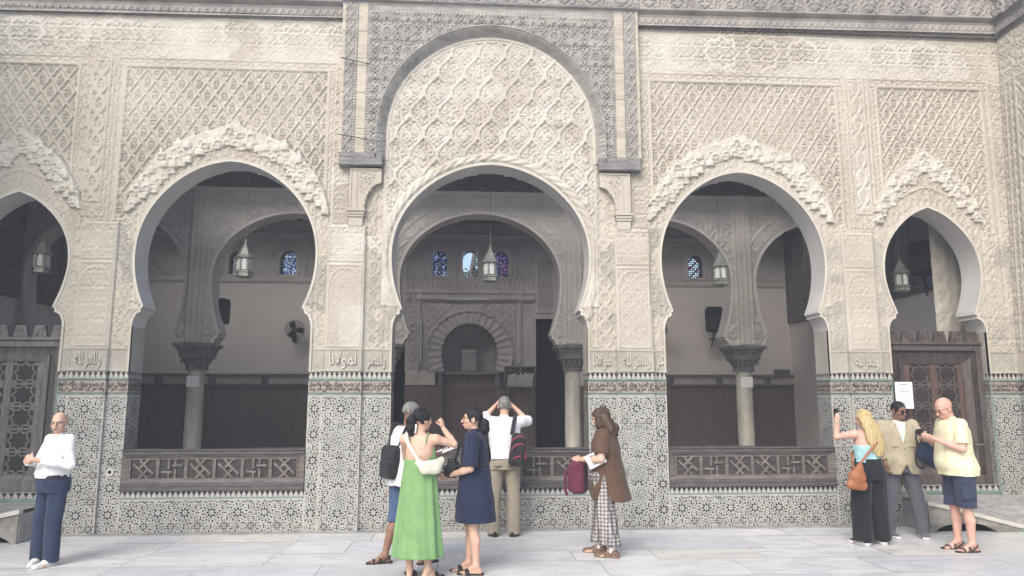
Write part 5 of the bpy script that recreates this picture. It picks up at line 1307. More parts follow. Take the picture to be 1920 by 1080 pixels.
    def mesh(s, name, mat, parent=None):
        D = s.D; h = s.h; D = np.pad(D, 1, constant_values=.5); sg = D < 0
        if not sg.any(): return None
        c = np.zeros(tuple(n - 1 for n in D.shape), np.int8)
        for i in (0, 1):
            for j in (0, 1):
                for k in (0, 1): c += sg[i:D.shape[0] - 1 + i, j:D.shape[1] - 1 + j, k:D.shape[2] - 1 + k]
        cells = np.argwhere((c > 0) & (c < 8)); idx = np.full(c.shape, -1, np.int32); idx[tuple(cells.T)] = np.arange(len(cells))
        pos = np.zeros((len(cells), 3)); cnt = np.zeros(len(cells)); corners = [(i, j, k) for i in (0, 1) for j in (0, 1) for k in (0, 1)]
        for a in corners:
            for ax in range(3):
                if a[ax]: continue
                b = list(a); b[ax] = 1; da = D[tuple((cells + a).T)]; db = D[tuple((cells + b).T)]; m = (da < 0) != (db < 0)
                t = np.where(m, da / np.where(m, da - db, 1), 0); p = np.array(a, float) + 0 * pos; p[:, ax] = t; pos[m] += p[m]; cnt[m] += 1
        V = (cells + pos / cnt[:, None] - 1) * h + s.lo; F = []
        for ax in range(3):
            u, v = [(1, 2), (2, 0), (0, 1)][ax]; A_ = [slice(None)] * 3; B_ = [slice(None)] * 3; A_[ax] = slice(0, -1); B_[ax] = slice(1, None)
            a, b = sg[tuple(A_)], sg[tuple(B_)]; e = np.argwhere(a != b); e = e[(e[:, u] > 0) & (e[:, v] > 0) & (e[:, u] < D.shape[u] - 1) & (e[:, v] < D.shape[v] - 1)]
            q = []
            for du, dv in ((0, 0), (1, 0), (1, 1), (0, 1)):
                o = e.copy(); o[:, u] -= du; o[:, v] -= dv; q.append(idx[tuple(o.T)])
            Q = np.stack(q, 1); fl = a[tuple(e.T)]; Q[~fl] = Q[~fl][:, ::-1]; F.append(Q)
        F = np.concatenate(F)
        return raw(name, V, F, mat, parent, True)
def rotm(yaw, pitch=0., roll=0.):
    """columns = right, forward, up; yaw turns left when positive, pitch tips the face down when negative"""
    return (Matrix.Rotation(yaw, 3, 'Z') @ Matrix.Rotation(pitch, 3, 'X') @ Matrix.Rotation(roll, 3, 'Y'))
def cloth(name, rgb, rgb2=None, rough=.9, scale=14, bump=.25, bs=220, sheen=.1): return pmat(name, rgb, rough, rgb2 or tuple(c * .82 for c in rgb), scale, 4, bump, bs, .15, sheen=sheen)
SKIN_L = pmat('fair_skin', (.56, .37, .285), .55, (.50, .31, .235), 9, 4, .1, 90, .35); SKIN_P = pmat('pink_skin', (.58, .36, .29), .55, (.50, .28, .225), 9, 4, .1, 90, .35); SKIN_T = pmat('tanned_skin', (.36, .205, .14), .55, (.29, .16, .11), 9, 4, .1, 90, .35); SKIN_D = pmat('brown_skin', (.25, .14, .10), .55, (.20, .11, .08), 9, 4, .1, 90, .35)
HAIR_G = pmat('grey_hair', (.22, .215, .21), .6, (.10, .10, .10), 60, 4, stretch=(1, 1, .3)); HAIR_B = pmat('black_hair', (.012, .011, .013), .6, (.02, .019, .022), 60, 3, spec=.2, stretch=(1, 1, .2)); HAIR_BR = pmat('brown_hair', (.085, .05, .034), .5, (.04, .024, .018), 50, 4, stretch=(1, 1, .2)); HAIR_BL = pmat('blond_hair', (.50, .40, .215), .6, (.33, .25, .125), 40, 4, spec=.25, stretch=(1.4, 1.4, .15)); HAIR_W = pmat('white_hair', (.45, .44, .42), .6, (.30, .29, .28), 60, 4)
EYEW = pmat('eye_white', (.6, .58, .55), .3); EYED = pmat('dark_iris', (.02, .015, .012), .2); LIP = pmat('lip_red', (.34, .15, .125), .5); LENS = pmat('dark_lens', (.015, .015, .018), .15, spec=.6); WIRE = pmat('spectacle_wire', (.10, .09, .08), .35, metal=.6)
TOEN = None
class Person:
    def __init__(s, label, loc, rz, H, feet, skin, hip=(0, 0), lean=(0, 0), head=(0, 0, 0), arms=None, w=1., shw=.108, hw=.058, belly=0., group=None, fem=False):
        s.t = thing('person', label, 'person', (loc[0], loc[1], 0), R(rz)); s.H = H; s.k = H / 1.72; s.skin = skin; s.w = w
        k = s.k; s.P = np.array([hip[0], hip[1], .525 * H]); s.N = np.array([hip[0] + lean[0], hip[1] + lean[1], .835 * H]); s.fem = fem; s.belly = belly
        s.sh = {q: s.N + np.array([q * shw * H * (1 if True else 1), -.005, -.028 * H]) for q in (-1, 1)}; s.hipj = {q: s.P + np.array([q * hw * H, 0, -.02 * H]) for q in (-1, 1)}
        s.ft = {-1: feet[0], 1: feet[1]}; s.an = {}; s.kn = {}
        for q in (-1, 1):
            x, y, a = s.ft[q][:3]; s.an[q] = np.array([x, y, .055 * H]); m = (s.hipj[q] + s.an[q]) / 2; kb = s.ft[q][3] if len(s.ft[q]) > 3 else .02
            s.kn[q] = np.array([m[0] + q * .005, m[1] + kb, .285 * H])
        s.el = {}; s.wr = {}
        for q in (-1, 1): s.el[q] = np.array(arms[q][0], float); s.wr[q] = np.array(arms[q][1], float)
        s.Hm = rotm(R(head[0]), R(head[1]), R(head[2])); hc = Vector((0, .015 * k, .098 * k + .0)); piv = Vector(s.N) + Vector((0, .005, .02 * H)); s.hc = np.array(piv + s.Hm @ Vector((0, .02 * k, .115 * k)))
        s.lo = np.array([-.75, -.75, 0.]); s.hi = np.array([.75, .75, H + .12])
    def h(s, x, y, z): return np.array(Vector(s.hc) + s.Hm @ (Vector((x, y, z)) * s.k))
    def box(s, h, pts=None, m=.2):
        if pts is None: pts = [s.P, s.N, s.hc, *s.sh.values(), *s.el.values(), *s.wr.values(), *s.an.values(), *s.kn.values()]
        p = np.array(pts); return Vox(p.min(0) - m, p.max(0) + m, h)
    def torso(s, v, grow=0., z0=None, z1=None, k=.02, belly=0., folds=None, loose=0., seed=0):
        H = s.H; w = s.w; P, N = s.P, s.N
        rows = [(.505, .100, .082), (.53, .104, .086), (.565, .098, .078 + .1 * 0), (.61, .088, .070), (.66, .092, .070), (.72, .100, .073), (.77, .102, .070), (.81, .088, .058), (.835, .055, .045)] if not s.fem else [(.505, .100, .080), (.53, .105, .084), (.565, .096, .074), (.615, .078, .062), (.66, .082, .066), (.715, .090, .076), (.77, .088, .064), (.81, .076, .052), (.835, .05, .042)]
        out = []
        for z, a, b in rows:
            zz = z * H; t = np.clip((zz - P[2]) / (N[2] - P[2]), 0, 1); c = P * (1 - t) + N * t
            be = (s.belly + belly) * math.exp(-((z - .60) / .075) ** 2); lo = loose * (1 - t)
            out.append((zz, a * H * w + grow + lo, b * H * w + grow + be * .5 + lo, c[0], c[1] + be * .5))
        if z0 is not None and z0 < out[0][0]: q0 = out[0]; out = [(z0, q0[1] * .97, q0[2] * .97, q0[3], q0[4])] + out
        if z0 is not None:
            o = np.array(out); g = lambda z: tuple([z] + [float(np.interp(z, o[:, 0], o[:, i])) for i in range(1, 5)])
            z1 = z1 or out[-1][0]; out = [g(z0)] + [r for r in out if z0 < r[0] < z1] + [g(z1)]
        v.prof(out, k, folds, seed, 2.3)
    def hand(s, v, q, mode):
        """palm and five separate fingers at the wrist; mode: dict(dir, normal (palm side), curl, spread)"""
        k = s.k * (1 if not s.fem else .93); w = s.wr[q]; d = Vector(mode['dir']).normalized(); n = Vector(mode['n']); n = (n - d * n.dot(d)).normalized(); sd = d.cross(n)
        th = mode.get('thumb', q)                      # side of the thumb along sd
        c0 = Vector(w); kn = c0 + d * .088 * k; v.cone(c0, c0 + d * .05 * k, .026 * k, .038 * k, .01, (n, .55)); v.cone(c0 + d * .045 * k, kn, .039 * k, .040 * k, .01, (n, .45))
        cu = mode.get('curl', .5); ls = (.072, .080, .074, .058)
        for i in range(4):
            o = (i - 1.5) * .0195 * k * -th; b = kn + sd * o - d * .008 * k * abs(i - 1.2); L = ls[i] * k; a = cu * (1 + .10 * i) ; sp = (i - 1.5) * mode.get('spread', .06) * -th
            dd = d + sd * sp
            p1 = b + (dd * math.cos(a * .7) + n * math.sin(a * .7)) * L * .48; p2 = p1 + (dd * math.cos(a * 1.7) + n * math.sin(a * 1.7)) * L * .32; p3 = p2 + (dd * math.cos(a * 2.4) + n * math.sin(a * 2.4)) * L * .22
            v.chain([b, p1, p2, p3], [.0098 * k, .0090 * k, .0083 * k, .0070 * k], .003)
        b = c0 + d * .03 * k + sd * th * .030 * k; p1 = b + (d * .7 + sd * th * .65 + n * .35).normalized() * .042 * k; p2 = p1 + (d * .85 + sd * th * (.1) + n * (.3 + .4 * cu)).normalized() * .035 * k; v.chain([c0 + d * .015 * k + sd * th * .012 * k, b, p1, p2], [.018 * k, .014 * k, .0105 * k, .0085 * k], .006)
    def body(s, hands, feet=True, res=.0058, jaw=1., nose=1.):
        k = s.k; H = s.H; v = s.box(res, m=.24); s.torso(v, 0., k=.02)
        for q in (-1, 1):
            v.cone(s.N + [0, 0, -.02 * H], s.sh[q], .05 * k, .052 * k, .03); v.cone(s.sh[q], (s.sh[q] + s.el[q]) / 2, .05 * k * s.w, .043 * k * s.w, .02); v.cone((s.sh[q] + s.el[q]) / 2, s.el[q], .043 * k * s.w, .036 * k * s.w, .01)
            m = s.el[q] * .65 + s.wr[q] * .35; v.cone(s.el[q], m, .037 * k * s.w, .038 * k * s.w, .01); v.cone(m, s.wr[q], .038 * k * s.w, .024 * k, .01); s.hand(v, q, hands[q])
            hp, kn, an = s.hipj[q], s.kn[q], s.an[q]; v.cone(hp, kn, .083 * k * s.w, .053 * k, .025); m = kn * .62 + an * .38 + [0, -.014, 0]; v.cone(kn, m, .05 * k, .054 * k * (.94 + .06 * s.w), .012); v.cone(m, an, .054 * k, .033 * k, .012)
            a = R(s.ft[q][2]); f = np.array([-math.sin(a), math.cos(a), 0]); heel = an * [1, 1, 0] - f * .035 * k + [0, 0, .03 * k]; toe = an * [1, 1, 0] + f * .155 * k + [0, 0, .019 * k]; ball = an * [1, 1, 0] + f * .095 * k + [0, 0, .024 * k]
            sd = np.array([f[1], -f[0], 0]); v.cone(an, heel, .034 * k, .03 * k, .015); v.cone(an, ball, .036 * k, .024 * k, .02); v.cone(heel, ball, .028 * k, .03 * k, .01)
            for i in range(5):
                o = (i - 2) * .0165 * k * q; L = (.165, .162, .152, .14, .126)[i] * k; b0 = ball + sd * o * 1.1; b1 = an * [1, 1, 0] + f * L + sd * o * 1.15 + [0, 0, .013 * k]; v.cone(b0, b1, .016 * k, (.0135 if i == 0 else .0095) * k, .004)
        # neck and head
        hd = s.h; v.cone(s.N - [0, 0, .03], hd(0, -.02, -.05), .056 * k * (.9 if s.fem else 1.02), .050 * k * (.88 if s.fem else 1.05), .018)
        M = s.Hm; v.ell(hd(0, -.012, .03), np.array([.074, .094, .088]) * k, .01, M); v.ell(hd(0, .022, -.045), np.array([.058 * jaw, .062, .072]) * k, .02, M); v.ell(hd(0, .055, -.088), np.array([.026 * jaw, .024, .022]) * k, .014, M)
        v.ell(hd(0, .068, .018), np.array([.052, .02, .018]) * k, .012, M)
        for q in (-1, 1):
            v.ell(hd(q * .042, .058, -.028), np.array([.024, .022, .02]) * k, .012, M); v.ell(hd(q * .032, .094, -.003), np.array([.017, .014, .012]) * k, 0, M, sub=True); v.ell(hd(q * .031, .076, -.003), np.array([.014, .014, .013]) * k, .003, M)
            v.ell(hd(q * .077, -.008, -.01), np.array([.010, .022, .034]) * k, .004, M); v.ell(hd(q * .088, -.002, -.006), np.array([.008, .012, .02]) * k, 0, M, sub=True); v.ell(hd(q * .011, .098, -.037), np.array([.009, .011, .008]) * k, .005, M)
        v.cone(hd(0, .083, .008), hd(0, .105 + .008 * (nose - 1), -.032), .010 * k, .013 * k * nose, .008); v.ell(hd(0, .086, -.064), np.array([.023, .012, .006]) * k, .004, M); v.ell(hd(0, .084, -.075), np.array([.020, .012, .007]) * k, .004, M); v.cone(hd(-.03, .09, -.0695), hd(.03, .09, -.0695), .0022, .0022, 0, sub=True)
        b = v.mesh('body', s.skin, s.t); s.bd = b
        return b
    def face(s, brow=HAIR_B, lips=True):
        M4 = s.Hm.to_4x4(); 
        for q in (-1, 1):
            mb = MB(); mb.T = Matrix.Translation(s.h(q * .031, .0795, -.002)) @ M4; mb.lathe([(.0009, -.0105), (.006, -.0085), (.0105, 0), (.006, .0085), (.0009, .0105)], 12); e = mb.build('eye', EYEW, s.t, True)
            mb = MB(); mb.T = Matrix.Translation(s.h(q * .031, .0885, -.002)) @ M4 @ Matrix.Rotation(R(-90), 4, 'X'); mb.lathe([(.005, -.002), (.005, .0015), (.001, .0025)], 10); mb.build('iris', EYED, e)
            mb = MB(); mb.tube([s.h(q * .014, .090, .019), s.h(q * .03, .091, .024), s.h(q * .05, .078, .017)], [.0035 * s.k, .0042 * s.k, .002 * s.k], 6); mb.build('eyebrow', brow, s.t, True)
        if lips:
            mb = MB(); mb.tube([s.h(-.023, .088, -.0705), s.h(-.008, .0985, -.065), s.h(.008, .0985, -.065), s.h(.023, .088, -.0705)], [.002, .0045, .0045, .002], 6); mb.tube([s.h(-.02, .089, -.0725), s.h(0, .0985, -.077), s.h(.02, .089, -.0725)], [.002, .0055, .002], 6); mb.build('lips', LIP, s.t, True)
    def glasses(s, dark=False):
        mb = MB(); 
        for q in (-1, 1):
            c = [s.h(q * .033 + .024 * math.cos(a), .101 - .004 * abs(math.cos(a)), -.002 + .017 * math.sin(a)) for a in np.linspace(0, 2 * math.pi, 15)]; mb.tube(c, .0022 if not dark else .0032, 5); mb.tube([s.h(q * .056, .098, .004), s.h(q * .079, .06, .006), s.h(q * .083, -.005, .004)], .0024 if not dark else .0034, 5)
        mb.tube([s.h(-.01, .103, .002), s.h(.01, .103, .002)], .0022, 5); g = mb.build('sunglasses' if dark else 'spectacles', WIRE if not dark else LENS, s.t, True)
        for q in (-1, 1):
            if dark:
                mb = MB(); P = [tuple(s.h(q * .033 + .024 * math.cos(a), .100 - .004 * abs(math.cos(a)), -.002 + .017 * math.sin(a))) for a in np.linspace(0, 2 * math.pi, 15)[:-1]]; mb.add(P, [tuple(range(14))]); mb.build('lens', LENS, g)
    def legs(s, v, top, bot, r, k=.02, flare=1.):
        """trouser legs as distance field: r = radii at hip, knee, hem"""
        kk = s.k
        for q in (-1, 1):
            an = s.an[q].copy(); an[2] = bot; v.cone(s.hipj[q] + [0, 0, .01], s.kn[q], r[0] * kk * s.w, r[1] * kk, k); 
            t = (s.kn[q][2] - bot) / (s.kn[q][2] - s.an[q][2]); e = s.kn[q] + (s.an[q] - s.kn[q]) * t; v.cone(s.kn[q], e - [0, 0, .05], r[1] * kk, r[2] * kk, k * .6)
        s.torso(v, .014, .47 * s.H, top, .04)
    def sleeve(s, v, q, f, r0, r1, k=.02, f2=None):
        """f: how far the sleeve runs, 0..1 upper arm, 1..2 forearm"""
        kk = s.k
        if f <= 1: e = s.sh[q] + (s.el[q] - s.sh[q]) * f; v.cone(s.sh[q], e, r0 * kk, r1 * kk, k, cut=True)
        else: e = s.el[q] + (s.wr[q] - s.el[q]) * (f - 1); v.cone(s.sh[q], s.el[q], r0 * kk, (r0 + r1) / 2 * kk, k); v.cone(s.el[q], e, (r0 + r1) / 2 * kk, r1 * kk, .01, cut=True)
        v.cone(s.N + [0, 0, -.03 * s.H], s.sh[q], .062 * kk, .060 * kk, .03)
    def shoe(s, q, mat, solemat, kind='shoe', name=None):
        k = s.k; a = R(s.ft[q][2]); f = np.array([-math.sin(a), math.cos(a), 0]); sd = np.array([f[1], -f[0], 0]); an = s.an[q] * [1, 1, 0]
        L = lambda u, w, z: an + f * u * k + sd * w * k + np.array([0, 0, z * k])
        v = Vox(an - [.25, .25, .0] + [0, 0, -.01], an + [.25, .25, .16], .0055)
        if kind in ('shoe', 'sneaker'):
            v.cone(L(-.045, 0, .045), L(.06, 0, .04), .042 * k, .045 * k, .02); v.cone(L(.06, 0, .036), L(.175, .0, .028), .046 * k, .034 * k, .02, ((0, 0, 1), .72)); v.cone(L(-.02, 0, .06), L(-.005, 0, .095), .04 * k, .042 * k, .02); v.cut(L(0, 0, .012), (0, 0, -1)); v.cut(L(0, 0, .092 if kind == 'sneaker' else .085), (0, 0, 1))
            sh = v.mesh(name or 'shoe', mat, s.t)
            v = Vox(an - [.26, .26, .01], an + [.26, .26, .06], .005); v.cone(L(-.05, 0, .016), L(.05, 0, .016), .044 * k, .045 * k, .01); v.cone(L(.05, 0, .016), L(.178, 0, .016), .049 * k, .038 * k, .01); v.cut((0, 0, .003), (0, 0, -1)); v.cut((0, 0, .026 if kind == 'shoe' else .034), (0, 0, 1)); v.mesh('sole', solemat, sh)
            if kind == 'sneaker':
                mb = MB(); [mb.tube([L(.03 + i * .022, -.03, .075 - i * .008), L(.03 + i * .022, .03, .075 - i * .008)], .004, 5) for i in range(4)]; mb.tube([L(.10, -.046, .035), L(.02, -.047, .05), L(-.03, -.042, .045)], .006, 5); mb.tube([L(.10, .046, .035), L(.02, .047, .05), L(-.03, .042, .045)], .006, 5); mb.build('laces', PAPER, sh, True)
        else:
            v.cone(L(-.045, 0, .012), L(.05, 0, .012), .040 * k, .040 * k, .01); v.cone(L(.05, 0, .012), L(.165, 0, .012), .046 * k, .037 * k, .01); v.cut((0, 0, .001), (0, 0, -1)); v.cut((0, 0, .018), (0, 0, 1)); sh = v.mesh(name or 'sandal', solemat, s.t)
            mb = MB(); W_ = .013 if kind != 'slide' else .024
            for u, z in (((.055, .066), (.118, .045)) if kind == 'sandal' else ((.09, .056),) if kind == 'slide' else ((.045, .072), (.115, .045))):
                P = [L(u, .046 * math.cos(t), .012 + (z - .012) * max(0, math.sin(t)) ** .8) for t in np.linspace(-.0, math.pi, 11)]; mb.tube(P, W_ * k, 8, flat=((0, 0, 1), .35))
            if kind == 'sandal': mb.tube([L(.03, .042, .03), L(-.03, .036, .06), L(-.066, 0, .07), L(-.03, -.036, .06), L(.03, -.042, .03)], .009 * k, 6)
            mb.build('sandal_strap', mat, sh, True)
    def item(s, name, label, cat, group=None):
        """a thing worn or held: its own top-level object standing in the same frame as its bearer"""
        o = thing(name, label, cat, tuple(s.t.location), s.t.rotation_euler.z, group); return o
def strap(pts, w, mat, parent, name='strap', nrm=None):
    mb = MB(); P = crom3(pts); mb.tube(P, w, 8, flat=(nrm, .3) if nrm is not None else None); return mb.build(name, mat, parent, True)
def crom3(P, n=6):
    P = [np.array(p, float) for p in P]; Q = [2 * P[0] - P[1]] + P + [2 * P[-1] - P[-2]]; out = []
    for i in range(1, len(Q) - 2):
        for k in range(n): t = k / n; a, b, c, d = Q[i - 1:i + 3]; out.append(tuple(.5 * ((2 * b) + (c - a) * t + (2 * a - 5 * b + 4 * c - d) * t * t + (3 * b - a - 3 * c + d) * t ** 3)))
    return out + [tuple(P[-1])]
# ================================================================== the visitors
WHITE_C = cloth('white_shirt_cotton', (.80, .80, .82), (.72, .72, .75)); NAVY_T = cloth('navy_trouser_cloth', (.030, .042, .085), (.022, .032, .066)); LEATH_W = pmat('white_leather', (.72, .72, .70), .45); LEATH_B = pmat('black_leather', (.02, .018, .018), .45); RUBBER = pmat('dark_rubber', (.03, .028, .026), .7); BELT = pmat('belt_leather', (.03, .028, .03), .4)
def cap_hair(p, mat, back=.0, r=(.081, .100, .092), front=.045, low=-.05, crown=True, name='hair', side=.0):
    """short hair: a shell over the skull, open over the face"""
    v = Vox(p.hc - .2, p.hc + .2, .0055); M = p.Hm; k = p.k; v.ell(p.h(0, -.016, .03), np.array(r) * k, .01, M); v.ell(p.h(0, -.06, -.02), np.array([.062, .05, .055]) * k, .02, M)
    f = np.array(M @ Vector((0, 1, -.55))); v.cut(p.h(0, front, .03), f); u = np.array(M @ Vector((0, -.35, -1))); v.cut(p.h(0, 0, low), u)
    if not crown: v.cut(p.h(0, 0, .052), np.array(M @ Vector((0, .35, 1))))
    v.strands(.0016, p.hc, 46); return v.mesh(name, mat, p.t)
# ---------------------------------------------------------------- 1 old man in a white shirt
p = Person('old man with grey moustache, white shirt and navy trousers clasping his hands', (-4.70, -1.72), 148, 1.585, [(-.10, .02, 8), (.115, .03, 40)], SKIN_L, head=(36, -2, 0), w=1.0, belly=.045, shw=.102, hip=(0, 0), lean=(0, -.015),
           arms={-1: ((-.265, .0, 1.03), (-.075, .275, 1.09)), 1: ((.265, .02, 1.03), (.065, .275, 1.07))})
p.body({-1: dict(dir=(1, .15, .18), n=(.2, -1, 0), curl=.75, thumb=-1), 1: dict(dir=(-1, .2, .12), n=(-.2, -1, 0), curl=.75, thumb=1)}, jaw=1.1, nose=1.2); p.face(HAIR_W); p.glasses()
v = p.box(.0065); p.torso(v, .012, .565 * p.H, None, .02, .01, loose=.006)
for q in (-1, 1): p.sleeve(v, q, 1.72, .061, .046, .012)
v.cone(p.N + [0, .0, -.01], p.N + [0, .008, .028], .064 * p.k, .060 * p.k, .01, cut=True); v.wrinkle(.0065, 30, 3); o = v.mesh('shirt', WHITE_C, p.t)
mb = MB(); 
for i in range(5): mb.lathe([(.001, -.003), (.006, -.002), (.006, .002), (.001, .004)], 8, (0, p.N[1] + .098 + .02 * i ** .5, p.N[2] - .03 - .03 * i))
mb.build('button', BELT, o)
for q in (-1, 1):
    v = Vox(p.wr[q] - .14, p.wr[q] + .14, .006); e = p.el[q] + (p.wr[q] - p.el[q]) * .60; e2 = p.el[q] + (p.wr[q] - p.el[q]) * .80; v.cone(e, e2, .046 * p.k, .048 * p.k, .0, cut=True); v.cut(e, p.el[q] - p.wr[q]); v.mesh('cuff', WHITE_C, o)
v = p.box(.0085); p.legs(v, .575 * p.H, .045, (.102, .088, .082)); v.wrinkle(.006, 22, 5, (1, 1, .35)); v.cut((0, 0, .04), (0, 0, -1)); v.mesh('trousers', NAVY_T, p.t)
v = p.box(.0075); p.torso(v, .018, .562 * p.H, .582 * p.H, 0, .012); v.mesh('belt', BELT, p.t)
for q in (-1, 1): p.shoe(q, LEATH_W, LEATH_W)
v = Vox(p.hc - .2, p.hc + .2, .0055); v.ell(p.h(0, -.024, .0), np.array([.083, .092, .07]) * p.k, .01, p.Hm); v.cut(p.h(0, -.005, 0), np.array(p.Hm @ Vector((0, 1, .1)))); v.cut(p.h(0, 0, .045), np.array(p.Hm @ Vector((0, .3, 1)))); v.cut(p.h(0, 0, -.045), np.array(p.Hm @ Vector((0, -.2, -1)))); v.strands(.0015, p.hc, 40); v.mesh('hair', HAIR_W, p.t)
mb = MB(); mb.tube([p.h(-.032, .085, -.064), p.h(-.012, .106, -.052), p.h(0, .109, -.050), p.h(.012, .106, -.052), p.h(.032, .085, -.064)], [.004, .009, .0095, .009, .004], 8); mb.build('moustache', HAIR_W, p.t, True)
# ---------------------------------------------------------------- 2 man with black rucksack, half hidden
SHIRT_W2 = cloth('white_tee', (.74, .75, .77)); DENIM = cloth('blue_denim', (.075, .115, .21), (.05, .08, .16), scale=30); BAGB = cloth('black_nylon', (.018, .018, .022), (.028, .028, .032), .7)
p = Person('grey-haired man in white tee and denim shorts half hidden behind the green dress', (-.96, -1.93), -48, 1.70, [(-.17, -.14, 150, .05), (.15, .12, 0)], SKIN_D, head=(-8, -10, 0), w=1.05, belly=.04, arms={-1: ((-.24, .12, 1.08), (-.10, .34, 1.10)), 1: ((.25, .10, 1.08), (.13, .36, 1.12))})
p.body({-1: dict(dir=(.5, 1, .1), n=(0, .2, 1), curl=.6, thumb=-1), 1: dict(dir=(-.3, 1, .1), n=(0, .2, 1), curl=.7, thumb=1)}); p.face(HAIR_G)
p.glasses()
v = p.box(.008); p.torso(v, .026, .475 * p.H, None, .02, .01, loose=.022)
for q in (-1, 1): p.sleeve(v, q, .92, .074, .068)
v.wrinkle(.007, 26, 8); v.mesh('t_shirt', SHIRT_W2, p.t)
v = p.box(.008); p.legs(v, .57 * p.H, .40, (.112, .092, .090)); v.cut((0, 0, .42), (0, 0, -1)); v.wrinkle(.006, 24, 6); v.mesh('shorts', DENIM, p.t)
for q in (-1, 1): p.shoe(q, LEATH_B, RUBBER, 'sandal')
cap_hair(p, HAIR_G, front=.05, low=-.045)
b = p.item('rucksack', 'black rucksack hanging on the back of the man in denim shorts', 'rucksack'); v = Vox((-.35, -.45, .6), (.35, .1, 1.5), .0075); c = (-.04, -.19, 1.05); v.sbox(c, (.115, .068, .175), .05, .0); v.sbox((-.04, -.25, .98), (.09, .03, .09), .025, .012); v.wrinkle(.005, 30, 3); v.mesh('bag', BAGB, b)
for q in (-1, 1): strap([(-.04 + q * .08, -.15, 1.20), (q * .13, -.10, p.N[2] + .01), (q * .145, .06, p.N[2] - .02), (q * .155, .155, 1.26), (q * .175, .10, 1.05), (q * .14, -.10, .95)], .021, BAGB, b, 'shoulder_strap', None)
strap([(-.06, -.15, 1.215), (-.03, -.13, 1.26), (.0, -.15, 1.215)], .009, BAGB, b, 'grab_handle'); strap([(-.14, -.22, .90), (-.17, -.22, .84), (-.15, -.21, .78)], .008, BAGB, b, 'hanging_strap')
m_ = p.item('folded_map', 'open white leaflet held between the man with the rucksack and the woman in green', 'leaflet'); mb = MB(); mb.add([(-.02, .40, 1.13), (.20, .33, 1.13), (.24, .50, 1.19), (.02, .57, 1.19), (-.02, .40, 1.127), (.20, .33, 1.127), (.24, .50, 1.187), (.02, .57, 1.187)], [(0, 1, 2, 3), (7, 6, 5, 4), (0, 4, 5, 1), (1, 5, 6, 2), (2, 6, 7, 3), (3, 7, 4, 0)]); mb.build('sheet', PAPER, m_); mb = MB(); mb.add([(.06, .42, 1.144), (.16, .39, 1.144), (.18, .47, 1.173), (.08, .50, 1.173)], [(0, 1, 2, 3)]); mb.build('printed_picture', pmat('leaflet_print', (.12, .16, .14), .6, (.3, .33, .36), 40), m_)
# ---------------------------------------------------------------- 3 woman in the green dress
GREEN = cloth('green_linen', (.185, .325, .145), (.15, .275, .118), scale=6, bump=.2); CREAM = cloth('cream_canvas', (.66, .62, .52))
p = Person('woman in a long green strap dress seen from behind, fist raised, cream sling bag', (-.79, -2.58), -14, 1.63, [(-.085, .0, 10), (.10, -.02, -42)], SKIN_L, head=(-38, 0, 0), fem=True, w=.98, shw=.100, arms={-1: ((-.20, .16, 1.12), (-.06, .36, 1.10)), 1: ((.325, .08, 1.265), (.185, .17, 1.415))})
p.body({-1: dict(dir=(.4, 1, .2), n=(.3, 0, 1), curl=.6, thumb=-1), 1: dict(dir=(-.35, .2, 1), n=(-.9, .3, .1), curl=1.25, thumb=1)}); p.face()
v = p.box(.0078, m=.3); v.prof([(.205, .245, .205, .0, -.01), (.45, .222, .185, .0, -.01), (.75, .192, .160, 0, -.005), (1.0, .168, .132, 0, 0), (1.16, .150, .112, 0, 0), (1.235, .140, .102, 0, 0), (1.285, .120, .09, 0, .01)], .015, (9, .055, .012), 1.3)
x, y, z = v.ax[0][:, None, None], v.ax[1][None, :, None], v.ax[2][None, None, :]
v.cut((0, 0, 1.255), (0, -.9, 1)); v.wrinkle(.004, 20, 7, (1, 1, .25)); d = v.mesh('dress', GREEN, p.t)
for q in (-1, 1): strap([(q * .075, -.085, 1.20), (q * .085, -.075, 1.33), (q * .085, -.01, 1.385), (q * .08, .08, 1.30), (q * .07, .10, 1.22)], .006, GREEN, d, 'dress_strap')
for q in (-1, 1): p.shoe(q, LEATH_B, RUBBER, 'slide')
v = Vox(p.hc - .28, p.hc + .2, .0055); v.ell(p.h(0, -.018, .032), np.array([.086, .105, .094]) * p.k, .01, p.Hm); v.cut(p.h(0, .06, .03), np.array(p.Hm @ Vector((0, 1, -.5)))); v.cut(p.h(0, 0, -.055), np.array(p.Hm @ Vector((0, -.5, -1))))
pt = [p.h(0, -.10, .03), p.h(-.005, -.135, -.0), p.h(-.01, -.145, -.07), p.h(-.015, -.125, -.145)]; v.chain(pt, [.035, .048, .046, .022], .015); v.wrinkle(.006, 90, 4); v.strands(.0022, p.hc, 40); v.mesh('hair', HAIR_B, p.t)
b = p.item('sling_bag', 'cream crescent sling bag at the right hip of the woman in green', 'bag'); v = Vox((-.1, -.4, .8), (.45, .2, 1.3), .0065); v.chain([(.03, -.165, 1.10), (.11, -.17, 1.055), (.185, -.12, 1.06), (.235, -.06, 1.12)], [.03, .062, .066, .035], .02, flat=((.5, -.85, 0), .62)); v.wrinkle(.004, 40, 2); v.mesh('pouch', CREAM, b)
strap([(.05, -.155, 1.10), (-.03, -.135, 1.20), (-.105, -.105, 1.31), (-.125, -.03, 1.375), (-.10, .07, 1.33), (.0, .135, 1.20), (.13, .12, 1.12), (.235, -.05, 1.12)], .020, CREAM, b, 'shoulder_strap')
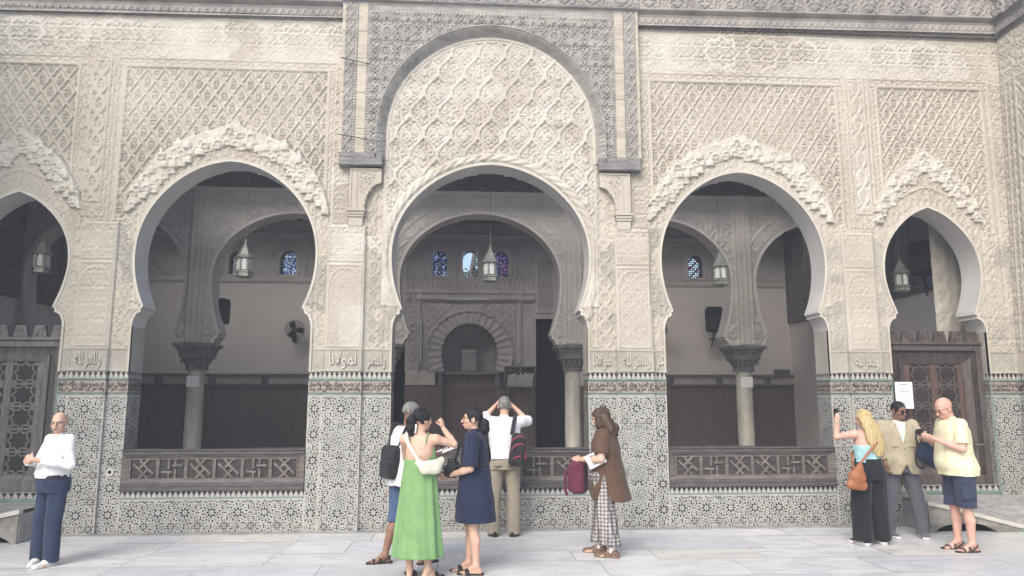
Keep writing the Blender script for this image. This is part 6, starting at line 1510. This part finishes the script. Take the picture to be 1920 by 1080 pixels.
# ---------------------------------------------------------------- 4 woman in the navy shirt dress
NAVY_D = cloth('navy_cotton', (.020, .026, .060), (.015, .020, .046), scale=8)
p = Person('woman in a short navy shirt dress facing left with low black ponytail and glasses', (-.25, -2.40), 84, 1.635, [(-.085, -.03, 0), (.085, .06, 6)], SKIN_L, head=(8, 3, 0), fem=True, w=1.0, lean=(0, .01), arms={-1: ((-.225, .02, 1.03), (-.10, .235, .955)), 1: ((.21, .04, 1.03), (.06, .25, .94))})
p.body({-1: dict(dir=(.35, .8, -.2), n=(.9, -.3, .2), curl=.7, thumb=-1), 1: dict(dir=(-.35, .8, -.1), n=(-.9, -.3, .1), curl=.7, thumb=1)}); p.face(); p.glasses()
v = p.box(.0078); v.prof([(.50, .222, .205, .0, -.015), (.70, .200, .186, 0, -.01), (.90, .184, .168, 0, -.005), (1.08, .168, .142, 0, -.005), (1.22, .168, .130, 0, .0), (1.31, .15, .105, 0, .0), (1.375, .08, .075, 0, .005)], .015, (6, .03, .01), 2.2, 2.5)
for q in (-1, 1): p.sleeve(v, q, .93, .075, .082)
v.wrinkle(.005, 24, 9); d = v.mesh('shirt_dress', NAVY_D, p.t)
v = Vox(p.N - .15, p.N + .15, .0055); v.cone(p.N + [0, -.005, -.015], p.N + [0, .0, .045], .062 * p.k, .056 * p.k, .0, cut=True); v.cone(p.N + [0, .03, .0], p.N + [0, .12, .06], .03, .05, 0, sub=True); v.cut(p.N + [0, 0, -.01], (0, 0, -1)); v.mesh('collar', NAVY_D, d)
for q in (-1, 1): p.shoe(q, LEATH_B, RUBBER, 'slide')
v = Vox(p.hc - .3, p.hc + .2, .0055); v.ell(p.h(0, -.016, .03), np.array([.084, .104, .094]) * p.k, .01, p.Hm); v.ell(p.h(0, -.06, -.01), np.array([.068, .05, .055]) * p.k, .02, p.Hm); v.cut(p.h(0, .064, .03), np.array(p.Hm @ Vector((0, 1, -.6)))); v.cut(p.h(0, 0, -.045), np.array(p.Hm @ Vector((0, -.5, -1))))
v.chain([p.h(0, -.095, -.015), p.h(0, -.13, -.045), p.h(0, -.135, -.10), p.h(0, -.11, -.165)], [.032, .05, .054, .03], .015); v.wrinkle(.005, 80, 5); v.strands(.0018, p.hc, 44); v.mesh('hair', HAIR_B, p.t)
b = p.item('crossbody_bag', 'small black crossbody pouch hanging in front of the woman in the navy dress', 'bag'); v = Vox((-.3, .0, .8), (.3, .45, 1.25), .0065); v.sbox((-.02, .215, 1.01), (.115, .06, .085), .05, 0); v.sbox((-.02, .255, .985), (.10, .05, .055), .04, .015); v.wrinkle(.004, 40, 3); v.mesh('pouch', BAGB, b)
strap([(-.10, .20, 1.07), (-.17, .15, 1.20), (-.10, .12, 1.30), (.07, .05, 1.385), (.10, -.04, 1.38), (.09, -.13, 1.24), (.0, -.155, 1.10), (-.13, -.11, 1.06), (-.185, .03, 1.05), (-.13, .18, 1.05)], .013, BAGB, b, 'shoulder_strap')
mb = MB(); mb.lathe([(.002, -.004), (.014, -.003), (.014, .003), (.002, .004)], 10, (-.08, .235, 1.10)); mb.build('buckle', STEEL, b)
# ---------------------------------------------------------------- 5 man photographing the hall
KHAKI_T = cloth('khaki_twill', (.30, .265, .21), (.25, .22, .175), scale=10); PALE_S = cloth('pale_blue_white_shirt', (.70, .71, .76), (.63, .64, .69)); PINK = pmat('pink_piping', (.55, .06, .16), .5)
p = Person('grey-haired man in white shirt and khaki trousers, both hands raised to his face', (.165, -.40), -4, 1.765, [(-.135, .0, 14), (.125, -.0, -14)], SKIN_L, head=(0, -3, 0), w=.98, arms={-1: ((-.275, .13, 1.455), (-.125, .22, 1.625)), 1: ((.295, .11, 1.43), (.105, .22, 1.625))})
p.body({-1: dict(dir=(.55, .25, .6), n=(.5, 0, -.6), curl=.7, thumb=-1), 1: dict(dir=(-.55, .25, .6), n=(-.5, 0, -.6), curl=.7, thumb=1)}); p.face(HAIR_G)
v = p.box(.0078); p.torso(v, .020, .545 * p.H, None, .02, .0, loose=.012)
p.sleeve(v, -1, 1.35, .070, .054); p.sleeve(v, 1, 1.05, .074, .066); v.cone(p.N + [0, 0, -.01], p.N + [0, .006, .03], .064 * p.k, .060 * p.k, .01, cut=True); v.wrinkle(.007, 28, 12); v.mesh('shirt', PALE_S, p.t)
v = p.box(.0082); p.legs(v, .572 * p.H, .03, (.105, .080, .082)); v.wrinkle(.007, 20, 15, (1, 1, .5)); v.cut((0, 0, .03), (0, 0, -1)); o = v.mesh('trousers', KHAKI_T, p.t)
v = p.box(.0075); p.torso(v, .025, .552 * p.H, .573 * p.H, 0); v.mesh('belt', pmat('brown_belt', (.12, .07, .05), .45), p.t)
mb = MB(); [mb.bar((s_ * .085 - .055, .885), (s_ * .085 + .055, .885), .006, p.P[1] - .185, p.P[1] - .15) for s_ in (-1, 1)]; mb.build('pocket_welt', KHAKI_T, o)
for q in (-1, 1): p.shoe(q, LEATH_B, RUBBER)
cap_hair(p, HAIR_G, front=.05, low=-.062)
b = p.item('small_backpack', 'black sling backpack with pink piping on the man taking a picture', 'backpack'); v = Vox((-.1, -.5, .7), (.45, .1, 1.5), .007); Mx = rotm(0, 0, R(8)); v.sbox((.17, -.235, 1.085), (.095, .07, .205), .055, 0, Mx); v.sbox((.175, -.305, 1.03), (.08, .03, .12), .03, .012, Mx); v.wrinkle(.004, 30, 3); bb = v.mesh('bag', BAGB, b)
strap([(.10, -.20, 1.27), (.125, -.13, 1.42), (.145, -.02, p.N[2] + .015), (.15, .10, 1.38), (.17, .16, 1.20), (.23, .05, 1.02), (.24, -.14, .96)], .026, BAGB, b, 'shoulder_strap')
mb = MB()
for z0, h_ in ((1.20, .05), (1.10, .06), (.96, .05)): mb.tube(crom3([(.09, -.30 if z0 < 1.15 else -.295, z0 - .02), (.13, -.335, z0 + h_ * .5), (.19, -.34, z0 + h_), (.245, -.31, z0 + h_ * .8), (.262, -.275, z0 + .01)]), .005, 5)
mb.build('pink_piping', PINK, b, True); mb = MB(); mb.tube([(.262, -.29, 1.10), (.268, -.28, .98)], .008, 6); mb.build('zip_pull', PINK, b)
c_ = p.item('camera', 'small dark camera held to the face of the man taking a picture', 'camera'); mb = MB(); mb.bbox(-.065, .065, .275, .31, 1.60, 1.68, .006); mb.build('camera_body', BLACKPLASTIC, c_); mb = MB(); mb.tube([(0, .31, 1.635), (0, .36, 1.635)], .028, 14); mb.build('camera_lens', BLACKPLASTIC, c_, True)
# ---------------------------------------------------------------- 6 woman in the brown tunic
BROWN = cloth('brown_jersey', (.105, .062, .042), (.085, .05, .034), scale=8); MAROON = cloth('maroon_canvas', (.115, .028, .055), (.085, .02, .042))
PATN = bpy.data.materials.new('medallion_print'); PATN.use_nodes = True; t_ = PATN.node_tree; b_ = t_.nodes['Principled BSDF']; tc = t_.nodes.new('ShaderNodeTexCoord'); vo = t_.nodes.new('ShaderNodeTexVoronoi'); vo.inputs['Scale'].default_value = 25; vo.inputs['Randomness'].default_value = .12; t_.links.new(tc.outputs['Object'], vo.inputs['Vector']); rp = t_.nodes.new('ShaderNodeValToRGB'); rp.color_ramp.interpolation = 'CONSTANT'; e = rp.color_ramp.elements; e[0].position = 0; e[0].color = (.10, .09, .10, 1); e[1].position = .12; e[1].color = (.55, .53, .50, 1)
for q_, c_2 in ((.27, (.12, .11, .115)), (.36, (.50, .48, .45)), (.43, (.10, .09, .10))): x_ = rp.color_ramp.elements.new(q_); x_.color = (*c_2, 1)
t_.links.new(vo.outputs['Distance'], rp.inputs[0]); t_.links.new(rp.outputs[0], b_.inputs['Base Color']); b_.inputs['Roughness'].default_value = .9
p = Person('woman with long brown hair in brown tunic and patterned wide trousers', (1.24, -1.66), 66, 1.625, [(-.10, -.07, 0), (.105, .11, 0)], SKIN_L, head=(6, -14, 0), fem=True, w=1.17, lean=(0, .0), belly=.03, arms={-1: ((-.27, -.01, 1.06), (-.15, .26, 1.04)), 1: ((.25, .05, 1.05), (.06, .30, 1.03))})
p.body({-1: dict(dir=(.45, .9, .05), n=(.7, -.2, -.5), curl=.8, thumb=-1), 1: dict(dir=(-.4, .9, .05), n=(-.7, -.2, -.5), curl=.8, thumb=1)}); p.face(HAIR_BR)
v = p.box(.008); v.prof([(.60, .225, .225, .0, -.05), (.75, .220, .212, 0, -.025), (.90, .208, .190, 0, -.012), (1.05, .190, .165, 0, -.005), (1.2, .196, .155, 0, .0), (1.30, .182, .125, 0, .0), (1.365, .125, .098, 0, .005)], .015, (5, .03, .01), .7, 2.5)
for q in (-1, 1): p.sleeve(v, q, .80, .082, .084)
v.cut((-.0, .09, .60), (0, .55, -1)); v.wrinkle(.005, 22, 19); x, y, z = v.ax[0][:, None, None], v.ax[1][None, :, None], v.ax[2][None, None, :]
v.D = np.maximum(v.D, -(np.abs(y - .0) - .0 - (.86 - z) * .34 + 0 * x).astype(np.float32) * -1 * -1) if False else v.D
w_ = ((.88 - z) * .30 - np.abs(y + .02) + 0 * x).astype(np.float32); v.D = np.where((x < -.08), np.maximum(v.D, w_), v.D); v.mesh('tunic', BROWN, p.t)
v = p.box(.008); p.legs(v, .56 * p.H, .12, (.094, .108, .128)); v.cut((0, 0, .13), (0, 0, -1)); v.wrinkle(.010, 24, 23, (1, 1, .2)); v.mesh('wide_trousers', PATN, p.t)
for q in (-1, 1): p.shoe(q, pmat('tan_strap', (.16, .105, .075), .5) if q < 0 else MATS['tan_strap'], pmat('tan_sole', (.20, .14, .10), .6) if q < 0 else MATS['tan_sole'], 'shoe', 'clog')
for q in (-1, 1): v = Vox(p.an[q] - .1, p.an[q] + .1, .006); v.cone(p.an[q] + [0, 0, -.03], p.an[q] + [0, 0, .03], .042, .038, 0, cut=True); v.mesh('ankle_sock', WHITE_C, p.t)
v = Vox(p.hc - .36, p.hc + .25, .006); v.ell(p.h(0, -.014, .035), np.array([.092, .108, .098]) * p.k, .01, p.Hm); v.cut(p.h(0, .075, .03), np.array(p.Hm @ Vector((0, 1, -.25))))
for q in (-1, 0, 1): v.chain([p.h(q * .06, -.045, .03), p.h(q * .085, -.06, -.07), p.h(q * .095, -.085 - .03 * (q == 0), -.16), p.h(q * .085, -.105 - .03 * (q == 0), -.225)], [.055, .06, .06, .03], .025)
v.chain([p.h(-.075, .02, .03), p.h(-.088, .03, -.07), p.h(-.095, .01, -.15)], [.035, .035, .022], .02); v.chain([p.h(.075, .02, .03), p.h(.088, .03, -.07), p.h(.095, .01, -.15)], [.035, .035, .022], .02); v.wrinkle(.010, 55, 31); v.strands(.003, p.hc, 34); v.mesh('hair', HAIR_BR, p.t)
b = p.item('maroon_rucksack', 'maroon rucksack held open in front of the woman in the brown tunic', 'rucksack'); v = Vox((-.35, .05, .55), (.3, .6, 1.2), .007); v.sbox((-.05, .30, .84), (.135, .085, .185), .06, 0); v.sbox((-.05, .37, .80), (.11, .04, .11), .035, .012); v.wrinkle(.006, 28, 5); v.mesh('bag', MAROON, b); strap([(-.10, .33, 1.01), (-.06, .37, 1.08), (-.02, .33, 1.01)], .011, MAROON, b, 'grab_handle'); strap([(-.12, .36, 1.0), (-.14, .43, .88), (-.13, .44, .72), (-.12, .42, .64)], .016, MAROON, b, 'hanging_strap')
b = p.item('magazine', 'folded white magazine tucked under the arm of the woman in the brown tunic', 'magazine'); mb = MB(); mb.T = Matrix.Translation((-.235, .06, 1.055)) @ Matrix.Rotation(R(18), 4, 'Z') @ Matrix.Rotation(R(-26), 4, 'X'); mb.box(-.012, .012, -.10, .10, -.075, .075); mb.build('sheets', PAPER, b); mb = MB(); mb.T = Matrix.Translation((-.235, .06, 1.055)) @ Matrix.Rotation(R(18), 4, 'Z') @ Matrix.Rotation(R(-26), 4, 'X'); mb.box(-.0135, -.0125, -.07, .05, -.05, .06); mb.build('cover_picture', pmat('cover_print', (.30, .33, .36), .6, (.12, .13, .15), 30), b)
# ---------------------------------------------------------------- 7 blonde woman with a phone
AQUA = cloth('pale_blue_knit', (.36, .60, .66)); BLK = cloth('black_crepe', (.012, .012, .016), (.018, .018, .022), scale=8); TAN = pmat('tan_leather', (.30, .12, .055), .45, (.24, .09, .04), 9, 4, .15, 90); SNEAK = pmat('black_sneaker', (.02, .02, .024), .6)
p = Person('woman with very long blonde hair, pale blue top and wide black trousers', (4.52, -1.25), 8, 1.60, [(-.13, -.0, 14), (.13, .02, -10)], SKIN_P, head=(14, -4, 0), fem=True, w=1.05, arms={-1: ((-.31, .13, 1.255), (-.175, .30, 1.435)), 1: ((.23, .05, 1.04), (.17, .17, .93))})
p.body({-1: dict(dir=(.25, .25, 1), n=(.8, .5, -.1), curl=.8, thumb=1), 1: dict(dir=(-.1, .5, -1), n=(-1, 0, 0), curl=.5, thumb=1)}); p.face(HAIR_BL)
v = p.box(.0075); p.torso(v, .012, .60 * p.H, .725 * p.H, .01); v.wrinkle(.002, 120, 3); v.mesh('bandeau_top', AQUA, p.t)
v = p.box(.008); p.legs(v, .625 * p.H, .06, (.120, .118, .125)); v.cut((0, 0, .055), (0, 0, -1)); v.wrinkle(.009, 24, 27, (1, 1, .18)); v.mesh('wide_trousers', BLK, p.t)
for q in (-1, 1): p.shoe(q, SNEAK, PAPER, 'sneaker')
v = Vox(p.hc - [.35, .35, .62], p.hc + .22, .006); v.ell(p.h(0, -.016, .03), np.array([.086, .104, .094]) * p.k, .01, p.Hm); v.cut(p.h(0, .06, .03), np.array(p.Hm @ Vector((0, 1, -.5))))
bk = p.N[1] - .12
v.prof([(1.03, .035, .02, p.hc[0] + .07, bk - .005), (1.10, .088, .030, p.hc[0] + .055, bk - .005), (1.22, .112, .038, p.hc[0] + .03, bk - .005), (1.34, .108, .044, p.hc[0] + .01, bk + .01), (1.43, .092, .055, p.hc[0], bk + .05), (1.50, .082, .07, p.hc[0], p.hc[1] - .03)], .03)
v.strands(.0022, (p.hc[0], p.hc[1] + .12, 0), 90); v.wrinkle(.003, 110, 8, (1, 1, .05)); v.mesh('hair', HAIR_BL, p.t)
b = p.item('phone', 'black phone raised in the left hand of the blonde woman', 'phone'); mb = MB(); mb.T = Matrix.Translation((-.155, .335, 1.515)) @ Matrix.Rotation(R(12), 4, 'Z'); mb.bbox(-.037, .037, -.004, .004, -.075, .075, .002); mb.build('phone_body', BLACKPLASTIC, b)
b = p.item('leather_handbag', 'tan leather hobo bag at the left hip of the blonde woman', 'bag'); v = Vox((-.5, -.45, .5), (.2, .2, 1.2), .007); v.chain([(-.20, -.12, .93), (-.255, -.13, .80), (-.27, -.12, .73)], [.035, .095, .08], .03, flat=((.35, 1, 0), .55)); v.chain([(-.34, -.12, .71), (-.20, -.14, .70)], [.05, .06], .02, flat=((.35, 1, 0), .6)); v.wrinkle(.004, 35, 6); v.mesh('bag_body', TAN, b); strap([(-.20, -.125, .95), (-.10, -.15, 1.08), (.03, -.15, 1.20), (.13, -.09, 1.32), (.135, .02, 1.335), (.05, .12, 1.24), (-.10, .12, 1.08), (-.21, .0, .95), (-.24, -.08, .86)], .014, TAN, b, 'shoulder_strap')
# ---------------------------------------------------------------- 8 man in the khaki jacket
KHAKI_J = cloth('khaki_cotton', (.40, .355, .265), (.34, .30, .22), scale=10); GREY_T = cloth('grey_trouser_cloth', (.11, .108, .135), (.09, .088, .112), scale=8); GREY_S = cloth('grey_canvas_shoe', (.13, .13, .16)); NAVYB = cloth('navy_canvas', (.022, .034, .07), (.016, .025, .055))
p = Person('dark-haired man in khaki jacket and sunglasses standing with legs apart', (5.215, -.76), 170, 1.705, [(-.205, .03, -14, .03), (.20, -.0, 14, .03)], SKIN_D, head=(24, -12, 0), w=1.05, arms={1: ((.285, -.0, 1.14), (.225, .12, .915)), -1: ((-.25, .09, 1.14), (-.175, .28, 1.20))})
p.body({1: dict(dir=(-.05, .25, -1), n=(-1, .2, 0), curl=.5, thumb=1), -1: dict(dir=(-.1, .8, .3), n=(.3, 0, -1), curl=1.2, thumb=-1)}); p.face(); p.glasses(True)
v = p.box(.008); p.torso(v, .028, .455 * p.H, None, .02, .01, loose=.026)
for q in (-1, 1): p.sleeve(v, q, 1.88, .078, .060)
x, y, z = v.ax[0][:, None, None], v.ax[1][None, :, None], v.ax[2][None, None, :]
v.wrinkle(.007, 26, 41); v.D = np.where((y > .02) & (z > 1.12), np.maximum(v.D, ((z - 1.12) * .20 - np.abs(x + .0)).astype(np.float32)), v.D); v.D = np.where((y > .0) & (z < .90), np.maximum(v.D, ((.90 - z) * .55 - np.abs(x)).astype(np.float32)), v.D); jk = v.mesh('jacket', KHAKI_J, p.t)
mb = MB(); 
for q in (-1, 1):
    mb.prism([(q * .085 - .05, 1.12), (q * .085 + .05, 1.12), (q * .085 + .05, 1.155), (q * .085 - .05, 1.155)], .172, .178); mb.prism([(q * .10 - .055, .93), (q * .10 + .055, .93), (q * .10 + .055, .97), (q * .10 - .055, .97)], .19, .196)
mb.build('pocket_flap', KHAKI_J, jk); mb = MB(); [mb.lathe([(.001, -.004), (.008, -.003), (.008, .003), (.001, .004)], 8, (0, .188, z_)) for z_ in (.93, 1.02, 1.10)]; mb.build('button', BELT, jk)
for q in (-1, 1): mb = MB(); mb.prism([(q * .03, 1.15), (q * .095, 1.28), (q * .085, 1.40), (q * .06, 1.41)][::q], .125, .142); mb.build('lapel', KHAKI_J, jk)
v = p.box(.0078, [p.P, p.N], .26); p.torso(v, .012, 1.0, None, .01); v.cone(p.N + [0, 0, -.01], p.N + [0, .006, .025], .062 * p.k, .058 * p.k, .01, cut=True); v.mesh('shirt', WHITE_C, p.t)
v = p.box(.0082); p.legs(v, .55 * p.H, .045, (.102, .084, .080)); v.wrinkle(.007, 22, 45, (1, 1, .5)); v.cut((0, 0, .045), (0, 0, -1)); v.mesh('trousers', GREY_T, p.t)
for q in (-1, 1): p.shoe(q, GREY_S, PAPER)
cap_hair(p, HAIR_B, front=.055, low=-.03, r=(.080, .099, .091))
b = p.item('navy_shoulder_bag', 'navy soft bag with black straps carried between the khaki jacket and yellow shirt', 'bag'); v = Vox((-.65, .0, .7), (.0, .6, 1.35), .0075); v.sbox((-.25, .27, 1.05), (.14, .07, .125), .06, 0, rotm(R(8), 0, R(-24))); v.chain([(-.33, .28, 1.11), (-.28, .28, .98), (-.18, .28, 1.0)], [.07, .085, .06], .03, flat=((0, 1, 0), .7)); v.wrinkle(.007, 28, 8); v.mesh('bag_body', NAVYB, b); strap([(-.13, .26, 1.15), (-.105, .29, 1.25), (-.16, .31, 1.29), (-.22, .30, 1.20)], .012, BAGB, b, 'top_handle'); strap([(-.12, .29, 1.14), (-.07, .32, 1.02), (-.08, .33, .90), (-.14, .32, .87), (-.18, .30, .95)], .013, BAGB, b, 'hanging_strap')
# ---------------------------------------------------------------- 9 man in the pale yellow polo
YEL = cloth('pale_yellow_pique', (.72, .68, .47), (.66, .62, .42), scale=10); NAVY_S = cloth('navy_cargo_cotton', (.040, .048, .085), (.03, .037, .068), scale=10); SANDB = pmat('sandal_webbing', (.06, .055, .05), .7)
p = Person('bald heavy man in pale yellow polo and navy cargo shorts', (5.37, -1.66), 84, 1.76, [(-.10, -.03, 8, .02), (.10, .02, 4, .02)], SKIN_P, head=(10, -24, 0), w=1.07, belly=.05, lean=(0, .05), hip=(0, -.01), arms={-1: ((-.26, .07, 1.15), (-.13, .32, 1.265)), 1: ((.26, .08, 1.16), (.03, .33, 1.27))})
p.body({-1: dict(dir=(.35, .75, .25), n=(.6, .0, .5), curl=.8, thumb=1), 1: dict(dir=(-.35, .75, .25), n=(-.6, 0, .5), curl=.8, thumb=-1)}, jaw=1.12); p.face(HAIR_G); p.glasses()
v = p.box(.008); p.torso(v, .026, .478 * p.H, None, .02, .01, loose=.014)
for q in (-1, 1): p.sleeve(v, q, .80, .072, .072)
v.cone(p.N + [0, -.005, -.015], p.N + [0, .012, .035], .068 * p.k, .062 * p.k, .01, cut=True); v.wrinkle(.006, 24, 51); v.mesh('polo_shirt', YEL, p.t)
v = p.box(.008); p.legs(v, .54 * p.H, .47, (.108, .104, .108)); v.cut((0, 0, .495), (0, 0, -1)); v.wrinkle(.006, 24, 53); sh_ = v.mesh('cargo_shorts', NAVY_S, p.t)
for q in (-1, 1): v = Vox((q * .2 - .12, -.2, .5), (q * .2 + .12, .25, .85), .007); v.sbox((q * .205, .02, .66), (.022, .07, .08), .015, 0); v.mesh('cargo_pocket', NAVY_S, sh_)
for q in (-1, 1): p.shoe(q, SANDB, RUBBER, 'sandal')
b = p.item('compact_camera', 'small dark camera in both hands of the man in the yellow polo', 'camera'); mb = MB(); mb.T = Matrix.Translation((-.04, .425, 1.33)) @ Matrix.Rotation(R(35), 4, 'X'); mb.bbox(-.055, .055, -.014, .014, -.034, .034, .005); mb.build('camera_body', BLACKPLASTIC, b); mb = MB(); mb.T = Matrix.Translation((-.04, .437, 1.33)) @ Matrix.Rotation(R(35), 4, 'X'); mb.tube([(0, 0, 0), (0, .03, 0)], .022, 12); mb.build('camera_lens', BLACKPLASTIC, b, True)
# ================================================================== thin haze box added over the whole court, standing in for lens veil
hz = MB(); hz.box(-14, 14, -13.5, 14, -1.0, 9.0)
HZ = bpy.data.materials.new('lens_veil_haze'); HZ.use_nodes = True; t_ = HZ.node_tree; t_.nodes.clear(); o_ = t_.nodes.new('ShaderNodeOutputMaterial'); v_ = t_.nodes.new('ShaderNodeVolumePrincipled')
v_.inputs['Color'].default_value = (.80, .87, 1.0, 1); v_.inputs['Density'].default_value = .0075; v_.inputs['Anisotropy'].default_value = .2; t_.links.new(v_.outputs[0], o_.inputs['Volume'])
hzo = hz.build('haze', HZ); hzo['kind'] = 'stuff'
